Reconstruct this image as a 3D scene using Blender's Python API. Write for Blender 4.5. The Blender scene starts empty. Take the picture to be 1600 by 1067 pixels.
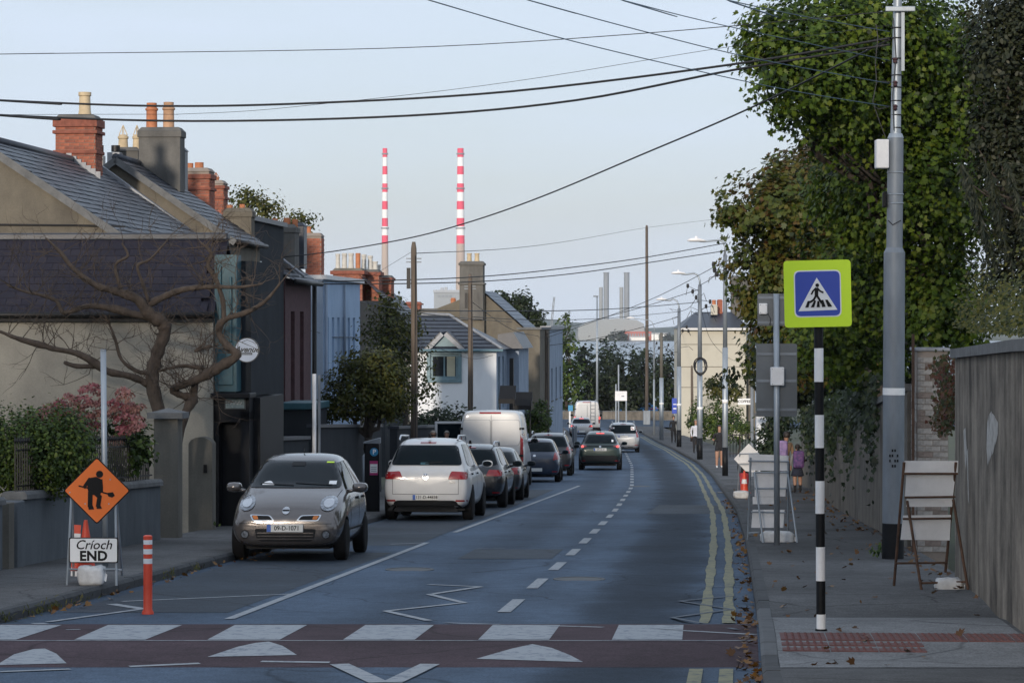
import bpy, bmesh, math, random
import numpy as np
from mathutils import Vector, Matrix
from mathutils.bvhtree import BVHTree
from mathutils.geometry import delaunay_2d_cdt

# ------------------------------------------------------------------ camera, sky, sun, exposure
scene = bpy.context.scene
COL = scene.collection
F, CX, HY = 4500.0, 800.0, 508.0            # focal length in photo pixels, centre column, eye-level row

cam_data = bpy.data.cameras.new('camera')
cam = bpy.data.objects.new('camera', cam_data)
COL.objects.link(cam)
cam.location = (0, 0, 0)
cam.rotation_euler = (math.radians(90), 0, 0)
cam_data.sensor_width = 36.0
cam_data.lens = F / 1600.0 * 36.0
cam_data.shift_y = -(533.5 - HY) / 1600.0
cam_data.clip_start = 0.5
cam_data.clip_end = 30000
scene.camera = cam

SUN_AZ, SUN_EL = math.radians(14), math.radians(11)   # behind the camera, to its left
sdir = Vector((-math.sin(SUN_AZ) * math.cos(SUN_EL), -math.cos(SUN_AZ) * math.cos(SUN_EL), math.sin(SUN_EL)))
world = bpy.data.worlds.new('World')
scene.world = world
world.use_nodes = True
wn, wl = world.node_tree.nodes, world.node_tree.links
wn.clear()
w_out = wn.new('ShaderNodeOutputWorld')
w_bg = wn.new('ShaderNodeBackground')
w_sky = wn.new('ShaderNodeTexSky')
w_sky.sky_type = 'NISHITA'
w_sky.sun_disc = False
w_sky.sun_elevation = SUN_EL
w_sky.sun_rotation = math.atan2(sdir.x, sdir.y)
w_sky.air_density = 1.2
w_sky.dust_density = 1.0
w_sky.ozone_density = 2.0
# thin, even high cloud over the clear sky: the same everywhere, only softly streaked
w_tc = wn.new('ShaderNodeTexCoord')
w_map = wn.new('ShaderNodeMapping'); w_map.inputs['Scale'].default_value = (1.2, 1.2, 7.0)
w_noise = wn.new('ShaderNodeTexNoise'); w_noise.inputs['Scale'].default_value = 2.2
w_noise.inputs['Detail'].default_value = 5.0
w_ramp = wn.new('ShaderNodeMapRange')
w_ramp.inputs['From Min'].default_value = 0.3; w_ramp.inputs['From Max'].default_value = 0.7
w_ramp.inputs['To Min'].default_value = 0.60; w_ramp.inputs['To Max'].default_value = 1.0
w_mix = wn.new('ShaderNodeMixRGB')
w_mix.inputs['Color2'].default_value = (6.3, 7.25, 8.75, 1)
wl.new(w_tc.outputs['Generated'], w_map.inputs['Vector'])
wl.new(w_map.outputs['Vector'], w_noise.inputs['Vector'])
wl.new(w_noise.outputs['Fac'], w_ramp.inputs['Value'])
wl.new(w_ramp.outputs['Result'], w_mix.inputs['Fac'])
wl.new(w_sky.outputs['Color'], w_mix.inputs['Color1'])
wl.new(w_mix.outputs['Color'], w_bg.inputs['Color'])
w_bg.inputs['Strength'].default_value = 0.107
wl.new(w_bg.outputs['Background'], w_out.inputs['Surface'])

sun_data = bpy.data.lights.new('sun', 'SUN')
sun_data.energy = 3.0
sun_data.angle = math.radians(3.0)
sun_data.color = (1.0, 0.88, 0.74)
sun = bpy.data.objects.new('sun', sun_data)
COL.objects.link(sun)
sun.rotation_euler = sdir.to_track_quat('Z', 'Y').to_euler()
sun.location = (0, -30, 40)

scene.view_settings.view_transform = 'Standard'
scene.view_settings.look = 'None'
scene.view_settings.exposure = 0.12
scene.view_settings.gamma = 1.0
scene.view_settings.use_curve_mapping = False
scene.cycles.max_bounces = 6
scene.cycles.volume_bounces = 0
scene.cycles.transparent_max_bounces = 6
scene.cycles.caustics_reflective = False
scene.cycles.caustics_refractive = False
scene.cycles.use_denoising = True

rnd = random.Random(7)

# ------------------------------------------------------------------ mapping helpers
_gy = [-60, 0, 60, 90, 117, 150, 190, 216, 250, 281, 320, 420, 560, 640, 2800, 2860, 9000, 20000]
_gz = [0.15, -1.94, -4.03, -5.05, -5.90, -6.80, -7.80, -8.35, -8.90, -9.30, -9.60, -11.5, -15.0, -18, -18, -14.6, -14.0, -14.0]

def zbase(Y):
    s = 0.0
    for k in (-6, -3, 0, 3, 6):
        s += float(np.interp(Y + k, _gy, _gz))
    return s / 5

def bump(Y):
    return float(np.interp(Y, [23.1, 24.85, 27.2, 28.2], [0, .07, .07, 0]))

def zr(Y):
    return zbase(Y) + bump(Y)

def at(x, y, Y):
    return Vector(((x - CX) / F * Y, Y, (HY - y) / F * Y))

def gp(x, y, dz=0.0):
    """point of the street surface (raised by dz) seen at photo pixel x, y"""
    a, b = 12.0, 330.0
    for _ in range(50):
        m = (a + b) / 2
        if HY - F * (zr(m) + dz) / m > y: a = m
        else: b = m
    return Vector(((x - CX) / F * a, a, zr(a) + dz))

def _sm(tab):
    ys = np.array([t[0] for t in tab], float); xs = np.array([t[1] for t in tab], float)
    gy = np.arange(-60, 340, 1.0); gx = np.interp(gy, ys, xs)
    k = np.hanning(15); k /= k.sum()
    gxs = np.convolve(np.pad(gx, 7, mode='reflect', reflect_type='odd'), k, mode='valid')
    return lambda Y: float(np.interp(Y, gy, gxs))

LK = _sm([(-60, -11.6), (20, -5.62), (28.2, -5.0), (40.6, -4.08), (64.7, -2.25), (90, -.45), (110, .75), (126, 1.5), (138, 2.6), (150, 3.3), (190, 4.3), (240, 4.6), (272, 4.0), (340, 4)])
RK = _sm([(-60, -4.3), (20, 1.75), (27.3, 2.34), (47.2, 3.83), (64.7, 5.03), (97, 6.85), (109, 7.5), (130, 8.4), (166, 9.35), (214, 10.1), (250, 10.3), (340, 10.3)])
CL = _sm([(-60, -6.9), (20, -.83), (31, 0), (44.3, .96), (64.7, 2.3), (90, 3.75), (126, 5.25), (162, 6.35), (200, 6.95), (240, 7.2), (340, 7.2)])
RW = _sm([(-60, -1.9), (20, 4.1), (28, 4.72), (33, 5.2), (49, 6.3), (64, 7.15), (71, 7.75), (84, 8.6), (110, 10.0), (150, 11.6), (190, 12.6), (340, 13)])
LW = lambda Y: -6.44 + .082 * (Y - 36.2)
PVH = .12

def dir_at(fn, Y):
    return Vector((fn(Y + .5) - fn(Y - .5), 1.0, 0)).normalized()

def yaw_of(d):
    return -math.atan2(d[0], d[1])

TH = yaw_of((.0755, 1))

# ------------------------------------------------------------------ materials
def _nt(name):
    m = bpy.data.materials.new(name)
    m.use_nodes = True
    nt = m.node_tree
    return m, nt, nt.nodes['Principled BSDF']

def mat(name, col, rough=.6, metal=0.0, var=.18, scale=3.0, bump_s=0.0, bump_scale=40.0, stretch=(1, 1, 1), spec=.5, emit=None, coat=0.0, second=None, fine=0.0):
    """principled surface whose colour wanders softly (noise in object space)"""
    m, nt, b = _nt(name)
    n, l = nt.nodes, nt.links
    tc = n.new('ShaderNodeTexCoord')
    mp = n.new('ShaderNodeMapping'); mp.inputs['Scale'].default_value = stretch
    l.new(tc.outputs['Object'], mp.inputs['Vector'])
    nz = n.new('ShaderNodeTexNoise'); nz.inputs['Scale'].default_value = scale; nz.inputs['Detail'].default_value = 6; nz.inputs['Roughness'].default_value = .65
    l.new(mp.outputs['Vector'], nz.inputs['Vector'])
    rp = n.new('ShaderNodeValToRGB')
    c2 = second if second else tuple(min(1, c * (1 + var)) for c in col)
    c1 = tuple(c * (1 - var) for c in col)
    rp.color_ramp.elements[0].position = .3; rp.color_ramp.elements[1].position = .7
    rp.color_ramp.elements[0].color = (*c1, 1); rp.color_ramp.elements[1].color = (*c2, 1)
    l.new(nz.outputs['Fac'], rp.inputs['Fac'])
    src = rp.outputs['Color']
    if fine:
        n2 = n.new('ShaderNodeTexNoise'); n2.inputs['Scale'].default_value = scale * 30; n2.inputs['Detail'].default_value = 3
        l.new(tc.outputs['Object'], n2.inputs['Vector'])
        mr = n.new('ShaderNodeMapRange'); mr.inputs['From Min'].default_value = .3; mr.inputs['From Max'].default_value = .7
        mr.inputs['To Min'].default_value = 1 - fine; mr.inputs['To Max'].default_value = 1 + fine
        l.new(n2.outputs['Fac'], mr.inputs['Value'])
        vm = n.new('ShaderNodeVectorMath'); vm.operation = 'SCALE'
        l.new(src, vm.inputs[0]); l.new(mr.outputs['Result'], vm.inputs['Scale'])
        src = vm.outputs['Vector']
    l.new(src, b.inputs['Base Color'])
    b.inputs['Roughness'].default_value = rough
    b.inputs['Metallic'].default_value = metal
    b.inputs['Specular IOR Level'].default_value = spec
    if coat:
        b.inputs['Coat Weight'].default_value = coat; b.inputs['Coat Roughness'].default_value = .06
    if emit:
        b.inputs['Emission Color'].default_value = (*emit[0], 1); b.inputs['Emission Strength'].default_value = emit[1]
    if bump_s:
        bn = n.new('ShaderNodeTexNoise'); bn.inputs['Scale'].default_value = bump_scale; bn.inputs['Detail'].default_value = 4
        l.new(mp.outputs['Vector'], bn.inputs['Vector'])
        bp = n.new('ShaderNodeBump'); bp.inputs['Strength'].default_value = bump_s; bp.inputs['Distance'].default_value = .02
        l.new(bn.outputs['Fac'], bp.inputs['Height']); l.new(bp.outputs['Normal'], b.inputs['Normal'])
    return m

def leaf_mat(name, cols, rough=.5, trans=.35):
    """leaves: one random tone per leaf, some light passing through"""
    m, nt, b = _nt(name)
    n, l = nt.nodes, nt.links
    a = n.new('ShaderNodeAttribute'); a.attribute_name = 'tone'
    rp = n.new('ShaderNodeValToRGB')
    e = rp.color_ramp.elements
    while len(e) < len(cols): e.new(.5)
    for i, c in enumerate(cols):
        e[i].position = i / (len(cols) - 1); e[i].color = (*c, 1)
    l.new(a.outputs['Fac'], rp.inputs['Fac'])
    l.new(rp.outputs['Color'], b.inputs['Base Color'])
    b.inputs['Roughness'].default_value = rough
    b.inputs['Specular IOR Level'].default_value = .3
    tr = n.new('ShaderNodeBsdfTranslucent'); l.new(rp.outputs['Color'], tr.inputs['Color'])
    mx = n.new('ShaderNodeMixShader'); mx.inputs['Fac'].default_value = trans
    l.new(b.outputs['BSDF'], mx.inputs[1]); l.new(tr.outputs['BSDF'], mx.inputs[2])
    l.new(mx.outputs['Shader'], n['Material Output'].inputs['Surface'])
    return m

M = {}
def asphalt(name, col, patch, rough=.62, uvwear=False):
    m, nt, b = _nt(name)
    n, l = nt.nodes, nt.links
    tc = n.new('ShaderNodeTexCoord')
    big = n.new('ShaderNodeTexNoise'); big.inputs['Scale'].default_value = .35; big.inputs['Detail'].default_value = 5
    fine = n.new('ShaderNodeTexNoise'); fine.inputs['Scale'].default_value = 55; fine.inputs['Detail'].default_value = 2
    l.new(tc.outputs['Object'], big.inputs['Vector']); l.new(tc.outputs['Object'], fine.inputs['Vector'])
    r1 = n.new('ShaderNodeValToRGB')
    r1.color_ramp.elements[0].position = .3; r1.color_ramp.elements[1].position = .72
    r1.color_ramp.elements[0].color = (*[c * (1 - patch) for c in col], 1)
    r1.color_ramp.elements[1].color = (*[c * (1 + patch) for c in col], 1)
    l.new(big.outputs['Fac'], r1.inputs['Fac'])
    mr = n.new('ShaderNodeMapRange'); mr.inputs['From Min'].default_value = .3; mr.inputs['From Max'].default_value = .7
    mr.inputs['To Min'].default_value = .66; mr.inputs['To Max'].default_value = 1.34
    l.new(fine.outputs['Fac'], mr.inputs['Value'])
    # mid-size mottling and a net of hairline cracks sealed with bitumen
    mid = n.new('ShaderNodeTexNoise'); mid.inputs['Scale'].default_value = 5; mid.inputs['Detail'].default_value = 8; mid.inputs['Roughness'].default_value = .7
    l.new(tc.outputs['Object'], mid.inputs['Vector'])
    wv = n.new('ShaderNodeVectorMath'); wv.operation = 'MULTIPLY_ADD'; wv.inputs[1].default_value = (1.6, 1.6, 0)
    l.new(big.outputs['Color'], wv.inputs[0]); l.new(tc.outputs['Object'], wv.inputs[2])
    vo = n.new('ShaderNodeTexVoronoi'); vo.feature = 'DISTANCE_TO_EDGE'; vo.inputs['Scale'].default_value = .33
    l.new(wv.outputs['Vector'], vo.inputs['Vector'])
    ck = n.new('ShaderNodeMapRange'); ck.inputs['From Min'].default_value = .002; ck.inputs['From Max'].default_value = .010; ck.inputs['To Min'].default_value = .62; ck.inputs['To Max'].default_value = 1
    l.new(vo.outputs['Distance'], ck.inputs['Value'])
    md = n.new('ShaderNodeMapRange'); md.inputs['From Min'].default_value = .3; md.inputs['From Max'].default_value = .7; md.inputs['To Min'].default_value = .80; md.inputs['To Max'].default_value = 1.2
    l.new(mid.outputs['Fac'], md.inputs['Value'])
    k1 = n.new('ShaderNodeMath'); k1.operation = 'MULTIPLY'; l.new(mr.outputs['Result'], k1.inputs[0]); l.new(md.outputs['Result'], k1.inputs[1])
    k2 = n.new('ShaderNodeMath'); k2.operation = 'MULTIPLY'; l.new(k1.outputs[0], k2.inputs[0]); l.new(ck.outputs['Result'], k2.inputs[1])
    vm = n.new('ShaderNodeVectorMath'); vm.operation = 'SCALE'
    l.new(r1.outputs['Color'], vm.inputs[0]); l.new(k2.outputs[0], vm.inputs['Scale'])
    src = vm.outputs['Vector']
    if uvwear:
        # bitumen worn paler in the wheel tracks, dark oil line mid-lane; u = metres from the centre line
        uv = n.new('ShaderNodeUVMap'); uv.uv_map = 'lane'
        sx = n.new('ShaderNodeSeparateXYZ'); l.new(uv.outputs['UV'], sx.inputs['Vector'])
        cr = n.new('ShaderNodeFloatCurve')
        c = cr.mapping.curves[0]
        pts = [(0, .9), (.1, .8), (.25, .9), (.345, 1.25), (.425, .85), (.47, 1.25), (.5, 1.05), (.53, 1.22), (.565, .72), (.60, .45), (.635, .65), (.675, 1.12), (.72, .8), (1, .8)]
        while len(c.points) < len(pts): c.points.new(.5, .5)
        for i, (px, py) in enumerate(pts): c.points[i].location = (px, py / 2)
        cr.mapping.update()
        wob = n.new('ShaderNodeTexNoise'); wob.inputs['Scale'].default_value = .5; l.new(tc.outputs['Object'], wob.inputs['Vector'])
        ad = n.new('ShaderNodeMath'); ad.operation = 'MULTIPLY_ADD'; ad.inputs[1].default_value = .06; 
        l.new(wob.outputs['Fac'], ad.inputs[0])
        sc2 = n.new('ShaderNodeMath'); sc2.operation = 'MULTIPLY_ADD'; sc2.inputs[1].default_value = 1 / 14.; sc2.inputs[2].default_value = .47
        l.new(sx.outputs['X'], sc2.inputs[0]); l.new(sc2.outputs[0], ad.inputs[2])
        l.new(ad.outputs[0], cr.inputs['Value'])
        m2 = n.new('ShaderNodeMath'); m2.operation = 'MULTIPLY'; m2.inputs[1].default_value = 2
        l.new(cr.outputs['Value'], m2.inputs[0])
        vm2 = n.new('ShaderNodeVectorMath'); vm2.operation = 'SCALE'
        l.new(src, vm2.inputs[0]); l.new(m2.outputs[0], vm2.inputs['Scale'])
        src = vm2.outputs['Vector']
    l.new(src, b.inputs['Base Color'])
    b.inputs['Roughness'].default_value = rough; b.inputs['Specular IOR Level'].default_value = .08
    bp = n.new('ShaderNodeBump'); bp.inputs['Strength'].default_value = .35; bp.inputs['Distance'].default_value = .01
    l.new(fine.outputs['Fac'], bp.inputs['Height']); l.new(bp.outputs['Normal'], b.inputs['Normal'])
    return m

def stained_wall(name, light, dark, sx=3.0, sz=.25, amt=(.35, .62), fine=.15, wt=.6):
    """render or concrete with rain streaks running down it"""
    m, nt, b = _nt(name)
    n, l = nt.nodes, nt.links
    tc = n.new('ShaderNodeTexCoord')
    mp = n.new('ShaderNodeMapping'); mp.inputs['Scale'].default_value = (sx, sx, sz)
    l.new(tc.outputs['Object'], mp.inputs['Vector'])
    a = n.new('ShaderNodeTexNoise'); a.inputs['Scale'].default_value = 1.6; a.inputs['Detail'].default_value = 3.5; a.inputs['Roughness'].default_value = .55
    l.new(mp.outputs['Vector'], a.inputs['Vector'])
    bn = n.new('ShaderNodeTexNoise'); bn.inputs['Scale'].default_value = 1.3; bn.inputs['Detail'].default_value = 8; bn.inputs['Roughness'].default_value = .68
    l.new(tc.outputs['Object'], bn.inputs['Vector'])
    mx0 = n.new('ShaderNodeMath'); mx0.operation = 'MULTIPLY_ADD'; mx0.inputs[1].default_value = wt
    l.new(a.outputs['Fac'], mx0.inputs[0])
    mx1 = n.new('ShaderNodeMath'); mx1.operation = 'MULTIPLY'; mx1.inputs[1].default_value = 1 - wt
    l.new(bn.outputs['Fac'], mx1.inputs[0]); l.new(mx1.outputs[0], mx0.inputs[2])
    rp = n.new('ShaderNodeValToRGB')
    rp.color_ramp.elements[0].position = amt[0]; rp.color_ramp.elements[1].position = amt[1]
    rp.color_ramp.elements[0].color = (*dark, 1); rp.color_ramp.elements[1].color = (*light, 1)
    l.new(mx0.outputs[0], rp.inputs['Fac'])
    f = n.new('ShaderNodeTexNoise'); f.inputs['Scale'].default_value = 30; l.new(tc.outputs['Object'], f.inputs['Vector'])
    mr = n.new('ShaderNodeMapRange'); mr.inputs['To Min'].default_value = 1 - fine; mr.inputs['To Max'].default_value = 1 + fine
    l.new(f.outputs['Fac'], mr.inputs['Value'])
    vm = n.new('ShaderNodeVectorMath'); vm.operation = 'SCALE'
    l.new(rp.outputs['Color'], vm.inputs[0]); l.new(mr.outputs['Result'], vm.inputs['Scale'])
    l.new(vm.outputs['Vector'], b.inputs['Base Color'])
    b.inputs['Roughness'].default_value = .9; b.inputs['Specular IOR Level'].default_value = .2
    bp = n.new('ShaderNodeBump'); bp.inputs['Strength'].default_value = .3; bp.inputs['Distance'].default_value = .01
    l.new(f.outputs['Fac'], bp.inputs['Height']); l.new(bp.outputs['Normal'], b.inputs['Normal'])
    return m

M['road'] = asphalt('road_asphalt', (.066, .094, .134), .18, rough=.75, uvwear=True)
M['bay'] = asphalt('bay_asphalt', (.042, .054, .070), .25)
M['pave'] = asphalt('pavement_asphalt', (.108, .109, .111), .3, rough=.85)
M['pavel'] = asphalt('pavement_concrete', (.20, .205, .21), .22, rough=.8)
M['redsurf'] = asphalt('red_anti_skid', (.064, .043, .050), .3, rough=.75)
def paint(name, col, under, wear=.42):
    """road paint, worn through to the bitumen in flecks"""
    m, nt, b = _nt(name)
    n, l = nt.nodes, nt.links
    tc = n.new('ShaderNodeTexCoord')
    a = n.new('ShaderNodeTexNoise'); a.inputs['Scale'].default_value = 9; a.inputs['Detail'].default_value = 8; a.inputs['Roughness'].default_value = .75
    l.new(tc.outputs['Object'], a.inputs['Vector'])
    rp = n.new('ShaderNodeValToRGB')
    rp.color_ramp.elements[0].position = wear - .08; rp.color_ramp.elements[1].position = wear + .08
    rp.color_ramp.elements[0].color = (*under, 1); rp.color_ramp.elements[1].color = (*col, 1)
    l.new(a.outputs['Fac'], rp.inputs['Fac']); l.new(rp.outputs['Color'], b.inputs['Base Color'])
    b.inputs['Roughness'].default_value = .7
    return m
M['white_paint'] = paint('white_road_paint', (.30, .32, .34), (.08, .105, .14), .42)
M['faint_paint'] = paint('faint_road_paint', (.13, .145, .165), (.03, .05, .075), .5)
M['yellow_paint'] = paint('yellow_road_paint', (.21, .20, .11), (.045, .06, .07), .44)
M['kerb'] = mat('kerb_granite', (.045, .048, .052), .85, var=.3, scale=4, bump_s=.3)
M['kerbl'] = mat('kerb_concrete', (.095, .10, .105), .85, var=.2, scale=4, bump_s=.3)
M['earth'] = mat('earth', (.07, .07, .045), .95, var=.4, scale=.3, second=(.06, .075, .035))
M['water'] = mat('sea_water', (.10, .14, .19), .25, var=.15, scale=.02, bump_s=.2, bump_scale=.5)
M['galv'] = mat('galvanised_steel', (.34, .38, .42), .5, .55, var=.22, scale=2.5, stretch=(1, 1, .4))
M['galv_dark'] = mat('weathered_grey_paint', (.19, .215, .245), .55, .2, var=.25, scale=3, stretch=(1, 1, .3))
M['black_pole'] = mat('black_paint', (.008, .009, .011), .5, var=.3, scale=6, spec=.2)
M['white_pole'] = mat('white_pole_paint', (.84, .84, .84), .45, var=.07, scale=6)
M['blackwire'] = mat('cable_sheath', (.012, .012, .014), .6, var=.2)
M['bluewire'] = mat('pale_cable_sheath', (.05, .09, .13), .6, var=.2)
M['wood'] = mat('weathered_pole_wood', (.12, .095, .075), .9, var=.35, scale=5, stretch=(4, 4, .25), bump_s=.4)
M['woodgrey'] = mat('grey_mast_wood', (.105, .085, .07), .9, var=.3, scale=4, stretch=(4, 4, .25))
M['slate'] = mat('roof_slate', (.024, .030, .044), .42, var=.35, scale=4, bump_s=.15)
M['slate_b'] = mat('roof_slate_pale', (.036, .044, .060), .42, var=.3, scale=4, bump_s=.15)
M['slate_purple'] = mat('roof_slate_purple', (.020, .018, .028), .7, spec=.25, var=.3, scale=5, bump_s=.15)
M['slate_purple2'] = mat('roof_slate_purple_b', (.026, .023, .033), .7, spec=.25, var=.3, scale=5, bump_s=.15)
M['lead'] = mat('lead_flashing', (.27, .28, .30), .6, .2, var=.25, scale=5)
M['brick'] = mat('red_brick', (.30, .10, .06), .9, var=.32, scale=9, bump_s=.3)
M['brick_b'] = mat('red_brick_burnt', (.22, .075, .05), .9, var=.3, scale=9, bump_s=.3)
M['brick_m'] = mat('maroon_brick_wall', (.075, .035, .040), .9, var=.3, scale=5, bump_s=.3)
M['mortar'] = mat('mortar', (.24, .20, .17), .95, var=.2)
M['render_tan'] = stained_wall('pebbledash_tan', (.165, .148, .118), (.10, .09, .075), 1.2, .6)
M['render_grey'] = stained_wall('cement_render', (.15, .145, .135), (.085, .083, .08), 1.5, .5)
M['cream_wall'] = stained_wall('cream_wall', (.34, .32, .275), (.21, .20, .18), .9, .6, (.28, .6))
M['white_wall'] = stained_wall('white_render', (.72, .74, .77), (.60, .62, .65), .8, .5, (.25, .5), fine=.04)
M['blue_wall'] = stained_wall('pale_blue_render', (.34, .45, .60), (.27, .37, .51), .8, .5, (.25, .55), fine=.05)
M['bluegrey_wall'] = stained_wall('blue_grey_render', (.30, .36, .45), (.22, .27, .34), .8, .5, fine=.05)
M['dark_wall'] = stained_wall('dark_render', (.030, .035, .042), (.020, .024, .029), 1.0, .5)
M['cream_house'] = stained_wall('cream_house_render', (.50, .475, .405), (.42, .395, .335), .5, .4, (.25, .5), fine=.04)
M['conc_wall'] = stained_wall('stained_concrete', (.27, .235, .195), (.060, .052, .045), 1.7, .22, (.38, .60), wt=.42, fine=.25)
M['conc_low'] = stained_wall('old_render', (.20, .18, .155), (.075, .07, .062), 1.5, .4, (.34, .6), wt=.4)
M['garden_wall'] = stained_wall('garden_wall_render', (.12, .135, .15), (.07, .08, .09), 1.5, .4, (.3, .6))
M['stone_pillar'] = stained_wall('pillar_render', (.16, .15, .13), (.09, .085, .075), 2, .5, (.3, .6))
M['coping'] = mat('coping_stone', (.13, .133, .135), .9, var=.3, scale=4, bump_s=.3)
M['teal'] = mat('teal_paint', (.022, .085, .11), .5, var=.25, scale=4)
M['teal_trim'] = mat('grey_teal_trim', (.12, .20, .235), .5, var=.15, scale=4)
M['shop_black'] = mat('shopfront_black', (.007, .008, .011), .5, var=.3, scale=4, spec=.2)
M['glass'] = mat('window_glass', (.02, .025, .03), .08, var=.2, scale=1, spec=.7)
M['blind'] = mat('window_blind', (.42, .40, .30), .8, var=.1, scale=3)
M['frame_w'] = mat('white_frame', (.62, .62, .62), .5, var=.08)
M['frame_d'] = mat('dark_frame', (.05, .055, .06), .5, var=.2)
M['iron'] = mat('black_iron', (.012, .012, .013), .5, .3, var=.3)
M['terra'] = mat('terracotta_pot', (.42, .16, .075), .8, var=.25, scale=6)
M['terra_b'] = mat('terracotta_pot_buff', (.42, .25, .15), .8, var=.25, scale=6)
M['buff'] = mat('buff_clay_pot', (.50, .40, .26), .8, var=.2, scale=6)
M['pot_white'] = mat('pale_clay_pot', (.50, .48, .44), .8, var=.2, scale=6)
M['bark'] = mat('bark', (.070, .052, .040), .9, var=.4, scale=9, stretch=(1, 1, .5), bump_s=1.0, bump_scale=26)
M['bark_d'] = mat('bark_dark', (.05, .04, .032), .9, var=.4, scale=9, bump_s=.4)
M['orange'] = mat('orange_sign_sheet', (.80, .155, .012), .5, var=.05, scale=2)
M['orange_p'] = mat('orange_plastic', (.70, .075, .035), .45, var=.12, scale=5)
M['signwhite'] = mat('white_sign_sheet', (.80, .81, .82), .5, var=.06, scale=3)
M['signback'] = mat('sign_back_white', (.74, .74, .75), .55, var=.12, scale=2.5)
M['signgrey'] = mat('sign_back_grey', (.105, .12, .135), .5, .1, var=.15, scale=2)
M['black'] = mat('black_vinyl', (.007, .007, .008), .6, var=.1, spec=.2)
M['yellow'] = mat('fluorescent_yellow', (.62, .88, .02), .5, var=.03, scale=2)
M['blue'] = mat('sign_blue', (.012, .055, .40), .45, var=.05, scale=2)
M['lblue'] = mat('parking_blue', (.02, .22, .42), .5, var=.1)
M['magenta'] = mat('magenta_sticker', (.42, .03, .16), .5, var=.1)
M['whitewash'] = mat('old_whitewash', (.36, .345, .32), .9, var=.35, scale=9, second=(.5, .49, .47))
M['sand'] = mat('sandbag_cloth', (.62, .62, .62), .9, var=.25, scale=5, bump_s=.6, bump_scale=14)
M['rust'] = mat('rusty_steel', (.10, .055, .035), .8, .2, var=.45, scale=8)
M['tactile'] = mat('red_tactile_paving', (.12, .052, .050), .85, var=.25, scale=5, bump_s=.2)
M['petal'] = leaf_mat('hydrangea_petals', [(.26, .06, .08), (.33, .12, .13), (.35, .18, .16), (.25, .12, .09)], trans=.25)
M['lf_tree'] = leaf_mat('sycamore_leaves', [(.008, .018, .005), (.032, .064, .010), (.068, .118, .013), (.11, .165, .018), (.15, .18, .025)])
M['lf_far'] = leaf_mat('yellowing_leaves', [(.018, .032, .009), (.050, .076, .013), (.088, .105, .018), (.12, .105, .02), (.11, .055, .02)])
M['lf_brown'] = leaf_mat('autumn_leaves', [(.03, .03, .012), (.06, .05, .015), (.085, .05, .018), (.10, .045, .018)])
M['lf_dark'] = leaf_mat('dark_leaves', [(.008, .014, .007), (.016, .027, .010), (.028, .042, .012)], trans=.2)
M['lf_hedge'] = leaf_mat('hedge_leaves', [(.012, .026, .008), (.034, .064, .012), (.066, .108, .017), (.11, .14, .025)], trans=.25)
M['lf_olive'] = leaf_mat('olive_leaves', [(.018, .028, .008), (.05, .062, .012), (.095, .098, .018), (.13, .115, .024)], trans=.3)
M['lf_conifer'] = leaf_mat('conifer_sprays', [(.010, .015, .007), (.022, .028, .012), (.042, .045, .02)], trans=.15)
M['lf_fallen'] = leaf_mat('fallen_leaves', [(.06, .03, .012), (.14, .06, .015), (.22, .11, .025), (.10, .06, .03)], trans=.1)
M['lf_ivy'] = leaf_mat('ivy_leaves', [(.008, .016, .008), (.018, .032, .012), (.032, .05, .016)], trans=.15)
M['lf_redivy'] = leaf_mat('reddening_creeper', [(.02, .03, .01), (.05, .06, .016), (.10, .045, .02), (.085, .022, .016)], trans=.25)
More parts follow.
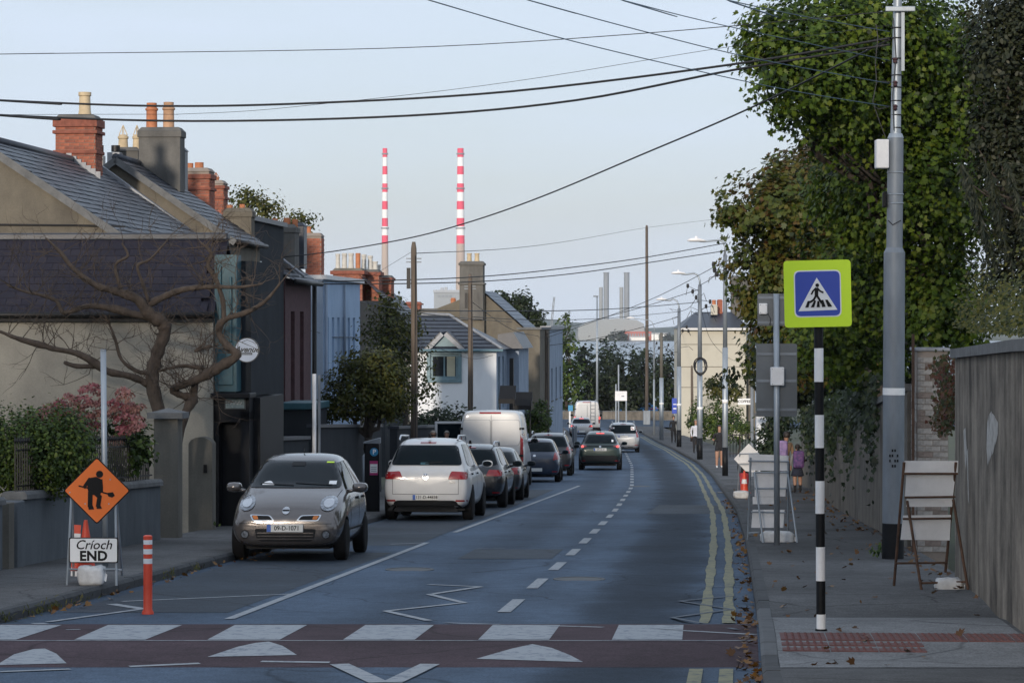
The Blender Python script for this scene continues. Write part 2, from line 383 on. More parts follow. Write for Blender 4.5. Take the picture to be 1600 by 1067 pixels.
# ------------------------------------------------------------------ mesh helpers
class MB:
    def __init__(s):
        s.v = []; s.f = []; s.m = []
    def add(s, vs, fs, mi=0):
        o = len(s.v)
        s.v += [tuple(v) for v in vs]
        for f in fs:
            s.f.append(tuple(i + o for i in f)); s.m.append(mi)
        return s
    def box(s, x0, x1, y0, y1, z0, z1, mi=0, T=None):
        vs = [Vector((x, y, z)) for z in (z0, z1) for y in (y0, y1) for x in (x0, x1)]
        if T is not None: vs = [T @ v for v in vs]
        return s.add(vs, [(0, 2, 3, 1), (4, 5, 7, 6), (0, 1, 5, 4), (2, 6, 7, 3), (0, 4, 6, 2), (1, 3, 7, 5)], mi)
    def poly(s, pts, mi=0):
        return s.add(pts, [tuple(range(len(pts)))], mi)
    def prism(s, pts, off, mi=0):
        """closed slab: polygon pts (3d) swept by vector off"""
        off = Vector(off); n = len(pts)
        a = [Vector(p) for p in pts]; b = [p + off for p in a]
        fs = [tuple(range(n - 1, -1, -1)), tuple(range(n, 2 * n))]
        fs += [(i, (i + 1) % n, n + (i + 1) % n, n + i) for i in range(n)]
        return s.add(a + b, fs, mi)
    def tube(s, pts, r, n=8, mi=0, caps=True):
        pts = [Vector(p) for p in pts]
        rs = r if isinstance(r, (list, tuple)) else [r] * len(pts)
        o = len(s.v); vs = []
        t0 = (pts[1] - pts[0]).normalized()
        u = t0.orthogonal().normalized()
        for i, p in enumerate(pts):
            if i == 0: t = pts[1] - pts[0]
            elif i == len(pts) - 1: t = pts[-1] - pts[-2]
            else: t = (pts[i + 1] - pts[i]).normalized() + (pts[i] - pts[i - 1]).normalized()
            t = t.normalized() if t.length > 1e-9 else t0
            u = (u - t * u.dot(t))
            u = u.normalized() if u.length > 1e-6 else t.orthogonal().normalized()
            w = t.cross(u)
            for k in range(n):
                a = 2 * math.pi * k / n
                vs.append(p + (u * math.cos(a) + w * math.sin(a)) * rs[i])
        fs = []
        for i in range(len(pts) - 1):
            for k in range(n):
                fs.append((i * n + k, i * n + (k + 1) % n, (i + 1) * n + (k + 1) % n, (i + 1) * n + k))
        if caps:
            fs.append(tuple(range(n - 1, -1, -1))); fs.append(tuple(range((len(pts) - 1) * n, len(pts) * n)))
        return s.add(vs, fs, mi)
    def lathe(s, prof, c=(0, 0, 0), n=16, mi=0, axis='z'):
        c = Vector(c); vs = []
        for r, h in prof:
            for k in range(n):
                a = 2 * math.pi * k / n
                x, y = r * math.cos(a), r * math.sin(a)
                vs.append(c + (Vector((x, y, h)) if axis == 'z' else Vector((h, x, y)) if axis == 'x' else Vector((x, h, y))))
        fs = []
        for i in range(len(prof) - 1):
            for k in range(n):
                f = (i * n + k, i * n + (k + 1) % n, (i + 1) * n + (k + 1) % n, (i + 1) * n + k)
                fs.append(f if axis != 'y' else f[::-1])
        e0 = tuple(range(n - 1, -1, -1)); e1 = tuple(range((len(prof) - 1) * n, len(prof) * n))
        if axis == 'y': e0, e1 = e0[::-1], e1[::-1]
        return s.add(vs, fs + [e0, e1], mi)
    def mesh(s, name, mats, smooth=False):
        me = bpy.data.meshes.new(name)
        me.from_pydata(s.v, [], s.f)
        for m in (mats if isinstance(mats, (list, tuple)) else [mats]):
            me.materials.append(M[m] if isinstance(m, str) else m)
        if any(s.m): me.polygons.foreach_set('material_index', s.m)
        if smooth: me.polygons.foreach_set('use_smooth', [True] * len(s.f))
        me.update()
        return me
    def build(s, name, mats, parent=None, smooth=False, bevel=0, auto=None, loc=None):
        o = link(name, s.mesh(name, mats, smooth), parent)
        if loc is not None: o.location = loc
        if bevel:
            b = o.modifiers.new('bevel', 'BEVEL'); b.width = bevel; b.segments = 2; b.limit_method = 'ANGLE'
        if auto is not None:
            o.data.polygons.foreach_set('use_smooth', [True] * len(o.data.polygons))
            o.data.set_sharp_from_angle(angle=math.radians(auto))
        return o

def link(name, data, parent=None):
    o = bpy.data.objects.new(name, data)
    COL.objects.link(o)
    if parent is not None: o.parent = parent
    return o

def tag(o, label=None, cat=None, group=None, kind=None):
    if label: o['label'] = label
    if cat: o['category'] = cat
    if group: o['group'] = group
    if kind: o['kind'] = kind
    return o

def thing(name, label, cat, loc=(0, 0, 0), rz=0.0, group=None, rx=0.0):
    o = link(name, None)
    o.empty_display_size = .3
    o.location = loc; o.rotation_euler = (rx, 0, rz)
    return tag(o, label, cat, group)

def loc_of(root, p):
    """world point to root's own space (root is top level, unscaled)"""
    return (Matrix.Translation(root.location) @ root.rotation_euler.to_matrix().to_4x4()).inverted() @ Vector(p)

def copy_tree(o, parent=None):
    c = o.copy(); COL.objects.link(c); c.parent = parent
    for ch in list(o.children): copy_tree(ch, c)
    return c

def text_mesh(txt, size, name, m, parent, T, depth=.002, shear=0.0, bold=0.0, align='CENTER', space=1.0, stretch=1.0):
    cu = bpy.data.curves.new(name, 'FONT')
    cu.body = txt; cu.size = size; cu.extrude = depth; cu.shear = shear; cu.offset = bold
    cu.align_x = align; cu.align_y = 'CENTER'; cu.space_character = space; cu.resolution_u = 3
    tmp = bpy.data.objects.new('tmp', cu); COL.objects.link(tmp)
    dg = bpy.context.evaluated_depsgraph_get(); dg.update()
    me = bpy.data.meshes.new_from_object(tmp.evaluated_get(dg))
    COL.objects.unlink(tmp); bpy.data.objects.remove(tmp); bpy.data.curves.remove(cu)
    me.transform(T @ Matrix.Diagonal((stretch, 1, 1, 1)))
    me.materials.clear(); me.materials.append(M[m]); me.name = name
    return link(name, me, parent)

# faces -y (towards the camera): text x -> local x, text y -> local z
FRONT = Matrix(((1, 0, 0, 0), (0, 0, -1, 0), (0, 1, 0, 0), (0, 0, 0, 1)))

def rp(pts, r=.03, n=3):
    """round the corners of a 2d polygon"""
    out = []
    L = len(pts)
    for i in range(L):
        p = Vector(pts[i]); a = Vector(pts[i - 1]) - p; b = Vector(pts[(i + 1) % L]) - p
        ra = min(r, a.length * .45); rb = min(r, b.length * .45)
        A = p + a.normalized() * ra; B = p + b.normalized() * rb
        for k in range(n + 1):
            t = k / n
            out.append(tuple(A * (1 - t) ** 2 + p * 2 * t * (1 - t) + B * t * t))
    return out

def rect(x0, x1, z0, z1): return [(x0, z0), (x1, z0), (x1, z1), (x0, z1)]

# ------------------------------------------------------------------ foliage
SHAPES = {
    'maple': [(0, 0), (.32, -.05), (.50, .28), (.30, .34), (.42, .72), (.16, .62), (0, 1), (-.16, .62), (-.42, .72), (-.30, .34), (-.50, .28), (-.32, -.05)],
    'oval': [(0, 0), (.28, .3), (.24, .68), (0, 1), (-.24, .68), (-.28, .3)],
    'quad': [(0, 0), (.3, .5), (0, 1), (-.3, .5)],
    'needle': [(0, 0), (.09, .5), (0, 1), (-.09, .5)],
}
def leaf_mesh(name, P, N, S, shape, material, seed=0, droop=.3, tones=None):
    """P positions, N facing directions, S sizes: one mesh of many leaves, each with its own tone"""
    g = np.random.default_rng(seed)
    P = np.asarray(P, float); n = len(P)
    N = np.asarray(N, float); N = N + g.normal(0, .45, N.shape)
    N /= np.linalg.norm(N, axis=1, keepdims=True) + 1e-9
    up = np.tile([0, 0, -1.0], (n, 1)) * droop + g.normal(0, .5, (n, 3))
    U = up - N * np.sum(up * N, 1, keepdims=True)
    U /= np.linalg.norm(U, axis=1, keepdims=True) + 1e-9
    R = np.cross(U, N)
    sh = np.array(SHAPES[shape]); k = len(sh)
    S = np.broadcast_to(np.asarray(S, float), (n,)) * g.uniform(.65, 1.25, n)
    fold = np.abs(sh[:, 0]) * .35
    V = (P[:, None, :] + R[:, None, :] * (sh[None, :, 0:1] * S[:, None, None]) + U[:, None, :] * (sh[None, :, 1:2] * S[:, None, None])
         + N[:, None, :] * (fold[None, :, None] * S[:, None, None]))
    V = V.reshape(-1, 3)
    me = bpy.data.meshes.new(name)
    me.vertices.add(n * k); me.vertices.foreach_set('co', V.ravel())
    me.loops.add(n * k); me.loops.foreach_set('vertex_index', np.arange(n * k))
    me.polygons.add(n)
    me.polygons.foreach_set('loop_start', np.arange(0, n * k, k))
    me.polygons.foreach_set('loop_total', np.full(n, k))
    t = g.uniform(0, 1, n) if tones is None else np.clip(np.asarray(tones) + g.normal(0, .16, n), 0, 1)
    at_ = me.attributes.new('tone', 'FLOAT', 'FACE'); at_.data.foreach_set('value', t.astype(np.float32))
    me.materials.append(M[material])
    me.update(calc_edges=True)
    return me

def blob_points(blobs, n, seed, shell=.55, clump=14, spread=.16):
    """points through ellipsoids, gathered into clumps; normals point outward and up"""
    g = np.random.default_rng(seed)
    vol = np.array([(b[1][0] * b[1][1] * b[1][2]) ** .8 for b in blobs]); vol /= vol.sum()
    PP, NN, TT = [], [], []
    for (c, r), w in zip(blobs, vol):
        m = int(n * w); nc = max(3, m // clump)
        d = g.normal(0, 1, (nc, 3)); d /= np.linalg.norm(d, axis=1, keepdims=True)
        rad = shell + (1.04 - shell) * g.uniform(0, 1, (nc, 1)) ** .7
        lump = 1 + .16 * np.sin(d[:, :1] * 7 + c[0] * 5) * np.cos(d[:, 2:3] * 6 + c[2] * 3)
        C = np.array(c) + d * rad * lump * np.array(r)
        ci = g.integers(0, nc, m)
        q = C[ci] + g.normal(0, spread, (m, 3)) * (np.mean(r) ** .5)
        tone = g.uniform(.15, .85, nc)[ci]
        nn = d[ci] * np.array([1, 1, 1.0]) + np.array([0, 0, .55])
        PP.append(q); NN.append(nn); TT.append(tone)
    return np.vstack(PP), np.vstack(NN), np.concatenate(TT)

def branch(mb, p0, p1, r0, r1, seed, wob=.06, n=6, seg=6, mi=0):
    g = random.Random(seed)
    p0, p1 = Vector(p0), Vector(p1); L = (p1 - p0).length
    pts = []
    for i in range(seg + 1):
        t = i / seg
        k = math.sin(math.pi * t) * wob * L
        pts.append(p0.lerp(p1, t) + Vector((g.uniform(-k, k), g.uniform(-k, k), g.uniform(-k, k))))
    mb.tube(pts, [r0 + (r1 - r0) * i / seg for i in range(seg + 1)], n, mi)
    return pts

def tree(name, label, base, blobs, n, size, leaf, shape='maple', seed=1, trunk_r=.2, group=None, bark='bark_d', shell=.45, clump=14, spread=.16, cat='tree', limbs=True):
    """blobs in world space; trunk from base into them, a limb to each"""
    base = Vector(base)
    t = thing(name, label, cat, base, group=group)
    mb = MB(); cen = sum((Vector(b[0]) for b in blobs), Vector()) / len(blobs) - base
    fork = Vector((cen.x * .5, cen.y * .5, cen.z * .55))
    branch(mb, (0, 0, -.1), fork, trunk_r, trunk_r * .7, seed, .05, 10)
    if limbs:
        for i, (c, r) in enumerate(blobs):
            e = Vector(c) - base
            pts = branch(mb, fork, e, trunk_r * .55, trunk_r * .15, seed * 31 + i, .10, 6)
            g = random.Random(seed * 77 + i)
            for k in range(5):
                d = Vector((g.gauss(0, 1), g.gauss(0, 1), g.gauss(0, 1) + .3)).normalized()
                branch(mb, pts[3 + k % 4], e + Vector((d.x * r[0], d.y * r[1], d.z * r[2])) * .85, trunk_r * .16, .008, seed * 13 + i * 7 + k, .12, 5, 5)
    mb.build('trunk', bark, t, smooth=True)
    P, N, T = blob_points([((Vector(c) - base)[:], r) for c, r in blobs], n, seed, shell, clump, spread)
    cr = link('crown', leaf_mesh('crown', P, N, size, shape, leaf, seed, tones=T), t)
    cr['kind'] = 'stuff'
    return t

def E(x, y, rx, ry, Y, ry_depth=None):
    """ellipsoid whose outline is centred on photo pixel x, y at distance Y"""
    k = Y / F
    return (at(x, y, Y)[:], (rx * k, (ry_depth if ry_depth else (rx + ry) / 2 * k), ry * k))

# ------------------------------------------------------------------ walls with openings
def wall_panel(mb, o, ux, uz, nrm, w, h, openings, reveal=.12, mi=0, mr=0):
    """wall face from o, width w along ux, height h along uz, facing nrm; openings (u0,u1,v0,v1) recessed by reveal"""
    o, ux, uz, nrm = Vector(o), Vector(ux), Vector(uz), Vector(nrm)
    us = sorted({0, w, *[a for q in openings for a in q[:2]]}); vs = sorted({0, h, *[a for q in openings for a in q[2:]]})
    flip = ux.cross(uz).dot(nrm) < 0
    def q(pts, m):
        pts = [o + ux * a + uz * b - nrm * c for a, b, c in pts]
        mb.poly(pts[::-1] if flip else pts, m)
    for i in range(len(us) - 1):
        for j in range(len(vs) - 1):
            cu, cv = (us[i] + us[i + 1]) / 2, (vs[j] + vs[j + 1]) / 2
            if any(a < cu < b and c < cv < d for a, b, c, d in openings): continue
            q([(us[i], vs[j], 0), (us[i + 1], vs[j], 0), (us[i + 1], vs[j + 1], 0), (us[i], vs[j + 1], 0)], mi)
    for a, b, c, d in openings:
        r = reveal
        q([(a, c, 0), (b, c, 0), (b, c, r), (a, c, r)][::-1], mr)
        q([(a, d, 0), (b, d, 0), (b, d, r), (a, d, r)], mr)
        q([(a, c, 0), (a, d, 0), (a, d, r), (a, c, r)], mr)
        q([(b, c, 0), (b, d, 0), (b, d, r), (b, c, r)][::-1], mr)

def window_in(parent, o, ux, uz, nrm, op, reveal=.12, frame='frame_w', pane='glass', bars=(1, 1), sill='coping', fw=.06):
    """sash window set into an opening of a wall_panel: frame with glazing bars, pane behind, sill in front"""
    o, ux, uz, nrm = Vector(o), Vector(ux), Vector(uz), Vector(nrm)
    a, b, c, d = op
    T = Matrix((( ux.x, nrm.x, uz.x, o.x), (ux.y, nrm.y, uz.y, o.y), (ux.z, nrm.z, uz.z, o.z), (0, 0, 0, 1)))
    mb = MB(); y0, y1 = -reveal, -reveal + .05
    mb.box(a, a + fw, y0, y1, c, d, 0, T); mb.box(b - fw, b, y0, y1, c, d, 0, T)
    mb.box(a + fw, b - fw, y0, y1, c, c + fw, 0, T); mb.box(a + fw, b - fw, y0, y1, d - fw, d, 0, T)
    for i in range(1, bars[0] + 1):
        x = a + (b - a) * i / (bars[0] + 1); mb.box(x - fw * .3, x + fw * .3, y0 + .004, y1 - .004, c + fw, d - fw, 0, T)
    for i in range(1, bars[1] + 1):
        z = c + (d - c) * i / (bars[1] + 1); mb.box(a + fw, b - fw, y0 + .006, y1 - .006, z - fw * .35, z + fw * .35, 0, T)
    wo = mb.build('window', frame, parent)
    p = MB(); p.box(a + .01, b - .01, y0 - .02, y0 + .012, c + .01, d - .01, 0, T); p.build('pane', pane, wo)
    if sill:
        s = MB(); s.box(a - .06, b + .06, -.10, .06, c - .09, c - .004, 0, T); s.build('sill', sill, wo)
    return wo

def slates(parent, o, ux, us, w, h, sw=.28, ex=.2, mats=('slate', 'slate_b'), limit=300, seed=3, thick=.007, name='slate'):
    """rows of overlapping slates, each an object, over the slope from o, width along ux, up along us; a boarded bed beneath"""
    o, ux, us = Vector(o), Vector(ux).normalized(), Vector(us).normalized()
    nrm = ux.cross(us).normalized()
    g = random.Random(seed)
    T = Matrix(((ux.x, us.x, nrm.x), (ux.y, us.y, nrm.y), (ux.z, us.z, nrm.z))).to_4x4()
    meshes = []
    for m in mats:
        mb = MB(); L = ex * 1.5
        mb.add([(0, 0, thick * 2.2), (sw - .008, 0, thick * 2.2), (sw - .008, L, .003), (0, L, .003), (0, 0, thick * 1.2), (sw - .008, 0, thick * 1.2)],
               [(0, 1, 2, 3), (4, 5, 1, 0), (0, 3, 4), (1, 5, 2)])
        meshes.append(mb.mesh('slate', m))
    rows = int(h / ex); cols = int(w / sw) + 1; n = 0
    for r in range(rows):
        for c in range(cols):
            if n >= limit: return
            x = c * sw - (sw / 2 if r % 2 else 0)
            if x < -.001 or x + sw > w + .02: continue
            s = link(name, meshes[0 if g.random() < .72 else 1], parent)
            p = o + ux * x + us * (r * ex + g.uniform(-.006, .006)) + nrm * .006
            s.matrix_local = Matrix.Translation(p) @ T @ Matrix.Rotation(g.uniform(-.012, .012), 4, 'Z') @ Matrix.Rotation(g.uniform(-.006, .02), 4, 'X')
            n += 1

_brickm = {}
def bricks(parent, o, ux, nrm, w, h, mats=('brick', 'brick_b'), bw=.225, bh=.075, seed=1, limit=300, proud=.012):
    """courses of bricks standing proud of the mortar on one face"""
    o, ux, nrm = Vector(o), Vector(ux).normalized(), Vector(nrm).normalized()
    g = random.Random(seed); uz = Vector((0, 0, 1))
    T = Matrix(((ux.x, nrm.x, 0), (ux.y, nrm.y, 0), (ux.z, nrm.z, 1))).to_4x4()
    rows = int(h / bh + .01); n = 0
    for r in range(rows):
        x = 0.0 if r % 2 == 0 else -bw / 2
        while x < w - .02:
            a, b = max(0, x), min(w, x + bw)
            L = round(b - a, 3)
            if L > .05 and n < limit:
                m = mats[0 if g.random() < .7 else 1]
                key = (L, m, bw, bh)
                if key not in _brickm:
                    mb = MB(); mb.box(.005, L - .005, -.01, proud, .005, bh - .005); _brickm[key] = mb.mesh('brick', m)
                s = link('brick', _brickm[key], parent)
                s.matrix_local = Matrix.Translation(o + ux * a + uz * (r * bh) + nrm * g.uniform(-.003, .003)) @ T
                n += 1
            x += bw
# ------------------------------------------------------------------ ground, sea, road, pavements
def strip(name, ys, fl, fr, dz, m, kind='structure', parent=None, uv=None, zf=zr):
    mb = MB(); nc = 4
    for y in ys:
        a, b = fl(y), fr(y)
        for k in range(nc + 1):
            mb.v.append((a + (b - a) * k / nc, y, zf(y) + (dz(y) if callable(dz) else dz)))
    for i in range(len(ys) - 1):
        for k in range(nc):
            q = i * (nc + 1) + k
            mb.f.append((q, q + 1, q + nc + 2, q + nc + 1)); mb.m.append(0)
    o = mb.build(name, m, parent, smooth=True)
    if uv:
        l = o.data.uv_layers.new(name='lane')
        for lp in o.data.loops:
            v = o.data.vertices[lp.vertex_index].co
            l.data[lp.index].uv = (v.x - uv(v.y), v.y)
    if kind: o['kind'] = kind
    return o

ys_all = sorted(set(list(np.arange(-60, 20, 4.0)) + list(np.arange(20, 32, .4)) + list(np.arange(32, 336, 2.0))))
gm = MB(); gcols = [-9000, -2500, -700, -200, -60, -25, -10, 0, 10, 25, 60, 200, 700, 2500, 9000]
gys = list(np.arange(-200, 340, 10.0)) + [360, 420, 480, 560, 620, 700, 1200, 2000, 2700, 2800, 2830, 2860, 3500, 5300]
for y in gys:
    for x in gcols:
        gm.v.append((x, y, (zbase(y) if y > -60 else .15) - .16))
nc = len(gcols)
for i in range(len(gys) - 1):
    for k in range(nc - 1):
        q = i * nc + k; gm.f.append((q, q + 1, q + nc + 1, q + nc)); gm.m.append(0)
ground = gm.build('ground', 'earth', smooth=True); ground['kind'] = 'structure'
sm_ = MB(); sm_.poly([(-6000, 580, -15.6), (6000, 580, -15.6), (6000, 2858, -15.6), (-6000, 2858, -15.6)])
sea = sm_.build('sea', 'water'); sea['kind'] = 'structure'

road = strip('road', ys_all, LK, RK, 0.0, 'road', uv=CL)
# the junction at the foot of the street: a cross road
cj = MB()
for y in (252, 262, 272, 282):
    for x in (-60, -30, -10, 5, 15, 30, 60): cj.v.append((x, y, zr(y) + .006))
for i in range(3):
    for k in range(6):
        q = i * 7 + k; cj.f.append((q, q + 1, q + 8, q + 7)); cj.m.append(0)
cross = cj.build('cross_road', 'road', smooth=True); cross['kind'] = 'structure'
l = cross.data.uv_layers.new(name='lane')
for lp in cross.data.loops: l.data[lp.index].uv = (2.0, cross.data.vertices[lp.vertex_index].co.x)

def ph_r(Y): return float(np.interp(Y, [21, 23, 27.2, 30], [.12, .035, .035, PVH]))
pav_r = strip('pavement_right', [y for y in ys_all if y <= 250], lambda Y: RK(Y) + .13, lambda Y: RW(Y) + .1, ph_r, 'pave')
pav_l = strip('pavement_left', [y for y in ys_all if y <= 250], lambda Y: (LW(Y) - .15 if Y < 54 else LK(Y) - 2.6), lambda Y: LK(Y) - .13, PVH, 'pave')
# paler concrete round the crossing
strip('crossing_apron', [22.3, 23.5, 24.6], lambda Y: RK(Y) + .14, lambda Y: RW(Y) - .05, lambda Y: ph_r(Y) + .005, 'pavel', None, pav_r)
strip('crossing_apron', list(np.arange(24.6, 27.9, .4)) + [27.9], lambda Y: RK(Y) + .14, lambda Y: RW(Y) - .05, lambda Y: ph_r(Y) + .005, 'pavel', None, pav_r)

# kerb stones, one by one
def kerbs(parent, fn, side, y0, y1, hf, m, name='kerb_stone'):
    y = y0; n = 0
    while y < y1 and n < 190:
        L = .91 if y < 70 else 1.83
        a = Vector((fn(y), y, zr(y))); b = Vector((fn(y + L), y + L, zr(y + L)))
        d = (b - a).normalized(); s = Vector((d.y, -d.x, 0)) * side
        q_ = rnd.uniform(-.003, .004); mb = MB()
        j = d * .008; up = Vector((0, 0, hf(y) + q_)); ub = Vector((0, 0, hf(y + L) + q_)); dn = Vector((0, 0, -.1)); sh = s * .015
        vs = [a + j + dn, b - j + dn, b - j + dn + s * .135, a + j + dn + s * .135,
              a + j + up * .7, b - j + ub * .7, b - j + ub + s * .135, a + j + up + s * .135, a + j + up + s * .03, b - j + ub + s * .03]
        mb.add(vs, [(0, 3, 2, 1), (0, 1, 5, 4), (4, 5, 9, 8), (8, 9, 6, 7), (2, 3, 7, 6), (1, 2, 6, 9, 5), (0, 4, 8, 7, 3)])
        mb.build(name, m(y) if callable(m) else m, parent)
        y += L; n += 1
kerbs(pav_l, LK, -1, 20, 160, lambda Y: PVH, 'kerb')
kerbs(pav_r, RK, 1, 20, 235, lambda Y: ph_r(Y) + .004, lambda Y: 'kerbl' if 23 < Y < 28.6 else 'kerb')

# ------------------------------------------------------------------ road markings
def mark(name, pts, m='white_paint', dz=.008, dzf=None):
    mb = MB(); mb.poly([(p[0], p[1], zr(p[1]) + dz) for p in pts])
    if mb.v:
        a = Vector(mb.v[1]) - Vector(mb.v[0]); b = Vector(mb.v[2]) - Vector(mb.v[0])
        if a.cross(b).z < 0: mb.f = [tuple(reversed(f)) for f in mb.f]
    return mb.build(name, m, road)
def mark_px(name, px, m='white_paint', dz=.008):
    return mark(name, [gp(x, y) for x, y in px], m, dz)
def line_px(name, a, b, w, m='white_paint', dz=.008):
    p, q = gp(*a), gp(*b); return line_w(name, p, q, w, m, dz)
def line_w(name, p, q, w, m='white_paint', dz=.008):
    d = Vector((q[0] - p[0], q[1] - p[1])); n = max(1, int(d.length / 3)); d.normalize(); s = Vector((-d.y, d.x)) * w / 2
    mb = MB()
    for i in range(n + 1):
        c = Vector((p[0], p[1])).lerp(Vector((q[0], q[1])), i / n)
        for k in (1, -1):
            v = c + s * k; mb.v.append((v.x, v.y, zr(v.y) + dz))
    for i in range(n): mb.f.append((2 * i, 2 * i + 1, 2 * i + 3, 2 * i + 2)); mb.m.append(0)
    a, b, c = (Vector(mb.v[k]) for k in mb.f[0][:3])
    if (b - a).cross(c - a).z < 0: mb.f = [tuple(reversed(f)) for f in mb.f]
    return mb.build(name, m, road)

strip('red_surfacing', list(np.arange(23.1, 27.2, .1)), lambda Y: LK(Y) + .03, lambda Y: RK(Y) - .02, .004, 'redsurf', None, road)
cells = [(-60, 97, -130, 25), (169, 285, 116, 227), (367, 480, 324, 437), (571, 678, 536, 648), (770, 875, 747, 858), (967, 1068, 956, 1066)]
for a, b, c, d in cells:
    mark('zebra_stripe', [gp(c, 1000), gp(d, 1000), gp(b, 977), gp(a, 977)])
for t in ([(-6, 1040), (22, 1023), (52, 1015), (70, 1014), (88, 1022), (104, 1037)], [(324, 1027), (372, 1011), (400, 1005), (420, 1003), (442, 1010), (464, 1024)], [(744, 1030), (800, 1014), (832, 1007), (862, 1013), (890, 1024), (911, 1035)]):
    mark_px('ramp_triangle', t)
line_w('crossing_line', (LK(25.0) + .1, 25.0), (RK(25.0) - .05, 25.0), .06)
for a, b in (((0, 1050), (110, 1046)), ((202, 1042), (312, 1037)), ((408, 1034), (515, 1035.5)), ((695, 973.5), (782, 976)), ((858, 978), (943, 980.5)), ((1018, 983), (1180, 992))):
    line_px('edge_line', a, b, .09)
for a, b in (((530, 1038), (592, 1067)), ((672, 1038), (612, 1067))): line_px('zigzag_line', a, b, .16)
zz = [(669, 913.5), (751, 917), (671, 929), (725, 942), (603, 955), (670, 970)]
for a, b in zip(zz, zz[1:]): line_px('zigzag_line', a, b, .09)
for a, b, w in (((58, 974), (116, 984.5), .13), ((75, 972), (223, 951.7), .08), ((174, 944), (223, 951.7), .13)): line_px('zigzag_line', a, b, w)
rz = [(1146, 932), (1062, 940), (1144, 953), (1050, 966), (1152, 985)]
for a, b in zip(rz, rz[1:]): line_px('zigzag_line', a, b, .06, 'faint_paint', .013)
for y in (889, 917): line_px('zigzag_line', (1100, y), (1172, y + 1), .05, 'faint_paint', .013)
line_px('bay_line', (191, 940), (465, 928), .09); line_px('bay_line', (610, 850.5), (667, 848), .08); line_px('bay_line', (575, 835), (690, 833), .08, 'faint_paint')
line_px('lane_line', (745, 857), (790, 857), .09, 'faint_paint')
line_px('lane_line', (865, 826), (900, 826), .09, 'faint_paint')
def edge_between(p, q, w=.10):
    line_w('parking_edge_line', p, q, w)
edge_between(gp(358, 967.5), gp(667, 848)); edge_between(gp(710, 832), gp(905, 759))
# centre line dashes
y = 31.0 - 1.1 + .0
k = 0
yy = 29.9
while yy < 232:
    L = 2.2
    a = Vector((CL(yy), yy)); b = Vector((CL(yy + L), yy + L))
    if yy < 150 or k % 1 == 0: line_w('centre_dash', a, b, .14 if yy < 60 else .12)
    yy += 4.36; k += 1
# double yellow lines by the right-hand kerb
def wob(Y, o): return .011 * math.sin(Y * .83 + o * 20) + .008 * math.sin(Y * 2.3 + o * 31) + .006 * math.sin(Y * 5.1 + o * 7)
for off, y0 in ((.28, 27.9), (.52, 27.9)):
    def ln(a, b): return lambda Y: RK(Y) - a + .012 * math.sin(Y * 1.7 + a * 20)
    mb_o = strip('yellow_line', list(np.arange(27.6 if off > .3 else 27.9, 215, .5)), lambda Y, o=off: RK(Y) - o - .055 + wob(Y, o), lambda Y, o=off: RK(Y) - o + .055 + wob(Y, o + 3), .010, 'yellow_paint', None, road)
    strip('yellow_line', [20, 21, 22, 22.9], lambda Y, o=off: RK(Y) - o - .055, lambda Y, o=off: RK(Y) - o + .055, .010, 'yellow_paint', None, road)
# patched asphalt, a painted shadow band and a drain cover
mark('asphalt_or_shadow_patch', [(LK(30) + .2, 29.9), (-2.95, 29.9), (LK(44) + 2.0, 44), (LK(44) + .15, 44)], 'bay', .003)
mark('asphalt_or_shadow_patch', [(LK(46.5) + .15, 46.5), (LK(46.5) + 2.05, 46.5), (LK(86) + 2.0, 86), (LK(86) + .15, 86)], 'bay', .003)
mark_px('asphalt_or_shadow_patch', [(1030, 789), (1152, 789), (1158, 803), (1010, 803)], 'bay', .0045)  # shadow band across the right lane, laid in as darker asphalt
mark_px('asphalt_or_shadow_patch', [(742, 858), (880, 858), (862, 873), (715, 873)], 'bay', .0045)
for x_, y_ in ((905, 905), (1000, 760), (640, 890)):
    p = gp(x_, y_); dc = MB(); dc.lathe([(.33, .002), (.33, .010), (.29, .010), (.29, .007)], p, 24); dc.build('manhole_cover', 'iron', road)
dc = MB(); p = gp(1135, 770); dc.box(p.x - .25, p.x + .25, p.y - .3, p.y + .3, p.z + .004, p.z + .02); dc.build('drain_cover', 'iron', road)

# red tactile paving tiles on the crossing apron
_tm = MB(); _tm.box(.006, .394, .006, .394, 0, .010)
for i in range(6):
    for j in range(6): _tm.lathe([(.014, .010), (.010, .016)], (.055 + i * .058, .055 + j * .058, 0), 6)
tile_mesh = _tm.mesh('tactile_tile', 'tactile')
def tile(x, y):
    o = link('tactile_tile', tile_mesh, pav_r)
    o.location = (x, y, zr(y + .2) + ph_r(y + .2) + .004)
    o.rotation_euler = (-.030, 0, TH)
u = Vector((.0753, .997)); r_ = Vector((.997, -.0753))
o0 = gp(1222, 1017, .04)
for j in range(4):
    for i in range(3 if j < 3 else 3):
        q = Vector((o0.x, o0.y)) + r_ * (.4 * i) + u * (.4 * j); tile(q.x, q.y)
for i in range(3, 8):
    for j in (2, 3):
        q = Vector((o0.x, o0.y)) + r_ * (.4 * i) + u * (.4 * j); tile(q.x, q.y)

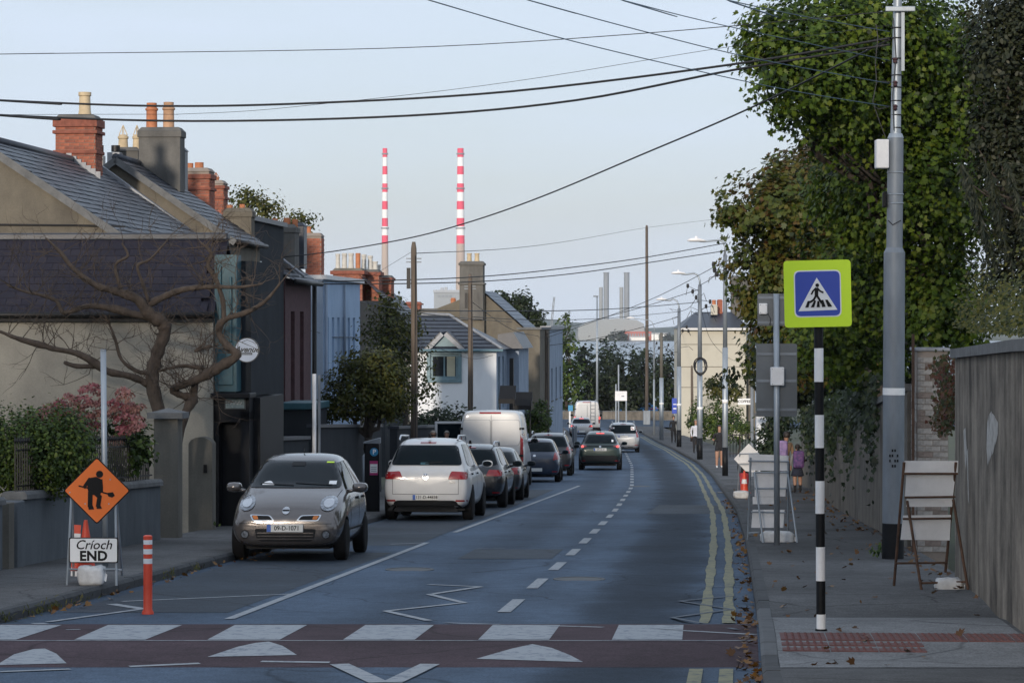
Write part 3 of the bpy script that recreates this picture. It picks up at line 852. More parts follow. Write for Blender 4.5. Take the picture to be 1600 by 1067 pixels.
# ------------------------------------------------------------------ far shore: chimneys, plant, ships, hills
def far_chimney(label, x, ytop, ybase, w_top, w_bot, Y):
    k = Y / F
    b = at(x, ybase, Y); h = (ybase - ytop) * k
    t = thing('power_station_chimney', label, 'chimney', b, group='striped chimneys')
    N = 26; R = lambda f: (w_bot + (w_top - w_bot) * f) / 2 * k
    ys = [232, 246, 260, 273, 287, 300.5, 314.5, 327.5, 341, 354, 368, 381]
    zs = [(ybase - q) * k for q in ys]
    mb = MB(); mb.lathe([(R(0), 0), (R(zs[-1] / h), zs[-1])], n=N); mb.build('shaft', 'far_concrete', t, auto=40)
    for i in range(len(zs) - 1):
        c = MB(); c.lathe([(R(zs[i + 1] / h) + .02, zs[i + 1]), (R(zs[i] / h) + .02, zs[i])], n=N)
        c.build('red_band' if i % 2 == 0 else 'white_band', 'far_red' if i % 2 == 0 else 'far_white', t, auto=40)
    for q in (242, 296, 358):
        z = (ybase - q) * k; r = R(z / h)
        c = MB(); c.lathe([(r, z), (r + 1.0, z + .3), (r + 1.0, z + 1.4), (r, z + 1.6)], n=N); c.build('gallery', 'far_grey', t)
M['far_red'] = mat('chimney_red', (.78, .07, .13), .8, var=.06, scale=.05)
M['far_white'] = mat('chimney_white', (.86, .86, .84), .8, var=.05, scale=.05)
M['far_concrete'] = mat('chimney_concrete', (.46, .37, .31), .9, var=.15, scale=.03, stretch=(1, 1, .3))
M['far_grey'] = mat('plant_grey', (.24, .26, .28), .8, var=.1, scale=.02)
M['far_clad'] = mat('plant_cladding', (.30, .32, .33), .8, var=.05, scale=.01)
M['far_roof'] = mat('plant_roof', (.38, .40, .42), .8, var=.1, scale=.02)
M['far_brickred'] = mat('dock_shed_red', (.42, .13, .10), .8, var=.1, scale=.02)
far_chimney('red and white striped power station chimney, slimmer one further back', 601.5, 232, 540, 7.2, 13, 2960)
far_chimney('red and white striped power station chimney rising behind the grey chimney stack', 719.5, 232, 540, 9.6, 16.5, 2900)
# grey steel stacks of the incinerator with its long pale building
def px_box(mb, x0, x1, y0, y1, Y, D, ref, mi=0):
    a = at(x0, y1, Y) - ref; b = at(x1, y0, Y) - ref
    mb.box(a.x, b.x, a.y, a.y + D, a.z, b.z, mi)
ref = at(960, 534, 2870)
t = thing('waste_plant', 'long pale curved waste-burning plant hall across the bay', 'power plant', ref)
mb = MB(); k = 2870 / F
prof = [(902, 534), (904, 512), (915, 505), (935, 500), (965, 497.5), (995, 500), (1006, 506), (1008, 534)]
mb.prism([at(x, y, 2870) - ref for x, y in prof][::-1], (0, 80, 0)); mb.build('hall', 'far_clad', t)
for x0, x1, y0 in ((943, 951.5, 427), (975, 983.5, 427)):
    c = at((x0 + x1) / 2, 500, 2875) - ref; mb = MB()
    mb.lathe([((x1 - x0) / 2 * k, -20), ((x1 - x0) / 2 * k, (500 - y0) * k), ((x1 - x0) / 2 * k * 1.12, (500 - y0) * k + .2), ((x1 - x0) / 2 * k * 1.12, (501.5 - y0) * k)], c, 18); mb.build('flue', 'far_grey', t, auto=40)
for x0, x1, y0 in ((936, 942, 448.5), (968, 974, 448.5)):
    c = at((x0 + x1) / 2, 500, 2890) - ref; mb = MB()
    mb.lathe([((x1 - x0) / 2 * k, -20), ((x1 - x0) / 2 * k, (500 - y0) * k)], c, 18); mb.build('flue', 'far_clad', t, auto=40)
ref = at(700, 536, 2800)
t = thing('turbine_hall', 'pale boxy power station block between the two chimneys', 'power plant', ref)
mb = MB(); px_box(mb, 678, 722, 457, 536, 2800, 60, ref); mb.build('hall', 'far_clad', t)
mb = MB(); px_box(mb, 677, 723, 453, 456.9, 2799, 62, ref); mb.build('roof', 'far_roof', t)
mb = MB(); px_box(mb, 688, 693, 449.5, 453, 2800, 10, ref); px_box(mb, 694.5, 699, 448.5, 453, 2800, 10, ref); mb.build('roof_plant', 'far_roof', t)
for i in range(4): mb = MB(); px_box(mb, 684 + i * 6, 688 + i * 6, 461, 464, 2799.5, 1, ref); mb.build('louvre', 'far_grey', t)
ref = at(985, 534, 2862)
t = thing('dock_shed', 'long low red brick dock shed on the far shore', 'shed', ref)
mb = MB(); px_box(mb, 975, 1018, 518, 534, 2862, 15, ref); mb.build('wall', 'far_brickred', t)
for i in range(9):
    mb = MB(); px_box(mb, 979 + i * 4.3, 981.5 + i * 4.3, 521, 525, 2861.6, .3, ref); mb.build('window', 'far_grey', t)
for x0, x1, y0, nm in ((983, 1012, 525, 'white storage shed in front of the red dock shed'), (1018, 1043, 520, 'white storage shed beyond the lamp posts on the far shore')):
    ref = at(x0, 534, 2855); t = thing('storage_shed', nm, 'shed', ref)
    mb = MB(); px_box(mb, x0, x1, y0 + 2, 534, 2855, 5, ref); mb.build('wall', 'far_white', t)
    mb = MB(); px_box(mb, x0 - .4, x1 + .4, y0, y0 + 1.9, 2854.5, 6, ref); mb.build('roof', 'far_roof', t)
M['far_hill'] = mat('far_hill', (.06, .085, .075), .95, var=.3, scale=.004)
hm = MB()
g = random.Random(5); N = 60
top = [(x, 505 + 6 * math.sin(x * .013) + 4 * math.sin(x * .05 + 1) + g.uniform(-1, 1)) for x in np.linspace(300, 1500, N)]
vs = [at(x, y, 4600)[:] for x, y in top] + [at(x, 536, 4000)[:] for x, y in top] + [at(x, 525, 5200)[:] for x, y in top]
hm.add(vs, [(N + i, N + i + 1, i + 1, i) for i in range(N - 1)] + [(i, i + 1, 2 * N + i + 1, 2 * N + i) for i in range(N - 1)])
hill = hm.build('hills', 'far_hill', smooth=True); hill['kind'] = 'structure'
tr = thing('shore_trees', 'dark clump of trees on the far shore below the plant', 'trees', at(968, 534, 2840))
P, N_, T_ = blob_points([(((x - 968) * .632, 0, (534 - y) * .632), (r * .632, 6, r * .55)) for x, y, r in ((958, 527, 9), (970, 524, 10), (976, 528, 7), (1040, 529, 10), (1050, 530, 8))], 900, 5, .2, 8, .4)
o = link('crown', leaf_mesh('crown', P, N_, 2.6, 'oval', 'lf_dark', 5), tr); o['kind'] = 'stuff'
# leaning crane jib by the port
cr = thing('dock_crane', 'thin leaning crane jib above the rooftops', 'crane', at(857, 500, 1500))
mb = MB(); b0 = Vector((0, 0, -18)); b1 = at(866, 464, 1500) - at(857, 500, 1500)
for dx in (-.5, .5):
    mb.tube([b0 + Vector((dx, 0, 0)), b1 + Vector((dx * .6, 0, 0))], .22, 5)
for i in range(9):
    a = b0.lerp(b1, i / 9); b = b0.lerp(b1, (i + 1) / 9); s = 1 if i % 2 else -1
    mb.tube([a + Vector((.5 * s, 0, 0)), b - Vector((.5 * s, 0, 0))], .15, 4)
mb.build('jib', 'far_grey', cr)
# ------------------------------------------------------------------ buildings
def slate_field(name, parent, o, ux, us, w, h, m=('slate', 'slate_b'), sw=.3, ex=.21, seed=1):
    """a whole roof slope of small slates joined into one part"""
    o, ux, us = Vector(o), Vector(ux).normalized(), Vector(us).normalized(); nrm = ux.cross(us)
    g = random.Random(seed); mb = MB()
    mb.add([o, o + ux * w, o + ux * w + us * h, o + us * h], [(0, 1, 2, 3)])
    for r in range(int(math.ceil(h / ex))):
        x = -(sw / 2) * (r % 2)
        while x < w:
            a, b = max(0, x) + .006, min(w, x + sw) - .006
            if b > a:
                v0 = r * ex + g.uniform(-.008, .008); v1 = min(v0 + ex * 1.3, h + .02); t = .026 + g.uniform(-.006, .008)
                P = lambda u, v, n: o + ux * u + us * v + nrm * n
                mb.add([P(a, v0, t), P(b, v0, t), P(b, v1, .006), P(a, v1, .006), P(a, v0, .002), P(b, v0, .002)], [(0, 1, 2, 3), (4, 5, 1, 0)], 0 if g.random() < .7 else 1)
            x += sw
    o_ = mb.build(name, list(m), parent); o_['kind'] = 'stuff'
    return o_

def chimney_px(root, x0, x1, y0, y1, Y, depth, m, pots=(), cap=True, brickwork=False, bands=(), capm=None, name='chimney'):
    """chimney stack whose camera face spans the given photo pixels at distance Y"""
    a = loc_of(root, at(x0, y1, Y)); b = loc_of(root, at(x1, y0, Y))
    w = abs(b.x - a.x); z0, z1 = a.z, b.z; xm = (a.x + b.x) / 2; yn = (a.y + b.y) / 2
    mb = MB(); mb.box(xm - w / 2, xm + w / 2, yn, yn + depth, z0, z1); bd = MB()
    for f0, f1, out in bands:
        za, zb = z1 - (z1 - z0) * f0, z1 - (z1 - z0) * f1
        bd.box(xm - w / 2 - out, xm + w / 2 + out, yn - out, yn + depth + out, zb, za)
    ch = mb.build(name, m, root, bevel=.012)
    if bands: bd.build('corbel', 'brick_b' if brickwork else m, ch, bevel=.012)
    if cap:
        c = MB(); c.lathe([(w * .5 * 1.05, 0), (w * .42, .12)], (0, 0, 0), 4)
        c = MB(); e = .03
        c.add([(xm - w / 2 - e, yn - e, z1), (xm + w / 2 + e, yn - e, z1), (xm + w / 2 + e, yn + depth + e, z1), (xm - w / 2 - e, yn + depth + e, z1),
               (xm - w / 2 + .06, yn + .06, z1 + .10), (xm + w / 2 - .06, yn + .06, z1 + .10), (xm + w / 2 - .06, yn + depth - .06, z1 + .10), (xm - w / 2 + .06, yn + depth - .06, z1 + .10)],
              [(0, 1, 5, 4), (1, 2, 6, 5), (2, 3, 7, 6), (3, 0, 4, 7), (4, 5, 6, 7), (3, 2, 1, 0)])
        c.build('flaunching', capm or m, ch)
    if brickwork:
        bricks(ch, (xm - w / 2, yn, z0), (1, 0, 0), (0, -1, 0), w, z1 - z0 - .01, seed=int(x0), limit=220)
        bricks(ch, (xm + w / 2, yn, z0), (0, 1, 0), (1, 0, 0), depth, z1 - z0 - .01, seed=int(x0) + 1, limit=80)
    k = Y / F
    for px, py, pw, pm, st in pots:
        c = loc_of(root, at(px, y0, Y)); h = (y0 - py) * k; r = pw / 2 * k
        p = MB(); cc = (c.x, yn + depth / 2, z1 + .02)
        if st == 'roll': p.lathe([(r * 1.25, 0), (r * 1.15, h * .15), (r, h * .3), (r * .92, h * .85), (r * 1.08, h * .87), (r * 1.08, h), (r * .75, h), (r * .7, h * .6)], cc, 14)
        elif st == 'band': p.lathe([(r * 1.2, 0), (r * 1.05, h * .1), (r, h * .72), (r * 1.2, h * .74), (r * 1.2, h * .8), (r * .95, h * .83), (r * .95, h), (r * .7, h), (r * .7, h * .6)], cc, 14)
        elif st == 'cowl':
            p.lathe([(r * 1.1, 0), (r * .95, h * .45), (r * 1.15, h * .48), (r * 1.15, h * .55), (r * .9, h * .58), (r * .9, h * .62), (r * .6, h * .62)], cc, 14)
            for q in range(4):
                an = q * math.pi / 2 + .4
                p.tube([(cc[0] + r * .9 * math.cos(an), cc[1] + r * .9 * math.sin(an), cc[2] + h * .6), (cc[0], cc[1], cc[2] + h)], .012, 4)
        else: p.lathe([(r, 0), (r, h), (r * .8, h), (r * .8, h * .7)], cc, 14)
        p.build('pot', pm, ch, auto=35)
    return ch

def gable_house(root, x0, x1, y0, y1, ze, xr, zrg, wall, over=.12, roofm=('slate', 'slate_b'), openings=(), right_open=(), sl=.21, zb=-.4, wm2=None, slate_left=False):
    mb = MB()
    mb.poly([(x0, y0, zb), (x1, y0, zb), (x1, y0, ze), (xr, y0, zrg), (x0, y0, ze)])
    mb.poly([(x0, y1, zb), (x1, y1, zb), (x1, y1, ze), (xr, y1, zrg), (x0, y1, ze)][::-1])
    mb.poly([(x0, y0, zb), (x0, y0, ze), (x0, y1, ze), (x0, y1, zb)])
    wall_panel(mb, (x1, y0, zb), (0, 1, 0), (0, 0, 1), (1, 0, 0), y1 - y0, ze - zb, right_open, .12, 1 if wm2 else 0, 1 if wm2 else 0)
    w = mb.build('wall', [wall, wm2] if wm2 else [wall], root)
    for op in right_open: window_in(root, (x1, y0, zb), (0, 1, 0), (0, 0, 1), (1, 0, 0), op)
    for s, xe in ((1, x1), (-1, x0)):
        run = abs(xe - xr); rise = zrg - ze; L = math.hypot(run, rise); us = Vector(((xr - xe) / L, 0, rise / L))
        e = Vector((xe, y0 - over, ze)) - us * .2 + Vector((0, 0, .03))
        if s == 1: slate_field('roof_slates', root, e, (0, 1, 0), us, y1 - y0 + over, L + .2, roofm, ex=sl)
        else: slate_field('roof_slates', root, e + Vector((0, y1 - y0 + over, 0)), (0, -1, 0), us, y1 - y0 + over, L + .2, roofm, ex=sl * 2, sw=.6)
        v = MB(); n = Vector((s * rise / L, 0, run / L))
        p0 = Vector((xe, y0 - over - .01, ze)) - us * .2; p1 = Vector((xr, y0 - over - .01, zrg))
        v.prism([p0 - n * .10, p1 - n * .10, p1 + n * .05, p0 + n * .05], (0, .03, 0)); v.build('verge', 'coping', root)
    rd = MB(); rd.tube([(xr, y0 - over, zrg + .05), (xr, y1, zrg + .05)], .09, 8); rd.build('ridge', 'slate', root, smooth=True)
    gt = MB(); xe = x1 + .17; gt.tube([(xe, y0 - over, ze - .10), (xe, y1, ze - .10)], .06, 8); gt.build('gutter', 'iron', root, smooth=True)
    return w

GB = lambda Y: zr(Y) + PVH
# the gabled house furthest left
R1 = thing('gabled_house', 'pebbledashed gable house with slate roof and red brick chimney behind the cottage', 'house', (-10.6, 57, GB(57)), TH)
gable_house(R1, -3.7, 3.7, 0, 10.6, 5.05, 0, 7.50, 'render_tan', right_open=[(2, 3, 3.3, 4.9), (6, 7, 3.3, 4.9)])
chimney_px(R1, 86, 149, 186, 275, 65.5, .75, 'mortar', [(127, 144, 19, 'buff', 'roll')], brickwork=True, bands=[(0, .14, .055), (.2, .26, .06), (.55, .61, .05)], capm='render_grey')
mb = MB(); a = loc_of(R1, at(104, 243, 65.2))
for i in range(7):                                         # stepped lead flashing at the stack's foot
    mb.box(a.x + i * .11, a.x + i * .11 + .12, a.y - .03, a.y - .005, a.z - .12 - i * .09, a.z + .05 - i * .07)
mb.build('flashing', 'lead', R1)
mb = MB(); p0 = loc_of(R1, at(150, 266, 67.6)); p1 = loc_of(R1, at(312, 383, 67.6))
d = (p1 - p0); n = Vector((.55, 0, .83))
mb.prism([p0, p1, p1 + n * .16, p0 + n * .16], (0, .3, 0)); mb.build('parapet', 'lead', R1)
sv = MB(); z = loc_of(R1, at(60, 351, 57)).z; sv.tube([(0, -.05, z), (2.0, -.05, z - .02), (3.0, -.05, z - .05)], .018, 6); sv.build('cable', 'blackwire', R1)
# the taller gable behind it
R2 = thing('gabled_house', 'grey gable house with tall rendered chimney and two orange pots', 'house', (-9.35, 68.1, GB(68)), TH)
gable_house(R2, -2.6, 2.7, 0, 4.4, 6.25, 0, 8.05 + .05, 'render_tan', roofm=('slate', 'slate'))
chimney_px(R2, 216, 282, 205, 300, 70.5, .6, 'render_grey', [(233, 161, 17, 'terra', 'band'), (260, 160, 17, 'terra_b', 'band')], bands=[(0, .10, .03)], capm='render_grey')
chimney_px(R2, 281, 289, 236, 300, 72.3, .4, 'slate', cap=True)
chimney_px(R2, 178, 216, 236, 262, 71.8, .5, 'render_grey', [(189, 196, 15, 'buff', 'cowl'), (211, 196, 13, 'buff', 'cowl')], capm='render_grey')
chimney_px(R2, 167, 187, 238, 262, 71.2, .4, 'lead', [(178, 228, 14, 'iron', '')], cap=False)
chimney_px(R2, 150, 161, 243, 262, 70.5, .3, 'pot_white', [(155, 228, 10, 'iron', '')], cap=False)
# dark rendered tall house, street front in deep shade
R3 = thing('terraced_house', 'tall dark rendered house behind the round hanging sign', 'house', (-6.62, 72.2, GB(72)), TH)
op3 = [(1.1, 1.85, 3.1, 4.8), (3.0, 3.75, 3.1, 4.8), (1.1, 1.85, .9, 2.4), (3.0, 3.75, .9, 2.4), (1.1, 1.75, 5.3, 6.4)]
op3 = [(1.1, 1.85, 3.1, 4.8), (3.0, 3.75, 3.1, 4.8), (1.1, 1.85, .9, 2.4), (3.0, 3.75, .9, 2.4)]
mb = MB(); H3 = 7.25
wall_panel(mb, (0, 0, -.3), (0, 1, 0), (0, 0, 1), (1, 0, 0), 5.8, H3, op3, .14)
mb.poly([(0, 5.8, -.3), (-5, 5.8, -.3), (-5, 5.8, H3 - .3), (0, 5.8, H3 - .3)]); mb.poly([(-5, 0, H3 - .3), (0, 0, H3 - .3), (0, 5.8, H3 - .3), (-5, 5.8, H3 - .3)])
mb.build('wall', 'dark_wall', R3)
for op in op3: window_in(R3, (0, 0, -.3), (0, 1, 0), (0, 0, 1), (1, 0, 0), op, .14, frame='frame_d', sill='frame_d')
w = window_in(R3, (0, 0, -.3), (0, 1, 0), (0, 0, 1), (1, 0, 0), (1.0, 1.6, 5.75, 6.25), -.04, frame='frame_w', sill=None)
mb = MB(); mb.box(-4.8, 0, -.02, .24, -.3, H3 - .4); mb.build('end_wall', 'render_tan', R3)
mb = MB(); mb.box(-.05, .1, 0, 5.85, H3 - .29, H3 - .17); mb.build('parapet_coping', 'slate', R3)
chimney_px(R3, 350, 393, 331, 400, 72, .5, 'render_tan', [(356, 321, 10, 'terra', ''), (376, 320, 9, 'terra', '')], bands=[(0, .12, .03)])
chimney_px(R3, 287, 327, 268, 352, 76, .8, 'mortar', [(292, 255, 11, 'terra', ''), (307, 254, 14, 'terra', '')], brickwork=True, bands=[(.05, .14, .05), (.3, .35, .05)])
chimney_px(R3, 327, 349, 287, 345, 80, .7, 'mortar', [(334, 270, 10, 'terra', 'cowl')], brickwork=True, bands=[(.05, .14, .05), (.35, .42, .05)])
# maroon brick house
R4 = thing('terraced_house', 'maroon brick house with narrow arched windows and a dark downpipe', 'house', (-6.15, 78.1, GB(78)), TH)
mb = MB(); H4 = 6.1
op4 = [(1.0, 1.7, 2.6, 5.2), (2.7, 3.4, 2.6, 5.2), (1.0, 1.7, .5, 1.9), (2.7, 3.4, .5, 1.7)]
wall_panel(mb, (0, 0, -.3), (0, 1, 0), (0, 0, 1), (1, 0, 0), 4.8, H4, op4, .16)
mb.poly([(-4, 0, -.3), (0, 0, -.3), (0, 0, H4 - .3), (-4, 0, H4 - .3)]); mb.poly([(0, 4.8, -.3), (-4, 4.8, -.3), (-4, 4.8, H4 - .3), (0, 4.8, H4 - .3)])
mb.build('wall', 'brick_m', R4)
for op in op4: window_in(R4, (0, 0, -.3), (0, 1, 0), (0, 0, 1), (1, 0, 0), op, .16, frame='frame_d')
L4 = math.hypot(3.4, 2.3); slate_field('roof_slates', R4, (.25, -.1, H4 - .38), (0, 1, 0), (-3.4 / L4, 0, 2.3 / L4), 5, L4, seed=4)
mb = MB(); mb.poly([(.1, -.05, H4 - .3), (-3.3, -.05, H4 + 1.9), (-6.5, -.05, H4 - .3)]); mb.build('gable', 'dark_wall', R4)
mb = MB(); mb.tube([(.08, 4.95, -.2), (.08, 4.95, H4 - .4)], .07, 8); mb.tube([(.3, -.1, H4 - .4), (.3, 4.9, H4 - .4)], .07, 8); mb.build('downpipe', 'iron', R4, smooth=True)
mb = MB(); q0 = loc_of(R4, at(441, 405, 79)); q1 = loc_of(R4, at(476, 432, 79)); mb.tube([q0, q1], .05, 6); q2 = loc_of(R4, at(440, 429, 79)); q3 = loc_of(R4, at(467, 431, 79)); mb.tube([q2, q3], .04, 6); mb.build('flashing', 'lead', R4)
chimney_px(R4, 420, 461, 356, 420, 80, .8, 'render_grey', [(426, 342, 9, 'terra', ''), (445, 341, 11, 'terra', ''), (458, 343, 9, 'terra', '')], bands=[(0, .12, .03)])
chimney_px(R4, 461, 475, 353, 420, 82.5, .6, 'slate')
chimney_px(R4, 477, 502, 369, 430, 88, .6, 'mortar', [(480, 355, 8, 'terra', 'roll')], brickwork=True)
# low teal shed roof before the brick house
R4b = thing('flat_roofed_porch', 'low dark teal flat-roofed porch in front of the maroon house', 'porch', (at(466, 700, 70).x, 70, GB(70)), TH)
mb = MB(); a = loc_of(R4b, at(440, 640, 70)); b = loc_of(R4b, at(491, 640, 70)); mb.box(a.x, b.x, 0, 2.2, 0, a.z); mb.build('wall', 'dark_wall', R4b)
mb = MB(); mb.box(a.x - .06, b.x + .06, -.1, 2.3, a.z + .003, a.z + .17); mb.build('roof', 'teal', R4b, bevel=.02)
# pale blue house: end wall to the camera, long front to the street
R5 = thing('pale_blue_house', 'pale blue rendered house with a row of narrow tall windows', 'house', (-5.77, 88, GB(88)), TH)
H5 = 6.55; op5 = [(.7 + i * 1.25, 1.25 + i * 1.25, 2.9, 5.4) for i in range(6)]
mb = MB(); wall_panel(mb, (0, 0, -.3), (0, 1, 0), (0, 0, 1), (1, 0, 0), 8.8, H5, op5, .14)
mb.poly([(0, 8.8, -.3), (-4, 8.8, -.3), (-4, 8.8, H5 - .3), (0, 8.8, H5 - .3)]); mb.build('wall', 'blue_wall', R5)
mb = MB(); mb.box(-.9, -.003, -.12, .1, -.3, H5 - .3); mb.build('end_wall', 'bluegrey_wall', R5)
for op in op5: window_in(R5, (0, 0, -.3), (0, 1, 0), (0, 0, 1), (1, 0, 0), op, .14, frame='blue_wall', pane='blue_wall', bars=(0, 1))
mb = MB(); mb.box(-4, .14, -.15, 8.9, H5 - .29, H5 - .16); mb.build('parapet_coping', 'frame_w', R5)
mb = MB(); mb.tube([(.07, .15, 0), (.07, .15, H5 - .4)], .05, 8); mb.tube([(.07, 4.4, 3.0), (.07, 4.4, H5 - .4)], .04, 8); mb.build('downpipe', 'bluegrey_wall', R5, smooth=True)
# red brick house with long chimney stacks
R6 = thing('brick_house', 'orange-red brick house whose long stacks carry many pale pots', 'house', (at(580, 600, 112).x, 112, GB(112)), TH)
k6 = 112 / F
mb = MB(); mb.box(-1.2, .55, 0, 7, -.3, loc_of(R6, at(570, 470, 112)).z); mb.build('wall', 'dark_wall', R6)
Lr = 3.4; slate_field('roof_slates', R6, (1.15, -.2, loc_of(R6, at(610, 492, 112)).z), (0, 1, 0), (-.72, 0, .69), 6, 2.2, seed=6)
chimney_px(R6, 520, 566, 423, 470, 112, 1.0, 'mortar', [(525, 397, 7, 'pot_white', 'roll'), (535.5, 396, 8, 'pot_white', 'roll'), (546, 396, 8, 'pot_white', 'roll'), (557, 396, 8, 'terra', '')], brickwork=True, capm='render_tan', bands=[(0, .12, .1)])
chimney_px(R6, 560, 592, 425, 480, 113.2, 1.0, 'mortar', [(566, 398, 8, 'pot_white', 'roll'), (576, 400, 8, 'pot_white', 'roll'), (584, 409, 8, 'pot_white', 'roll')], brickwork=True, capm='render_grey', bands=[(0, .1, .08)])
chimney_px(R6, 585, 611, 434, 480, 114.5, 1.0, 'mortar', [(589, 414, 7, 'pot_white', 'roll')], brickwork=True, capm='render_grey', bands=[(0, .1, .06)])

# ------------------------------------------------------------------ cottage, shop and its sign
RC = thing('cottage', 'low cream cottage end wall with purple slate roof behind the bare tree', 'cottage', (-5.4, 52, GB(52)), TH)
zc = loc_of(RC, at(335, 492, 52)).z
mb = MB(); mb.box(-8.2, 0, 0, 2.9, -.3, zc - .12); mb.build('wall', 'cream_wall', RC)
mb = MB(); mb.box(-8.3, .02, -.14, .02, zc - .117, zc - .02); mb.build('eaves_board', 'shop_black', RC)
mb = MB(); mb.tube([(-8.3, -.20, zc + .0), (.05, -.20, zc + .0)], .055, 8); mb.build('gutter', 'iron', RC, smooth=True)
us = Vector((0, 1.5, 1.42)).normalized(); Lc = 2.07
mb = MB(); mb.prism([(-8.3, -.16, zc), (.04, -.16, zc), (.04, -.16 + us.y * Lc, zc + us.z * Lc), (-8.3, -.16 + us.y * Lc, zc + us.z * Lc)], (0, .05, -.06)); mb.build('roof_deck', 'slate_purple', RC)
mb = MB(); mb.prism([(-8.3, -.16 + us.y * Lc, zc + us.z * Lc), (.04, -.16 + us.y * Lc, zc + us.z * Lc), (.04, 3.1, zc), (-8.3, 3.1, zc)], (0, -.03, -.06)); mb.build('rear_roof', 'slate_purple', RC)
slates(RC, (-5.3, -.2, zc + .03), (1, 0, 0), us, 5.34, Lc, .275, .19, ('slate_purple', 'slate_purple2'), 300)
mb = MB(); mb.box(-8.3, .06, -.30 + us.y * Lc, .0 + us.y * Lc, zc + us.z * Lc - .04, zc + us.z * Lc + .10); mb.build('ridge', 'slate', RC, bevel=.03)
RS = thing('shop_front', 'narrow teal shop with black doorway under a small painted fascia', 'shop', (-5.4, 52.1, GB(52)), TH)
zt = loc_of(RS, at(350, 398, 52)).z; zm = loc_of(RS, at(350, 612, 52)).z
mb = MB(); mb.box(.02, .42, 0, .5, zm, zt); mb.build('upper_wall', 'teal', RS)
mb = MB(); mb.box(.02, .60, .503, 3.2, zm - .1, zt - .1); mb.build('rear_wall', 'dark_wall', RS)
mb = MB(); mb.box(.08, .36, -.03, -.004, zm + .12, zm + .9); mb.box(.10, .15, -.06, -.004, zm + .9, zt - .2); mb.box(.30, .34, -.06, -.004, zm + .9, zt - .4); mb.build('teal_panel', 'teal', RS, bevel=.01)
mb = MB(); mb.box(.02, .78, .45, 3.2, -.3, zm - .12); mb.box(.0, .1, -.02, .45, -.3, zm - .35); mb.box(.5, .66, -.02, .45, -.3, zm - .35); mb.box(0, .66, -.02, .45, zm - .55, zm - .12); mb.build('lower_wall', 'shop_black', RS)
mb = MB(); mb.box(.1, .5, .30, .36, -.3, zm - .56); mb.build('door', 'shop_black', RS, bevel=.01)
mb = MB(); mb.box(-.02, .70, -.22, .5, zm - .118, zm - .02); mb.build('canopy', 'shop_black', RS, bevel=.02)
fs = loc_of(RS, at(367, 629, 52))
mb = MB(); mb.box(fs.x - .19, fs.x + .19, -.05, -.022, fs.z - .12, fs.z + .12); mb.build('fascia_sign', 'frame_d', RS)
M['signscript'] = mat('faded_sign', (.22, .27, .27), .6, var=.5, scale=9)
mb = MB(); mb.box(fs.x - .17, fs.x + .17, -.056, -.052, fs.z - .10, fs.z + .10); mb.build('sign_face', 'signscript', RS)
sg = MB(); g = random.Random(3); pts = [(fs.x - .12 + i * .02, -.06, fs.z + .035 * math.sin(i * 2.1) + g.uniform(-.01, .01)) for i in range(13)]; sg.tube(pts, .008, 5); sg.build('script_mark', 'frame_w', RS)
RN = thing('hanging_sign', 'round white hanging sign reading Avenue on the teal shop', 'sign', at(386, 547, 51.8) + Vector((0, 0, 0)), TH)
r0 = 19.5 * 51.8 / F
mb = MB(); mb.lathe([(r0, -.03), (r0, .03)], n=40, axis='y'); mb.build('rim', 'frame_d', RN, auto=40)
M['sign_pale'] = mat('pale_sign_face', (.50, .56, .66), .5, var=.04)
mb = MB(); mb.lathe([(r0 * .93, -.034), (r0 * .93, .034)], n=40, axis='y'); mb.build('face', 'sign_pale', RN, auto=40)
text_mesh('Avenue', .145, 'lettering', 'frame_d', RN, Matrix.Translation((0.0, -.037, .01)) @ FRONT, .001, shear=.45, bold=.004)
mb = MB(); mb.box(-.10, .10, -.038, -.034, -.085, -.045); mb.build('dark_band', 'frame_d', RN)
mb = MB(); [mb.box(-.085 + i * .016, -.077 + i * .016, -.041, -.0382, -.072, -.058) for i in range(11)]; mb.build('small_print', 'sign_pale', RN)
mb = MB(); mb.tube([(-r0 - .22, 0, .02), (-r0 + .02, 0, .02)], .015, 6); mb.build('bracket', 'iron', RN)
FL = thing('feather_flag', 'tall narrow pale blue feather flag beside the shop door', 'flag', (at(398, 700, 55).x, 55, GB(55)), TH)
f0, f1 = loc_of(FL, at(393, 595, 55)), loc_of(FL, at(403, 684, 55))
mb = MB(); mb.tube([(f0.x, 0, 0), (f0.x, 0, f0.z - .1), (f0.x + .04, 0, f0.z + .05), (f0.x + .09, 0, f0.z + .09)], .012, 6); mb.build('pole', 'galv', FL)
mb = MB(); zs = np.linspace(f1.z, f0.z, 9)
for i in range(8):
    y0_, y1_ = .03 * math.sin(i * 1.1), .03 * math.sin((i + 1) * 1.1); wd = (f1.x - f0.x)
    mb.prism([(f0.x + .01, y0_ * .3, zs[i]), (f0.x + .01 + wd * (1 - .02 * i), y0_, zs[i]), (f0.x + .01 + wd * (1 - .02 * (i + 1) if i < 6 else .55), y1_, zs[i + 1]), (f0.x + .01, y1_ * .3, zs[i + 1])], (0, .004, 0))
mb.build('cloth', 'sign_pale', FL)

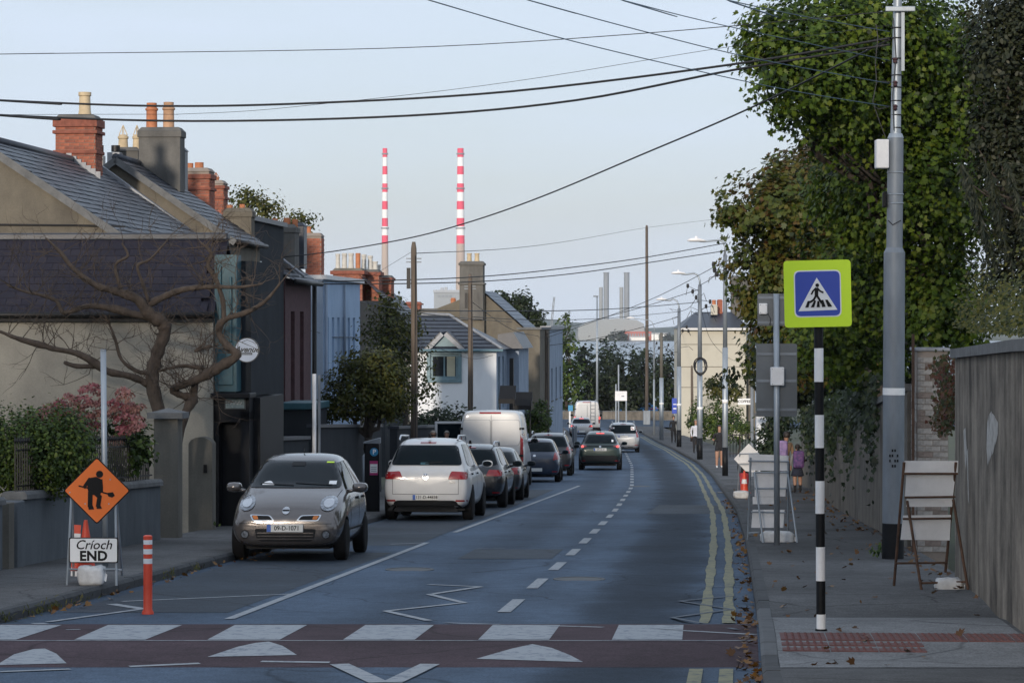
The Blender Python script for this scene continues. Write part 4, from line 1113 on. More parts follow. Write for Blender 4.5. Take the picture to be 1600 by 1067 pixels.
# ------------------------------------------------------------------ garden wall, gate pillars, railings
RG = thing('garden_wall', 'long low rendered garden wall with coping and iron railings along the left pavement', 'wall', (LW(46.2), 46.2, GB(46.2)), yaw_of((.082, 1)))
sl = math.atan(.034)
def gz(y): return GB(46.2 + y * .9966) - GB(46.2)
def wall_seg(y0, y1, h, t=.24):
    mb = MB(); ys = np.linspace(y0, y1, 6)
    for a, b in zip(ys, ys[1:]):
        mb.add([(-t, a, gz(a) - .3), (0, a, gz(a) - .3), (0, b, gz(b) - .3), (-t, b, gz(b) - .3), (-t, a, gz(a) + h), (0, a, gz(a) + h), (0, b, gz(b) + h), (-t, b, gz(b) + h)],
               [(0, 1, 5, 4), (1, 2, 6, 5), (2, 3, 7, 6), (3, 0, 4, 7), (4, 5, 6, 7)])
    mb.build('wall_panel', 'garden_wall', RG)
    L = (y1 - y0) / 8
    for i in range(8):
        a, b = y0 + i * L + .004, y0 + (i + 1) * L - .004
        c = MB(); hh = h + .003
        prof = [(-t - .05, 0), (.05, 0), (.05, .06), (.02, .10), (-t - .02, .10), (-t - .05, .06)]
        c.add([(x, a, gz(a) + hh + z) for x, z in prof] + [(x, b, gz(b) + hh + z) for x, z in prof], [(5, 4, 3, 2, 1, 0), tuple(range(6, 12))] + [(i_, (i_ + 1) % 6, 6 + (i_ + 1) % 6, 6 + i_) for i_ in range(6)])
        c.build('coping_stone', 'coping', RG)
wall_seg(-19.5, -9.9, .82); wall_seg(-8.85, -.1, .86)
for y in (-9.55, -9.15):
    mb = MB(); mb.box(-.30, .03, y - .13 if y < -9.3 else y - .1, y + .13 if y < -9.3 else y + .27, gz(y) - .3, gz(y) + .84); mb.build('pier', 'stone_pillar' if y < -9.3 else 'garden_wall', RG, bevel=.01)
bar = MB(); bar.box(-.008, .008, -.008, .008, 0, .62); bar.lathe([(.002, .72), (.02, .66), (.008, .62)], n=5)
bm = bar.mesh('railing_bar', 'iron')
n = 0
for y in np.arange(-19.3, -.3, .125):
    if -9.9 < y < -8.9: continue
    o = link('railing_bar', bm, RG); o.location = (-.12, y, gz(y) + .96); n += 1
for a, b in ((-19.4, -9.9), (-8.8, -.2)):
    for hz in (1.03, 1.5):
        mb = MB(); mb.tube([(-.12, a, gz(a) + hz), (-.12, b, gz(b) + hz)], .012, 5); mb.build('rail', 'iron', RG)
def pillar(label, px, Y, w, d, h, style):
    X = at(px, 800, Y).x
    t = thing('gate_pillar', label, 'pillar', (X, Y, GB(Y)), TH)
    if style == 'cap':
        mb = MB(); mb.box(-w / 2, w / 2, 0, d, -.3, h); mb.build('shaft', 'stone_pillar', t, bevel=.015)
        mb = MB(); mb.box(-w / 2 - .09, w / 2 + .09, -.09, d + .09, h + .003, h + .10)
        mb.add([(-w / 2 - .06, -.06, h + .10), (w / 2 + .06, -.06, h + .10), (w / 2 + .06, d + .06, h + .10), (-w / 2 - .06, d + .06, h + .10), (0, d / 2, h + .17)], [(0, 1, 4), (1, 2, 4), (2, 3, 4), (3, 0, 4)])
        mb.build('capstone', 'coping', t)
    else:
        mb = MB(); prof = [(-w / 2, -.3), (w / 2, -.3), (w / 2, h - .14)] + [(w / 2 * math.cos(a), h - .14 + .14 * math.sin(a)) for a in np.linspace(.2, math.pi - .2, 7)] + [(-w / 2, h - .14)]
        mb.prism([(x, 0, z) for x, z in prof], (0, d, 0)); mb.build('shaft', 'stone_pillar', t, auto=40)
        mb = MB(); mb.box(.06, .12, -.03, -.003, 1.0, 1.14); mb.build('bell', 'black', t)
pillar('square rendered gate pillar with flat capstone at the end of the garden wall', 259, 46.7, .40, .4, 1.93, 'cap')
pillar('round-topped stone gate pillar beside the black shop door', 313, 50.3, .42, .35, 1.62, 'round')

# low dark walls and gates past the shop
def low_wall(label, px0, px1, ytop, Y0, Y1, m, setx, cat='wall', name='low_wall', capm='coping'):
    a = Vector((setx(Y0), Y0)); b = Vector((setx(Y1), Y1))
    t = thing(name, label, cat, (a.x, a.y, GB(Y0)), yaw_of(b - a)); L = (b - a).length
    h = (HY - ytop) / F * Y0 - GB(Y0); dz = GB(Y1) - GB(Y0)
    mb = MB(); mb.add([(-.22, 0, -.3), (0, 0, -.3), (0, L, dz - .3), (-.22, L, dz - .3), (-.22, 0, h), (0, 0, h), (0, L, h + dz), (-.22, L, h + dz)], [(0, 1, 5, 4), (1, 2, 6, 5), (2, 3, 7, 6), (3, 0, 4, 7), (4, 5, 6, 7)])
    mb.build('wall_panel', m, t)
    c = MB(); c.add([(-.27, -.03, h + .003), (.05, -.03, h + .003), (.05, L, h + dz + .003), (-.27, L, h + dz + .003), (-.27, -.03, h + .08), (.05, -.03, h + .08), (.05, L, h + dz + .08), (-.27, L, h + dz + .08)], [(0, 1, 5, 4), (1, 2, 6, 5), (2, 3, 7, 6), (3, 0, 4, 7), (4, 5, 6, 7), (3, 2, 1, 0)])
    c.build('coping', capm, t)
    return t
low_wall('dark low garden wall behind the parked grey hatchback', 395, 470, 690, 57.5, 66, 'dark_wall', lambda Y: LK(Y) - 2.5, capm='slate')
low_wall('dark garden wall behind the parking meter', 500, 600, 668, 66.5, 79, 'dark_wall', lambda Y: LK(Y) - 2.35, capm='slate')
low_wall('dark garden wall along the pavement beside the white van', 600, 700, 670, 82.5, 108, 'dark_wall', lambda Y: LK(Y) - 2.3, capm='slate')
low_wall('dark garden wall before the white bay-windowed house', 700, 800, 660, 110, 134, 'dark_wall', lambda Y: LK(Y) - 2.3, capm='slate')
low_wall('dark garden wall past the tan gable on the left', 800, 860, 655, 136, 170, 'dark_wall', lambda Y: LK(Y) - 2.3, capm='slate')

# ------------------------------------------------------------------ white bay-window house
RWH = thing('white_house', 'white rendered house with grey hip roof and teal gabled window', 'house', (at(700, 700, 130).x, 130, GB(130)), TH)
kx = 130 / F
x0, x1 = loc_of(RWH, at(640, 600, 130)).x, loc_of(RWH, at(776, 600, 130)).x
ze = loc_of(RWH, at(700, 545, 130)).z
wx0, wx1, wz0, wz1 = [loc_of(RWH, at(*p, 130)) for p in ((672, 592), (716, 592), (700, 592), (700, 553))]
op = (wx0.x - x0, wx1.x - x0, wz0.z + .3, wz1.z + .3)
mb = MB(); wall_panel(mb, (x0, 0, -.3), (1, 0, 0), (0, 0, 1), (0, -1, 0), x1 - x0, ze + .3, [op], .12)
mb.build('wall', 'white_wall', RWH)
mb = MB(); opr = [(1.0, 2.2, 2.6, 5.0), (3.4, 4.4, 2.6, 5.0)]
wall_panel(mb, (x1, 0, -.3), (0, 1, 0), (0, 0, 1), (1, 0, 0), 7, ze + .3, opr, .12)
mb.poly([(x1, 7, -.3), (x0, 7, -.3), (x0, 7, ze), (x1, 7, ze)]); mb.poly([(x0, 7, -.3), (x0, 0, -.3), (x0, 0, ze), (x0, 7, ze)])
mb.build('side_wall', 'bluegrey_wall', RWH)
for o_ in opr: window_in(RWH, (x1, 0, -.3), (0, 1, 0), (0, 0, 1), (1, 0, 0), o_, frame='teal_trim', sill=None)
w = window_in(RWH, (x0, 0, -.3), (1, 0, 0), (0, 0, 1), (0, -1, 0), op, .08, frame='teal_trim', bars=(1, 0), sill=None, fw=.12, pane='glass')
bl = MB(); bl.box(wx0.x + .75, wx1.x - .15, .055, .065, wz0.z + .12, wz1.z - .1); bl.build('blind', 'blind', w)
tr_ = MB()
tr_.box(wx0.x - .16, wx0.x - .002, -.09, .02, wz0.z - .16, wz1.z + .13); tr_.box(wx1.x + .002, wx1.x + .16, -.09, .02, wz0.z - .16, wz1.z + .13)
tr_.box(wx0.x - .002, wx1.x + .002, -.09, .02, wz1.z + .002, wz1.z + .13); tr_.box(wx0.x - .002, wx1.x + .002, -.09, .02, wz0.z - .16, wz0.z - .002); tr_.build('surround', 'teal_trim', RWH)
gtop = loc_of(RWH, at(694, 524, 130)); gl, gr_ = loc_of(RWH, at(670, 549, 130)), loc_of(RWH, at(720, 547, 130))
mb = MB(); mb.prism([(gl.x, -.05, wz1.z + .132), (gr_.x, -.05, wz1.z + .132), (gr_.x, -.05, gr_.z), (gtop.x, -.05, gtop.z), (gl.x, -.05, gl.z)], (0, 1.6, 0)); mb.build('dormer_gable', 'teal_trim', RWH)
for s, q in ((-1, gl), (1, gr_)):
    d = Vector((gtop.x - q.x, 0, gtop.z - q.z)); n = Vector((-d.z, 0, d.x)).normalized() * (1 if s < 0 else -1)
    a = Vector((q.x, -.25, q.z)) - d * .12; b = Vector((gtop.x, -.25, gtop.z))
    mb = MB(); mb.prism([a, b, b + n * .18, a + n * .18], (0, .12, 0)); mb.build('bargeboard', 'lead', RWH)
    mb = MB(); mb.prism([a + n * .183, b + n * .183, b + n * .23, a + n * .23], (0, 2.2, 0)); mb.build('dormer_roof', 'slate', RWH)
# hip roof
ap0, ap1 = loc_of(RWH, at(702, 493, 133.5)), loc_of(RWH, at(640, 492, 133.5))
ev = ze - .02; e = .28
A, B, C_, D = Vector((x0 - .5, -e, ev)), Vector((x1 + e, -e, ev)), Vector((x1 + e, 7.2, ev)), Vector((x0 - .5, 7.2, ev))
mb = MB(); mb.add([A, B, C_, D, Vector((ap0.x, 3.4, ap0.z)), Vector((x0 - .5, 3.4, ap1.z))], [(0, 1, 4, 5), (1, 2, 4), (2, 3, 5, 4), (3, 0, 5), (3, 2, 1, 0)]); mb.build('roof', 'slate', RWH)
mb = MB(); mb.tube([B + Vector((0, 0, .03)), (ap0.x, 3.4, ap0.z + .04)], .07, 6); mb.tube([(ap0.x, 3.4, ap0.z + .04), (x0 - .5, 3.4, ap1.z + .04)], .07, 6); mb.build('ridge', 'lead', RWH)
nr = 9
rows = MB()
for i in range(nr):                       # slate courses
    t = (i + .5) / nr; a = A.lerp(Vector((x0 - .5, 3.4, ap1.z)), t); b = B.lerp(Vector((ap0.x, 3.4, ap0.z)), t)
    nn = Vector((0, -.5, .86)) * .035
    d2 = (Vector((ap0.x, 3.4, ap0.z)) - B) / nr * .95
    a2 = (Vector((x0 - .5, 3.4, ap1.z)) - A) / nr * .95
    rows.add([a + nn, b + nn, b + d2, a + a2, a, b], [(0, 1, 2, 3), (4, 5, 1, 0)])
rows.build('slate_courses', 'slate', RWH)
mb = MB(); mb.tube([A + Vector((0, -.05, -.05)), B + Vector((.05, -.05, -.05))], .06, 6); mb.build('gutter', 'teal_trim', RWH)
# lower slate-roofed wing and dark canvas canopies in front of it
RW2 = thing('side_wing', 'slate-roofed side wing with bracketed porch right of the white house', 'wing', (at(790, 700, 134).x, 134.5, GB(134)), TH)
mb = MB(); a, b = loc_of(RW2, at(777, 545, 134)), loc_of(RW2, at(806, 545, 134)); mb.box(a.x, b.x, 1.5, 8, -.3, a.z); mb.build('wall', 'bluegrey_wall', RW2)
c0, c1 = loc_of(RW2, at(770, 500, 136)), loc_of(RW2, at(808, 520, 136)); mb = MB()
zr2 = loc_of(RW2, at(790, 519, 134)).z; xm_ = (a.x + b.x) / 2
mb.prism([(a.x - .1, .9, a.z), (b.x + .25, .9, a.z), (xm_ + .2, .9, zr2), (a.x - .1, .9, zr2 - .1)][::-1], (0, 7, 0)); mb.build('roof', 'slate', RW2)
mb = MB(); q = loc_of(RW2, at(797, 590, 134)); mb.box(q.x - .09, q.x + .09, .3, .6, 0, q.z + .9); mb.build('post', 'iron', RW2)
for i, (px0, px1, y0, y1) in enumerate(((779, 804, 603, 624), (803, 830, 613, 634))):
    t = thing('awning', ['upper black canvas awning beside the white house', 'lower black canvas awning beside the tan gable'][i], 'awning', at((px0 + px1) / 2, y1, 126 + i * 4), TH, 'black canvas awnings')
    kk = (126 + i * 4) / F; w_ = (px1 - px0) * kk; h_ = (y1 - y0) * kk
    mb = MB(); mb.prism([(-w_ / 2, 0, 0), (-w_ / 2, .9, h_), (-w_ / 2, .9, 0)], (w_, 0, 0)); mb.build('canopy', 'black', t)
    mb = MB(); mb.prism([(-w_ / 2, -.015, -.18), (w_ / 2, -.015, -.18), (w_ / 2, -.015, .02), (-w_ / 2, -.015, .02)], (0, .012, 0)); mb.build('valance', 'black', t)
    mb = MB(); zf = -(at(0, y1, 126 + i * 4).z - GB(126)); mb.tube([(-w_ / 2 + .05, .1, zf), (-w_ / 2 + .05, .1, .1)], .03, 6); mb.tube([(w_ / 2 - .05, .1, zf), (w_ / 2 - .05, .1, .1)], .03, 6); mb.build('post', 'iron', t)
# tan gabled house with the tall grey stack
RT = thing('tan_house', 'tan rendered house with blue slate roof and tall grey chimney stack', 'house', (at(790, 700, 152).x, 152, GB(152)), TH)
g0, g1, g2, g3 = [loc_of(RT, at(*p, 152)) for p in ((757, 462, ), (826, 520), (755, 520), (845, 518))]
mb = MB(); q = loc_of(RT, at(718, 470, 152)); apx = loc_of(RT, at(752, 455, 152))
mb.prism([(q.x - 1.2, 0, -.3), (g1.x, 0, -.3), (g1.x, 0, g1.z), (apx.x, 0, apx.z), (q.x - 1.2, 0, apx.z - .9)][::-1], (0, 9, 0)); mb.build('wall', 'render_tan', RT)
L = math.hypot(g1.x - apx.x, apx.z - g1.z); M['slate_blue'] = mat('roof_slate_blue', (.05, .075, .12), .4, var=.2, scale=4, bump_s=.15)
slate_field('roof_slates', RT, (g1.x + .15, -.15, g1.z - .05), (0, 1, 0), ((apx.x - g1.x) / L, 0, (apx.z - g1.z) / L), 9, L + .1, ('slate_blue', 'slate_blue'), .5, .3, 9)
chimney_px(RT, 718, 755, 411, 500, 151.5, 1.0, 'render_grey', [(732, 396, 7.5, 'buff', 'roll'), (744, 396, 7.5, 'buff', 'roll')], bands=[(0, .04, .06), (.35, .38, .08)])
mb = MB(); s0 = loc_of(RT, at(717, 445, 151.4)); s1 = loc_of(RT, at(756, 540, 151.4)); mb.box(s0.x, s1.x, -.45, .4, -.2, s0.z); mb.build('chimney_breast', 'render_tan', RT, bevel=.02)
mb = MB(); a, b = loc_of(RT, at(810, 515, 148)), loc_of(RT, at(844, 515, 148)); mb.box(a.x, b.x, -4, 4, -.3, a.z); mb.build('annexe', 'render_tan', RT)
mb = MB(); mb.box(a.x - .08, b.x + .08, -4.1, 4.1, a.z + .003, a.z + .12); mb.build('annexe_coping', 'coping', RT)
RB = thing('blue_grey_building', 'narrow blue-grey flat-roofed building at the end of the left terrace', 'building', (at(849, 700, 160).x, 160, GB(160)), TH)
a, b = loc_of(RB, at(847, 515, 160)), loc_of(RB, at(858, 515, 160)); mb = MB(); opb = [(2, 3.2, 3, 4.8), (6, 7.2, 3, 4.8), (10, 11.2, 3, 4.8)]
mb.box(a.x, b.x - .02, 0, .3, -.3, a.z); wall_panel(mb, (b.x, 0, -.3), (0, 1, 0), (0, 0, 1), (1, 0, 0), 13, a.z + .3, opb, .12); mb.poly([(a.x, 0, a.z), (b.x, 0, a.z), (b.x, 13, a.z), (a.x, 13, a.z)]); mb.build('wall', 'bluegrey_wall', RB)
for o_ in opb: window_in(RB, (b.x, 0, -.3), (0, 1, 0), (0, 0, 1), (1, 0, 0), o_, frame='frame_d')
mb = MB(); mb.box(a.x - .1, b.x + .1, -.1, 13.1, a.z + .004, a.z + .2); mb.build('cornice', 'lead', RB)
# little red pot and box chimney peeping over the white house
RP = thing('rear_house', 'small roof with red chimney pot peeping over the white house', 'house', (at(690, 700, 175).x, 175, GB(175)), TH)
a, b = loc_of(RP, at(630, 482, 175)), loc_of(RP, at(715, 482, 175)); mb = MB(); mb.box(a.x, b.x, 0, 6, -.3, a.z); mb.build('wall', 'render_grey', RP)
chimney_px(RP, 633, 657, 474, 486, 175, .8, 'brick_b', [], bands=[(0, .2, .1)])
chimney_px(RP, 703, 712, 480, 490, 174, .5, 'brick', [(707.5, 466, 8, 'terra', 'band')])

# ------------------------------------------------------------------ cream house across the way
RH = thing('cream_house', 'plain cream rendered house with dark hip roof beyond the lamp posts', 'house', (at(1117, 690, 214).x, 214, GB(214)), 0)
a, b = loc_of(RH, at(1064, 513, 214)), loc_of(RH, at(1166, 513, 214))
mb = MB(); mb.box(a.x, b.x, 0, 9, -.5, a.z); mb.build('wall', 'cream_house', RH)
for yy_ in (538, 573, 605):
    z = loc_of(RH, at(1100, yy_, 214)).z; mb = MB(); mb.box(a.x, b.x, -.03, -.002, z - .02, z + .02); mb.build('joint', 'stone_pillar', RH)
e0, e1 = loc_of(RH, at(1062, 513, 214)), loc_of(RH, at(1172, 513, 214)); t0, t1 = loc_of(RH, at(1093, 487, 214)), loc_of(RH, at(1150, 487, 214))
mb = MB(); mb.add([(e0.x, -.4, a.z + .01), (e1.x, -.4, a.z + .01), (e1.x, 9.4, a.z + .01), (e0.x, 9.4, a.z + .01), (t0.x, 4.5, t0.z), (t1.x, 4.5, t0.z)], [(0, 1, 5, 4), (1, 2, 5), (2, 3, 4, 5), (3, 0, 4), (3, 2, 1, 0)]); mb.build('roof', 'slate', RH)
mb = MB(); mb.box(e0.x, e1.x, -.5, -.4, a.z - .13, a.z + .03); mb.build('gutter', 'frame_w', RH)
mb = MB(); mb.box(b.x + .003, b.x + .75, 1, 8, -.5, a.z - 1.0); mb.build('side_extension', 'render_tan', RH)
chimney_px(RH, 1111, 1121, 478, 492, 217, .6, 'cream_house', [(1116, 469, 6, 'terra', 'band')])
chimney_px(RH, 1121, 1129, 470, 492, 218, .6, 'brick', [])
chimney_px(RH, 1143, 1172, 434, 500, 219, 1.0, 'render_grey', [], bands=[(0, .06, .08)])
# ------------------------------------------------------------------ right-hand wall, pier, ivy
def wall_run(name, label, y0, y1, htop, m, t=.3, cap=True, off=0.0, step=1.0):
    r = thing(name, label, 'wall', (RW(y0), y0, GB(y0)))
    ys = list(np.arange(y0, y1, step)) + [y1]
    mb = MB(); c = MB()
    for a, b in zip(ys, ys[1:]):
        xa, xb = RW(a) - RW(y0) + off, RW(b) - RW(y0) + off; za, zb = zr(a) - GB(y0) - .2, zr(b) - GB(y0) - .2; ta, tb = htop(a) - GB(y0), htop(b) - GB(y0)
        A, B = a - y0, b - y0
        mb.add([(xa, A, za), (xa + t, A, za), (xb + t, B, zb), (xb, B, zb), (xa, A, ta), (xa + t, A, ta), (xb + t, B, tb), (xb, B, tb)], [(0, 3, 7, 4), (1, 5, 6, 2), (4, 7, 6, 5)])
        if a == ys[0]: mb.f.append((len(mb.v) - 8, len(mb.v) - 4, len(mb.v) - 3, len(mb.v) - 7)[::-1]); mb.m.append(0)
        if cap:
            e = .06; k = .003
            c.add([(xa - e, A, ta + k), (xa + t + e, A, ta + k), (xb + t + e, B, tb + k), (xb - e, B, tb + k), (xa - e, A, ta + .11), (xa + t + e, A, ta + .11), (xb + t + e, B, tb + .11), (xb - e, B, tb + .11)], [(0, 3, 7, 4), (1, 5, 6, 2), (4, 7, 6, 5), (0, 1, 2, 3), (0, 4, 5, 1)])
    q = mb.v; n = len(q); mb.f.append((n - 6, n - 5, n - 1, n - 2)); mb.m.append(0)
    mb.build('wall_panel', m, r)
    if cap: c.build('coping', 'coping', r)
    return r
# tall stained wall nearest the camera; top seen at rows 545..530
ht = lambda Y: float(np.interp(Y, [-30, 20, 26, 34.2], [1.6, -.05, -.13, -.285]))
RWN = wall_run('boundary_wall', 'tall rain-streaked concrete boundary wall with coping, nearest on the right', -30, 34.3, lambda Y: ht(Y) - .11, 'conc_wall', .35)
def splash(px):
    P = []
    for x, y in px:
        # where the sight line meets the wall face
        a, b = 24., 34.2
        for _ in range(40):
            m = (a + b) / 2
            if (x - CX) / F * m > RW(m): a_, b_ = m, b
            if 800 + F * RW(m) / m > x: a = m
            else: b = m
        p = at(x, y, a); P.append(Vector((RW(a) - .004, a, p.z)) - Vector(RWN.location))
    mb = MB(); mb.poly(P); o = mb.build('paint_splash', 'whitewash', RWN)
for q in ([(1543, 662), (1545, 648), (1547, 690), (1546, 716), (1544, 728), (1542, 700)], [(1546.5, 647), (1550, 642), (1551.5, 690), (1549, 712), (1546.5, 722)], [(1550.5, 645), (1555, 650), (1556.5, 684), (1553, 706), (1550, 712)], [(1555.5, 652), (1560, 660), (1560, 676), (1556, 696)], [(1506, 672), (1509, 668), (1511, 700), (1510, 735), (1508, 720)], [(1511, 706), (1513, 700), (1514, 760), (1515, 788), (1513, 780)]): splash(q)
# brick pier with pale blocks and a rusty post
BP = thing('brick_pier', 'whitewashed brick pier with blue capping at the end of the tall wall', 'pier', (at(1433, 860, 41.5).x, 41.5, GB(41.5)), TH)
w_ = 48 * 41.5 / F; h_ = loc_of(BP, at(1450, 549, 41.5)).z
M['brick_pale'] = mat('whitewashed_brick', (.30, .28, .26), .9, var=.35, scale=8, bump_s=.4); M['brick_pale2'] = mat('bare_brick', (.20, .16, .14), .9, var=.35, scale=8, bump_s=.4)
mb = MB(); mb.box(0, w_, 0, 1.2, -.3, h_); mb.build('core', 'mortar', BP)
bricks(BP, (0, 0, 0), (1, 0, 0), (0, -1, 0), w_, h_ - .02, ('brick_pale', 'brick_pale2'), .225, .085, 8, 130)
bricks(BP, (0, 0, 0), (0, 1, 0), (-1, 0, 0), 1.2, h_ - .02, ('brick_pale', 'brick_pale2'), .225, .085, 9, 170)
mb = MB(); mb.box(-.03, w_ + .03, -.03, 1.25, h_ + .003, h_ + .05); mb.build('capping', 'lead', BP, bevel=.01)
mb = MB(); mb.tube([(-.06, -.04, 0), (-.06, -.04, h_ + .25)], .022, 6); mb.build('rusty_post', 'rust', BP)
# lower old wall running on down the street
ht2 = lambda Y: zr(Y) + PVH + float(np.interp(Y, [42, 60, 90], [2.35, 1.95, 1.7]))
RWF = wall_run('garden_boundary_wall', 'old rendered wall draped in ivy further along the right pavement', 42.8, 88, ht2, 'conc_low', .3, cap=True)
# ivy cascades and creeper
def ivy(name, label, pts_fn, n, size, m, seed, loc, cat='ivy', shape='maple', nrm=(-.8, -.5, .3)):
    g = np.random.default_rng(seed); P = np.array([pts_fn(g) for _ in range(n)])
    o = link(name, leaf_mesh(name, P - np.array(loc), np.tile(nrm, (n, 1)), size, shape, m, seed)); o.location = loc
    return tag(o, label, cat)
def ivy_far(g):
    Y = g.uniform(49, 84); hang = abs(g.normal(0, .45)) * (1 + .6 * math.sin(Y * .9)) + .0
    return (RW(Y) - abs(g.normal(0, .09)) - .02, Y, ht2(Y) + .35 - hang + g.uniform(-.15, .25))
ivy('ivy', 'dark ivy hanging over the lower wall behind the striped pole', ivy_far, 5200, .10, 'lf_ivy', 3, (RW(66), 66, ht2(66)))
def ivy_red(g):
    t = g.uniform(0, 1) ** .8; x = 1486 - g.normal(0, 9) - 10 * t; y = 560 + t * 110 + g.normal(0, 6)
    return at(x - (16 if y < 590 else 0) * g.uniform(0, 1), y, 36.5 + g.uniform(-1.2, 1.2))[:]
ivy('creeper', 'reddening creeper trailing down the end of the tall wall', ivy_red, 1500, .055, 'lf_redivy', 4, at(1480, 600, 36.5)[:], 'creeper')
def ivy_top(g):
    t = g.uniform(0, 1); Y = 36.8 - 12 * t
    return (RW(Y) + .15 + abs(g.normal(0, .45)), Y, ht(Y) + abs(g.normal(.02, .38)) * (.6 + .5 * math.sin(Y * 1.3) ** 2) + .25 * (1 - t))
ivy('creeper', 'mossy green creeper heaped along the top of the tall concrete wall', ivy_top, 5200, .05, 'lf_olive', 5, (RW(32), 32, ht(32)), 'creeper', 'oval', (-.4, -.5, .8))

# ------------------------------------------------------------------ trees on the right
bt = (9.2, 50, zr(50) + .1)
tree('sycamore_tree', 'big green sycamore leaning over the right pavement behind the grey pole', bt,
     [E(1345, 55, 175, 95, 47), E(1260, 110, 105, 85, 46), E(1330, 170, 110, 75, 47), E(1470, 140, 140, 140, 48), E(1450, 300, 150, 120, 48), E(1360, 300, 105, 95, 49), E(1390, 440, 130, 110, 49), E(1480, 480, 90, 80, 48), E(1330, 520, 110, 80, 52), E(1210, 60, 60, 55, 46)],
     62000, .095, 'lf_tree', 'maple', 11, .2, shell=.22, clump=20, spread=.12)
tree('horse_chestnut_tree', 'yellowing tree with rusty leaf tips above the pedestrian sign', (10.2, 70, zr(70) + .1),
     [E(1215, 330, 95, 62, 66), E(1150, 335, 40, 22, 66), E(1255, 290, 90, 50, 67), E(1230, 420, 95, 75, 67), E(1300, 400, 110, 100, 68), E(1275, 520, 110, 85, 68), E(1195, 465, 40, 40, 67)],
     24000, .125, 'lf_far', 'maple', 12, .2, shell=.3, clump=18, spread=.11)
tree('copper_tree', 'rust-brown autumn tree top between the sycamore and the yellowing tree', (11.6, 78, zr(78)),
     [E(1270, 265, 70, 35, 75), E(1225, 290, 60, 30, 75), E(1320, 230, 60, 60, 76)], 3600, .15, 'lf_brown', 'maple', 13, .25, shell=.3, clump=14, spread=.14)
tree('understorey_tree', 'dark shrubby tree filling in behind the lower ivy wall', (11.0, 80, zr(80)),
     [E(1250, 570, 105, 60, 82), E(1340, 560, 120, 90, 78), E(1215, 500, 30, 40, 84), E(1235, 600, 42, 50, 84)], 8000, .17, 'lf_dark', 'maple', 14, .2, shell=.2, clump=14, spread=.14)
tree('yew_tree', 'brown-dark conifer mass at the top corner over the tall wall', (8.6, 43, zr(43)),
     [E(1580, 90, 75, 110, 43), E(1560, 210, 60, 70, 43), E(1610, 280, 80, 120, 43), E(1600, 420, 75, 70, 43), E(1610, 10, 100, 70, 43)], 22000, .085, 'lf_conifer', 'oval', 15, .25, shell=.2, clump=16, spread=.12)
def cedar(g):
    t = g.uniform(0, 1); s = g.integers(0, 16); x = 1500 + s * 7 + t * 14 - 4 * math.sin(s); y = 250 + s % 5 * 22 + t * 75 + 20 * (t - .5) ** 2
    return at(1610 - (1610 - x) * (1 - .2 * t), y + g.normal(0, 3), 41.5 + g.normal(0, .35))[:]
CD = thing('cedar_tree', 'grey-green cedar with drooping feathery sprays by the tall wall', 'tree', (8.2, 41.5, zr(41.5)))
mb = MB(); branch(mb, (0, 0, 0), (.4, 0, 6.5), .2, .1, 5); [branch(mb, (.2, 0, 4 + i * .35), loc_of(CD, at(1520 + i * 16, 290 + i * 6, 41.5)), .05, .012, 90 + i, .08, 5) for i in range(6)]; mb.build('trunk', 'bark_d', CD, smooth=True)
g = np.random.default_rng(9); P = np.array([cedar(g) for _ in range(4500)]) - np.array(CD.location)
o = link('crown', leaf_mesh('crown', P, np.tile((-.3, -.9, .2), (4500, 1)), .13, 'needle', 'lf_conifer', 9, droop=1.6), CD); o['kind'] = 'stuff'
# hedges and shrubs further down on the right
def hedge(label, pxs, Y, n, size, m, seed, name='hedge', cat='hedge', shape='oval', group=None, sh=.25):
    bl = [E(*q, Y) for q in pxs]; c = Vector(bl[0][0]); base = Vector((c.x, c.y, GB(min(Y, 240))))
    t = thing(name, label, cat, base, group=group)
    mb = MB(); [branch(mb, (i * .2 - .2, 0, -.1), Vector(b[0]) - base, .05, .015, seed + i) for i, b in enumerate(bl[:1])]; mb.build('stem', 'bark_d', t)
    P, N, T = blob_points([((Vector(a) - base)[:], r) for a, r in bl], n, seed, sh, 12, .12)
    o = link('foliage', leaf_mesh('foliage', P, N, size, shape, m, seed, tones=T), t); o['kind'] = 'stuff'
    return t
hedge('clipped green hedge in front of the cream house', [(1092, 655, 17, 34, ), (1118, 655, 20, 34), (1145, 660, 22, 32)], 178, 3600, .18, 'lf_hedge', 21)
hedge('loose brownish shrub growing above the clipped hedge', [(1120, 605, 18, 20), (1140, 610, 20, 18)], 182, 900, .26, 'lf_olive', 22, 'shrub', 'shrub')
hedge('small bright green bush behind the iron gate', [(1160, 668, 15, 12)], 150, 700, .12, 'lf_hedge', 23, 'shrub', 'shrub')
hedge('dark climbing bush beside the white gate pier', [(1200, 700, 20, 45), (1215, 660, 25, 40)], 92, 2600, .13, 'lf_ivy', 24, 'shrub', 'shrub')
GPr = thing('gate_pier', 'white painted gate pier with a letter box past the road sign backs', 'pier', (at(1190, 700, 104).x, 104, GB(104)))
mb = MB(); wq = 16 * 104 / F; hq = loc_of(GPr, at(1190, 650, 104)).z; mb.box(-wq / 2, wq / 2, 0, .4, -.3, hq); mb.build('shaft', 'white_wall', GPr, bevel=.02)
mb = MB(); mb.box(-wq / 2 - .04, wq / 2 + .04, -.04, .44, hq + .003, hq + .1); mb.build('capstone', 'coping', GPr)
mb = MB(); mb.box(-.02, .13, -.08, -.003, hq - .6, hq - .3); mb.build('letter_box', 'galv_dark', GPr)
GT = thing('iron_gate', 'low black iron garden gate beside the small green bush', 'gate', (at(1160, 700, 140).x, 140, GB(140)))
for i in range(11):
    mb = MB(); mb.tube([(-.75 + i * .15, 0, 0), (-.75 + i * .15, 0, 1.15)], .018, 5); mb.build('bar', 'iron', GT)
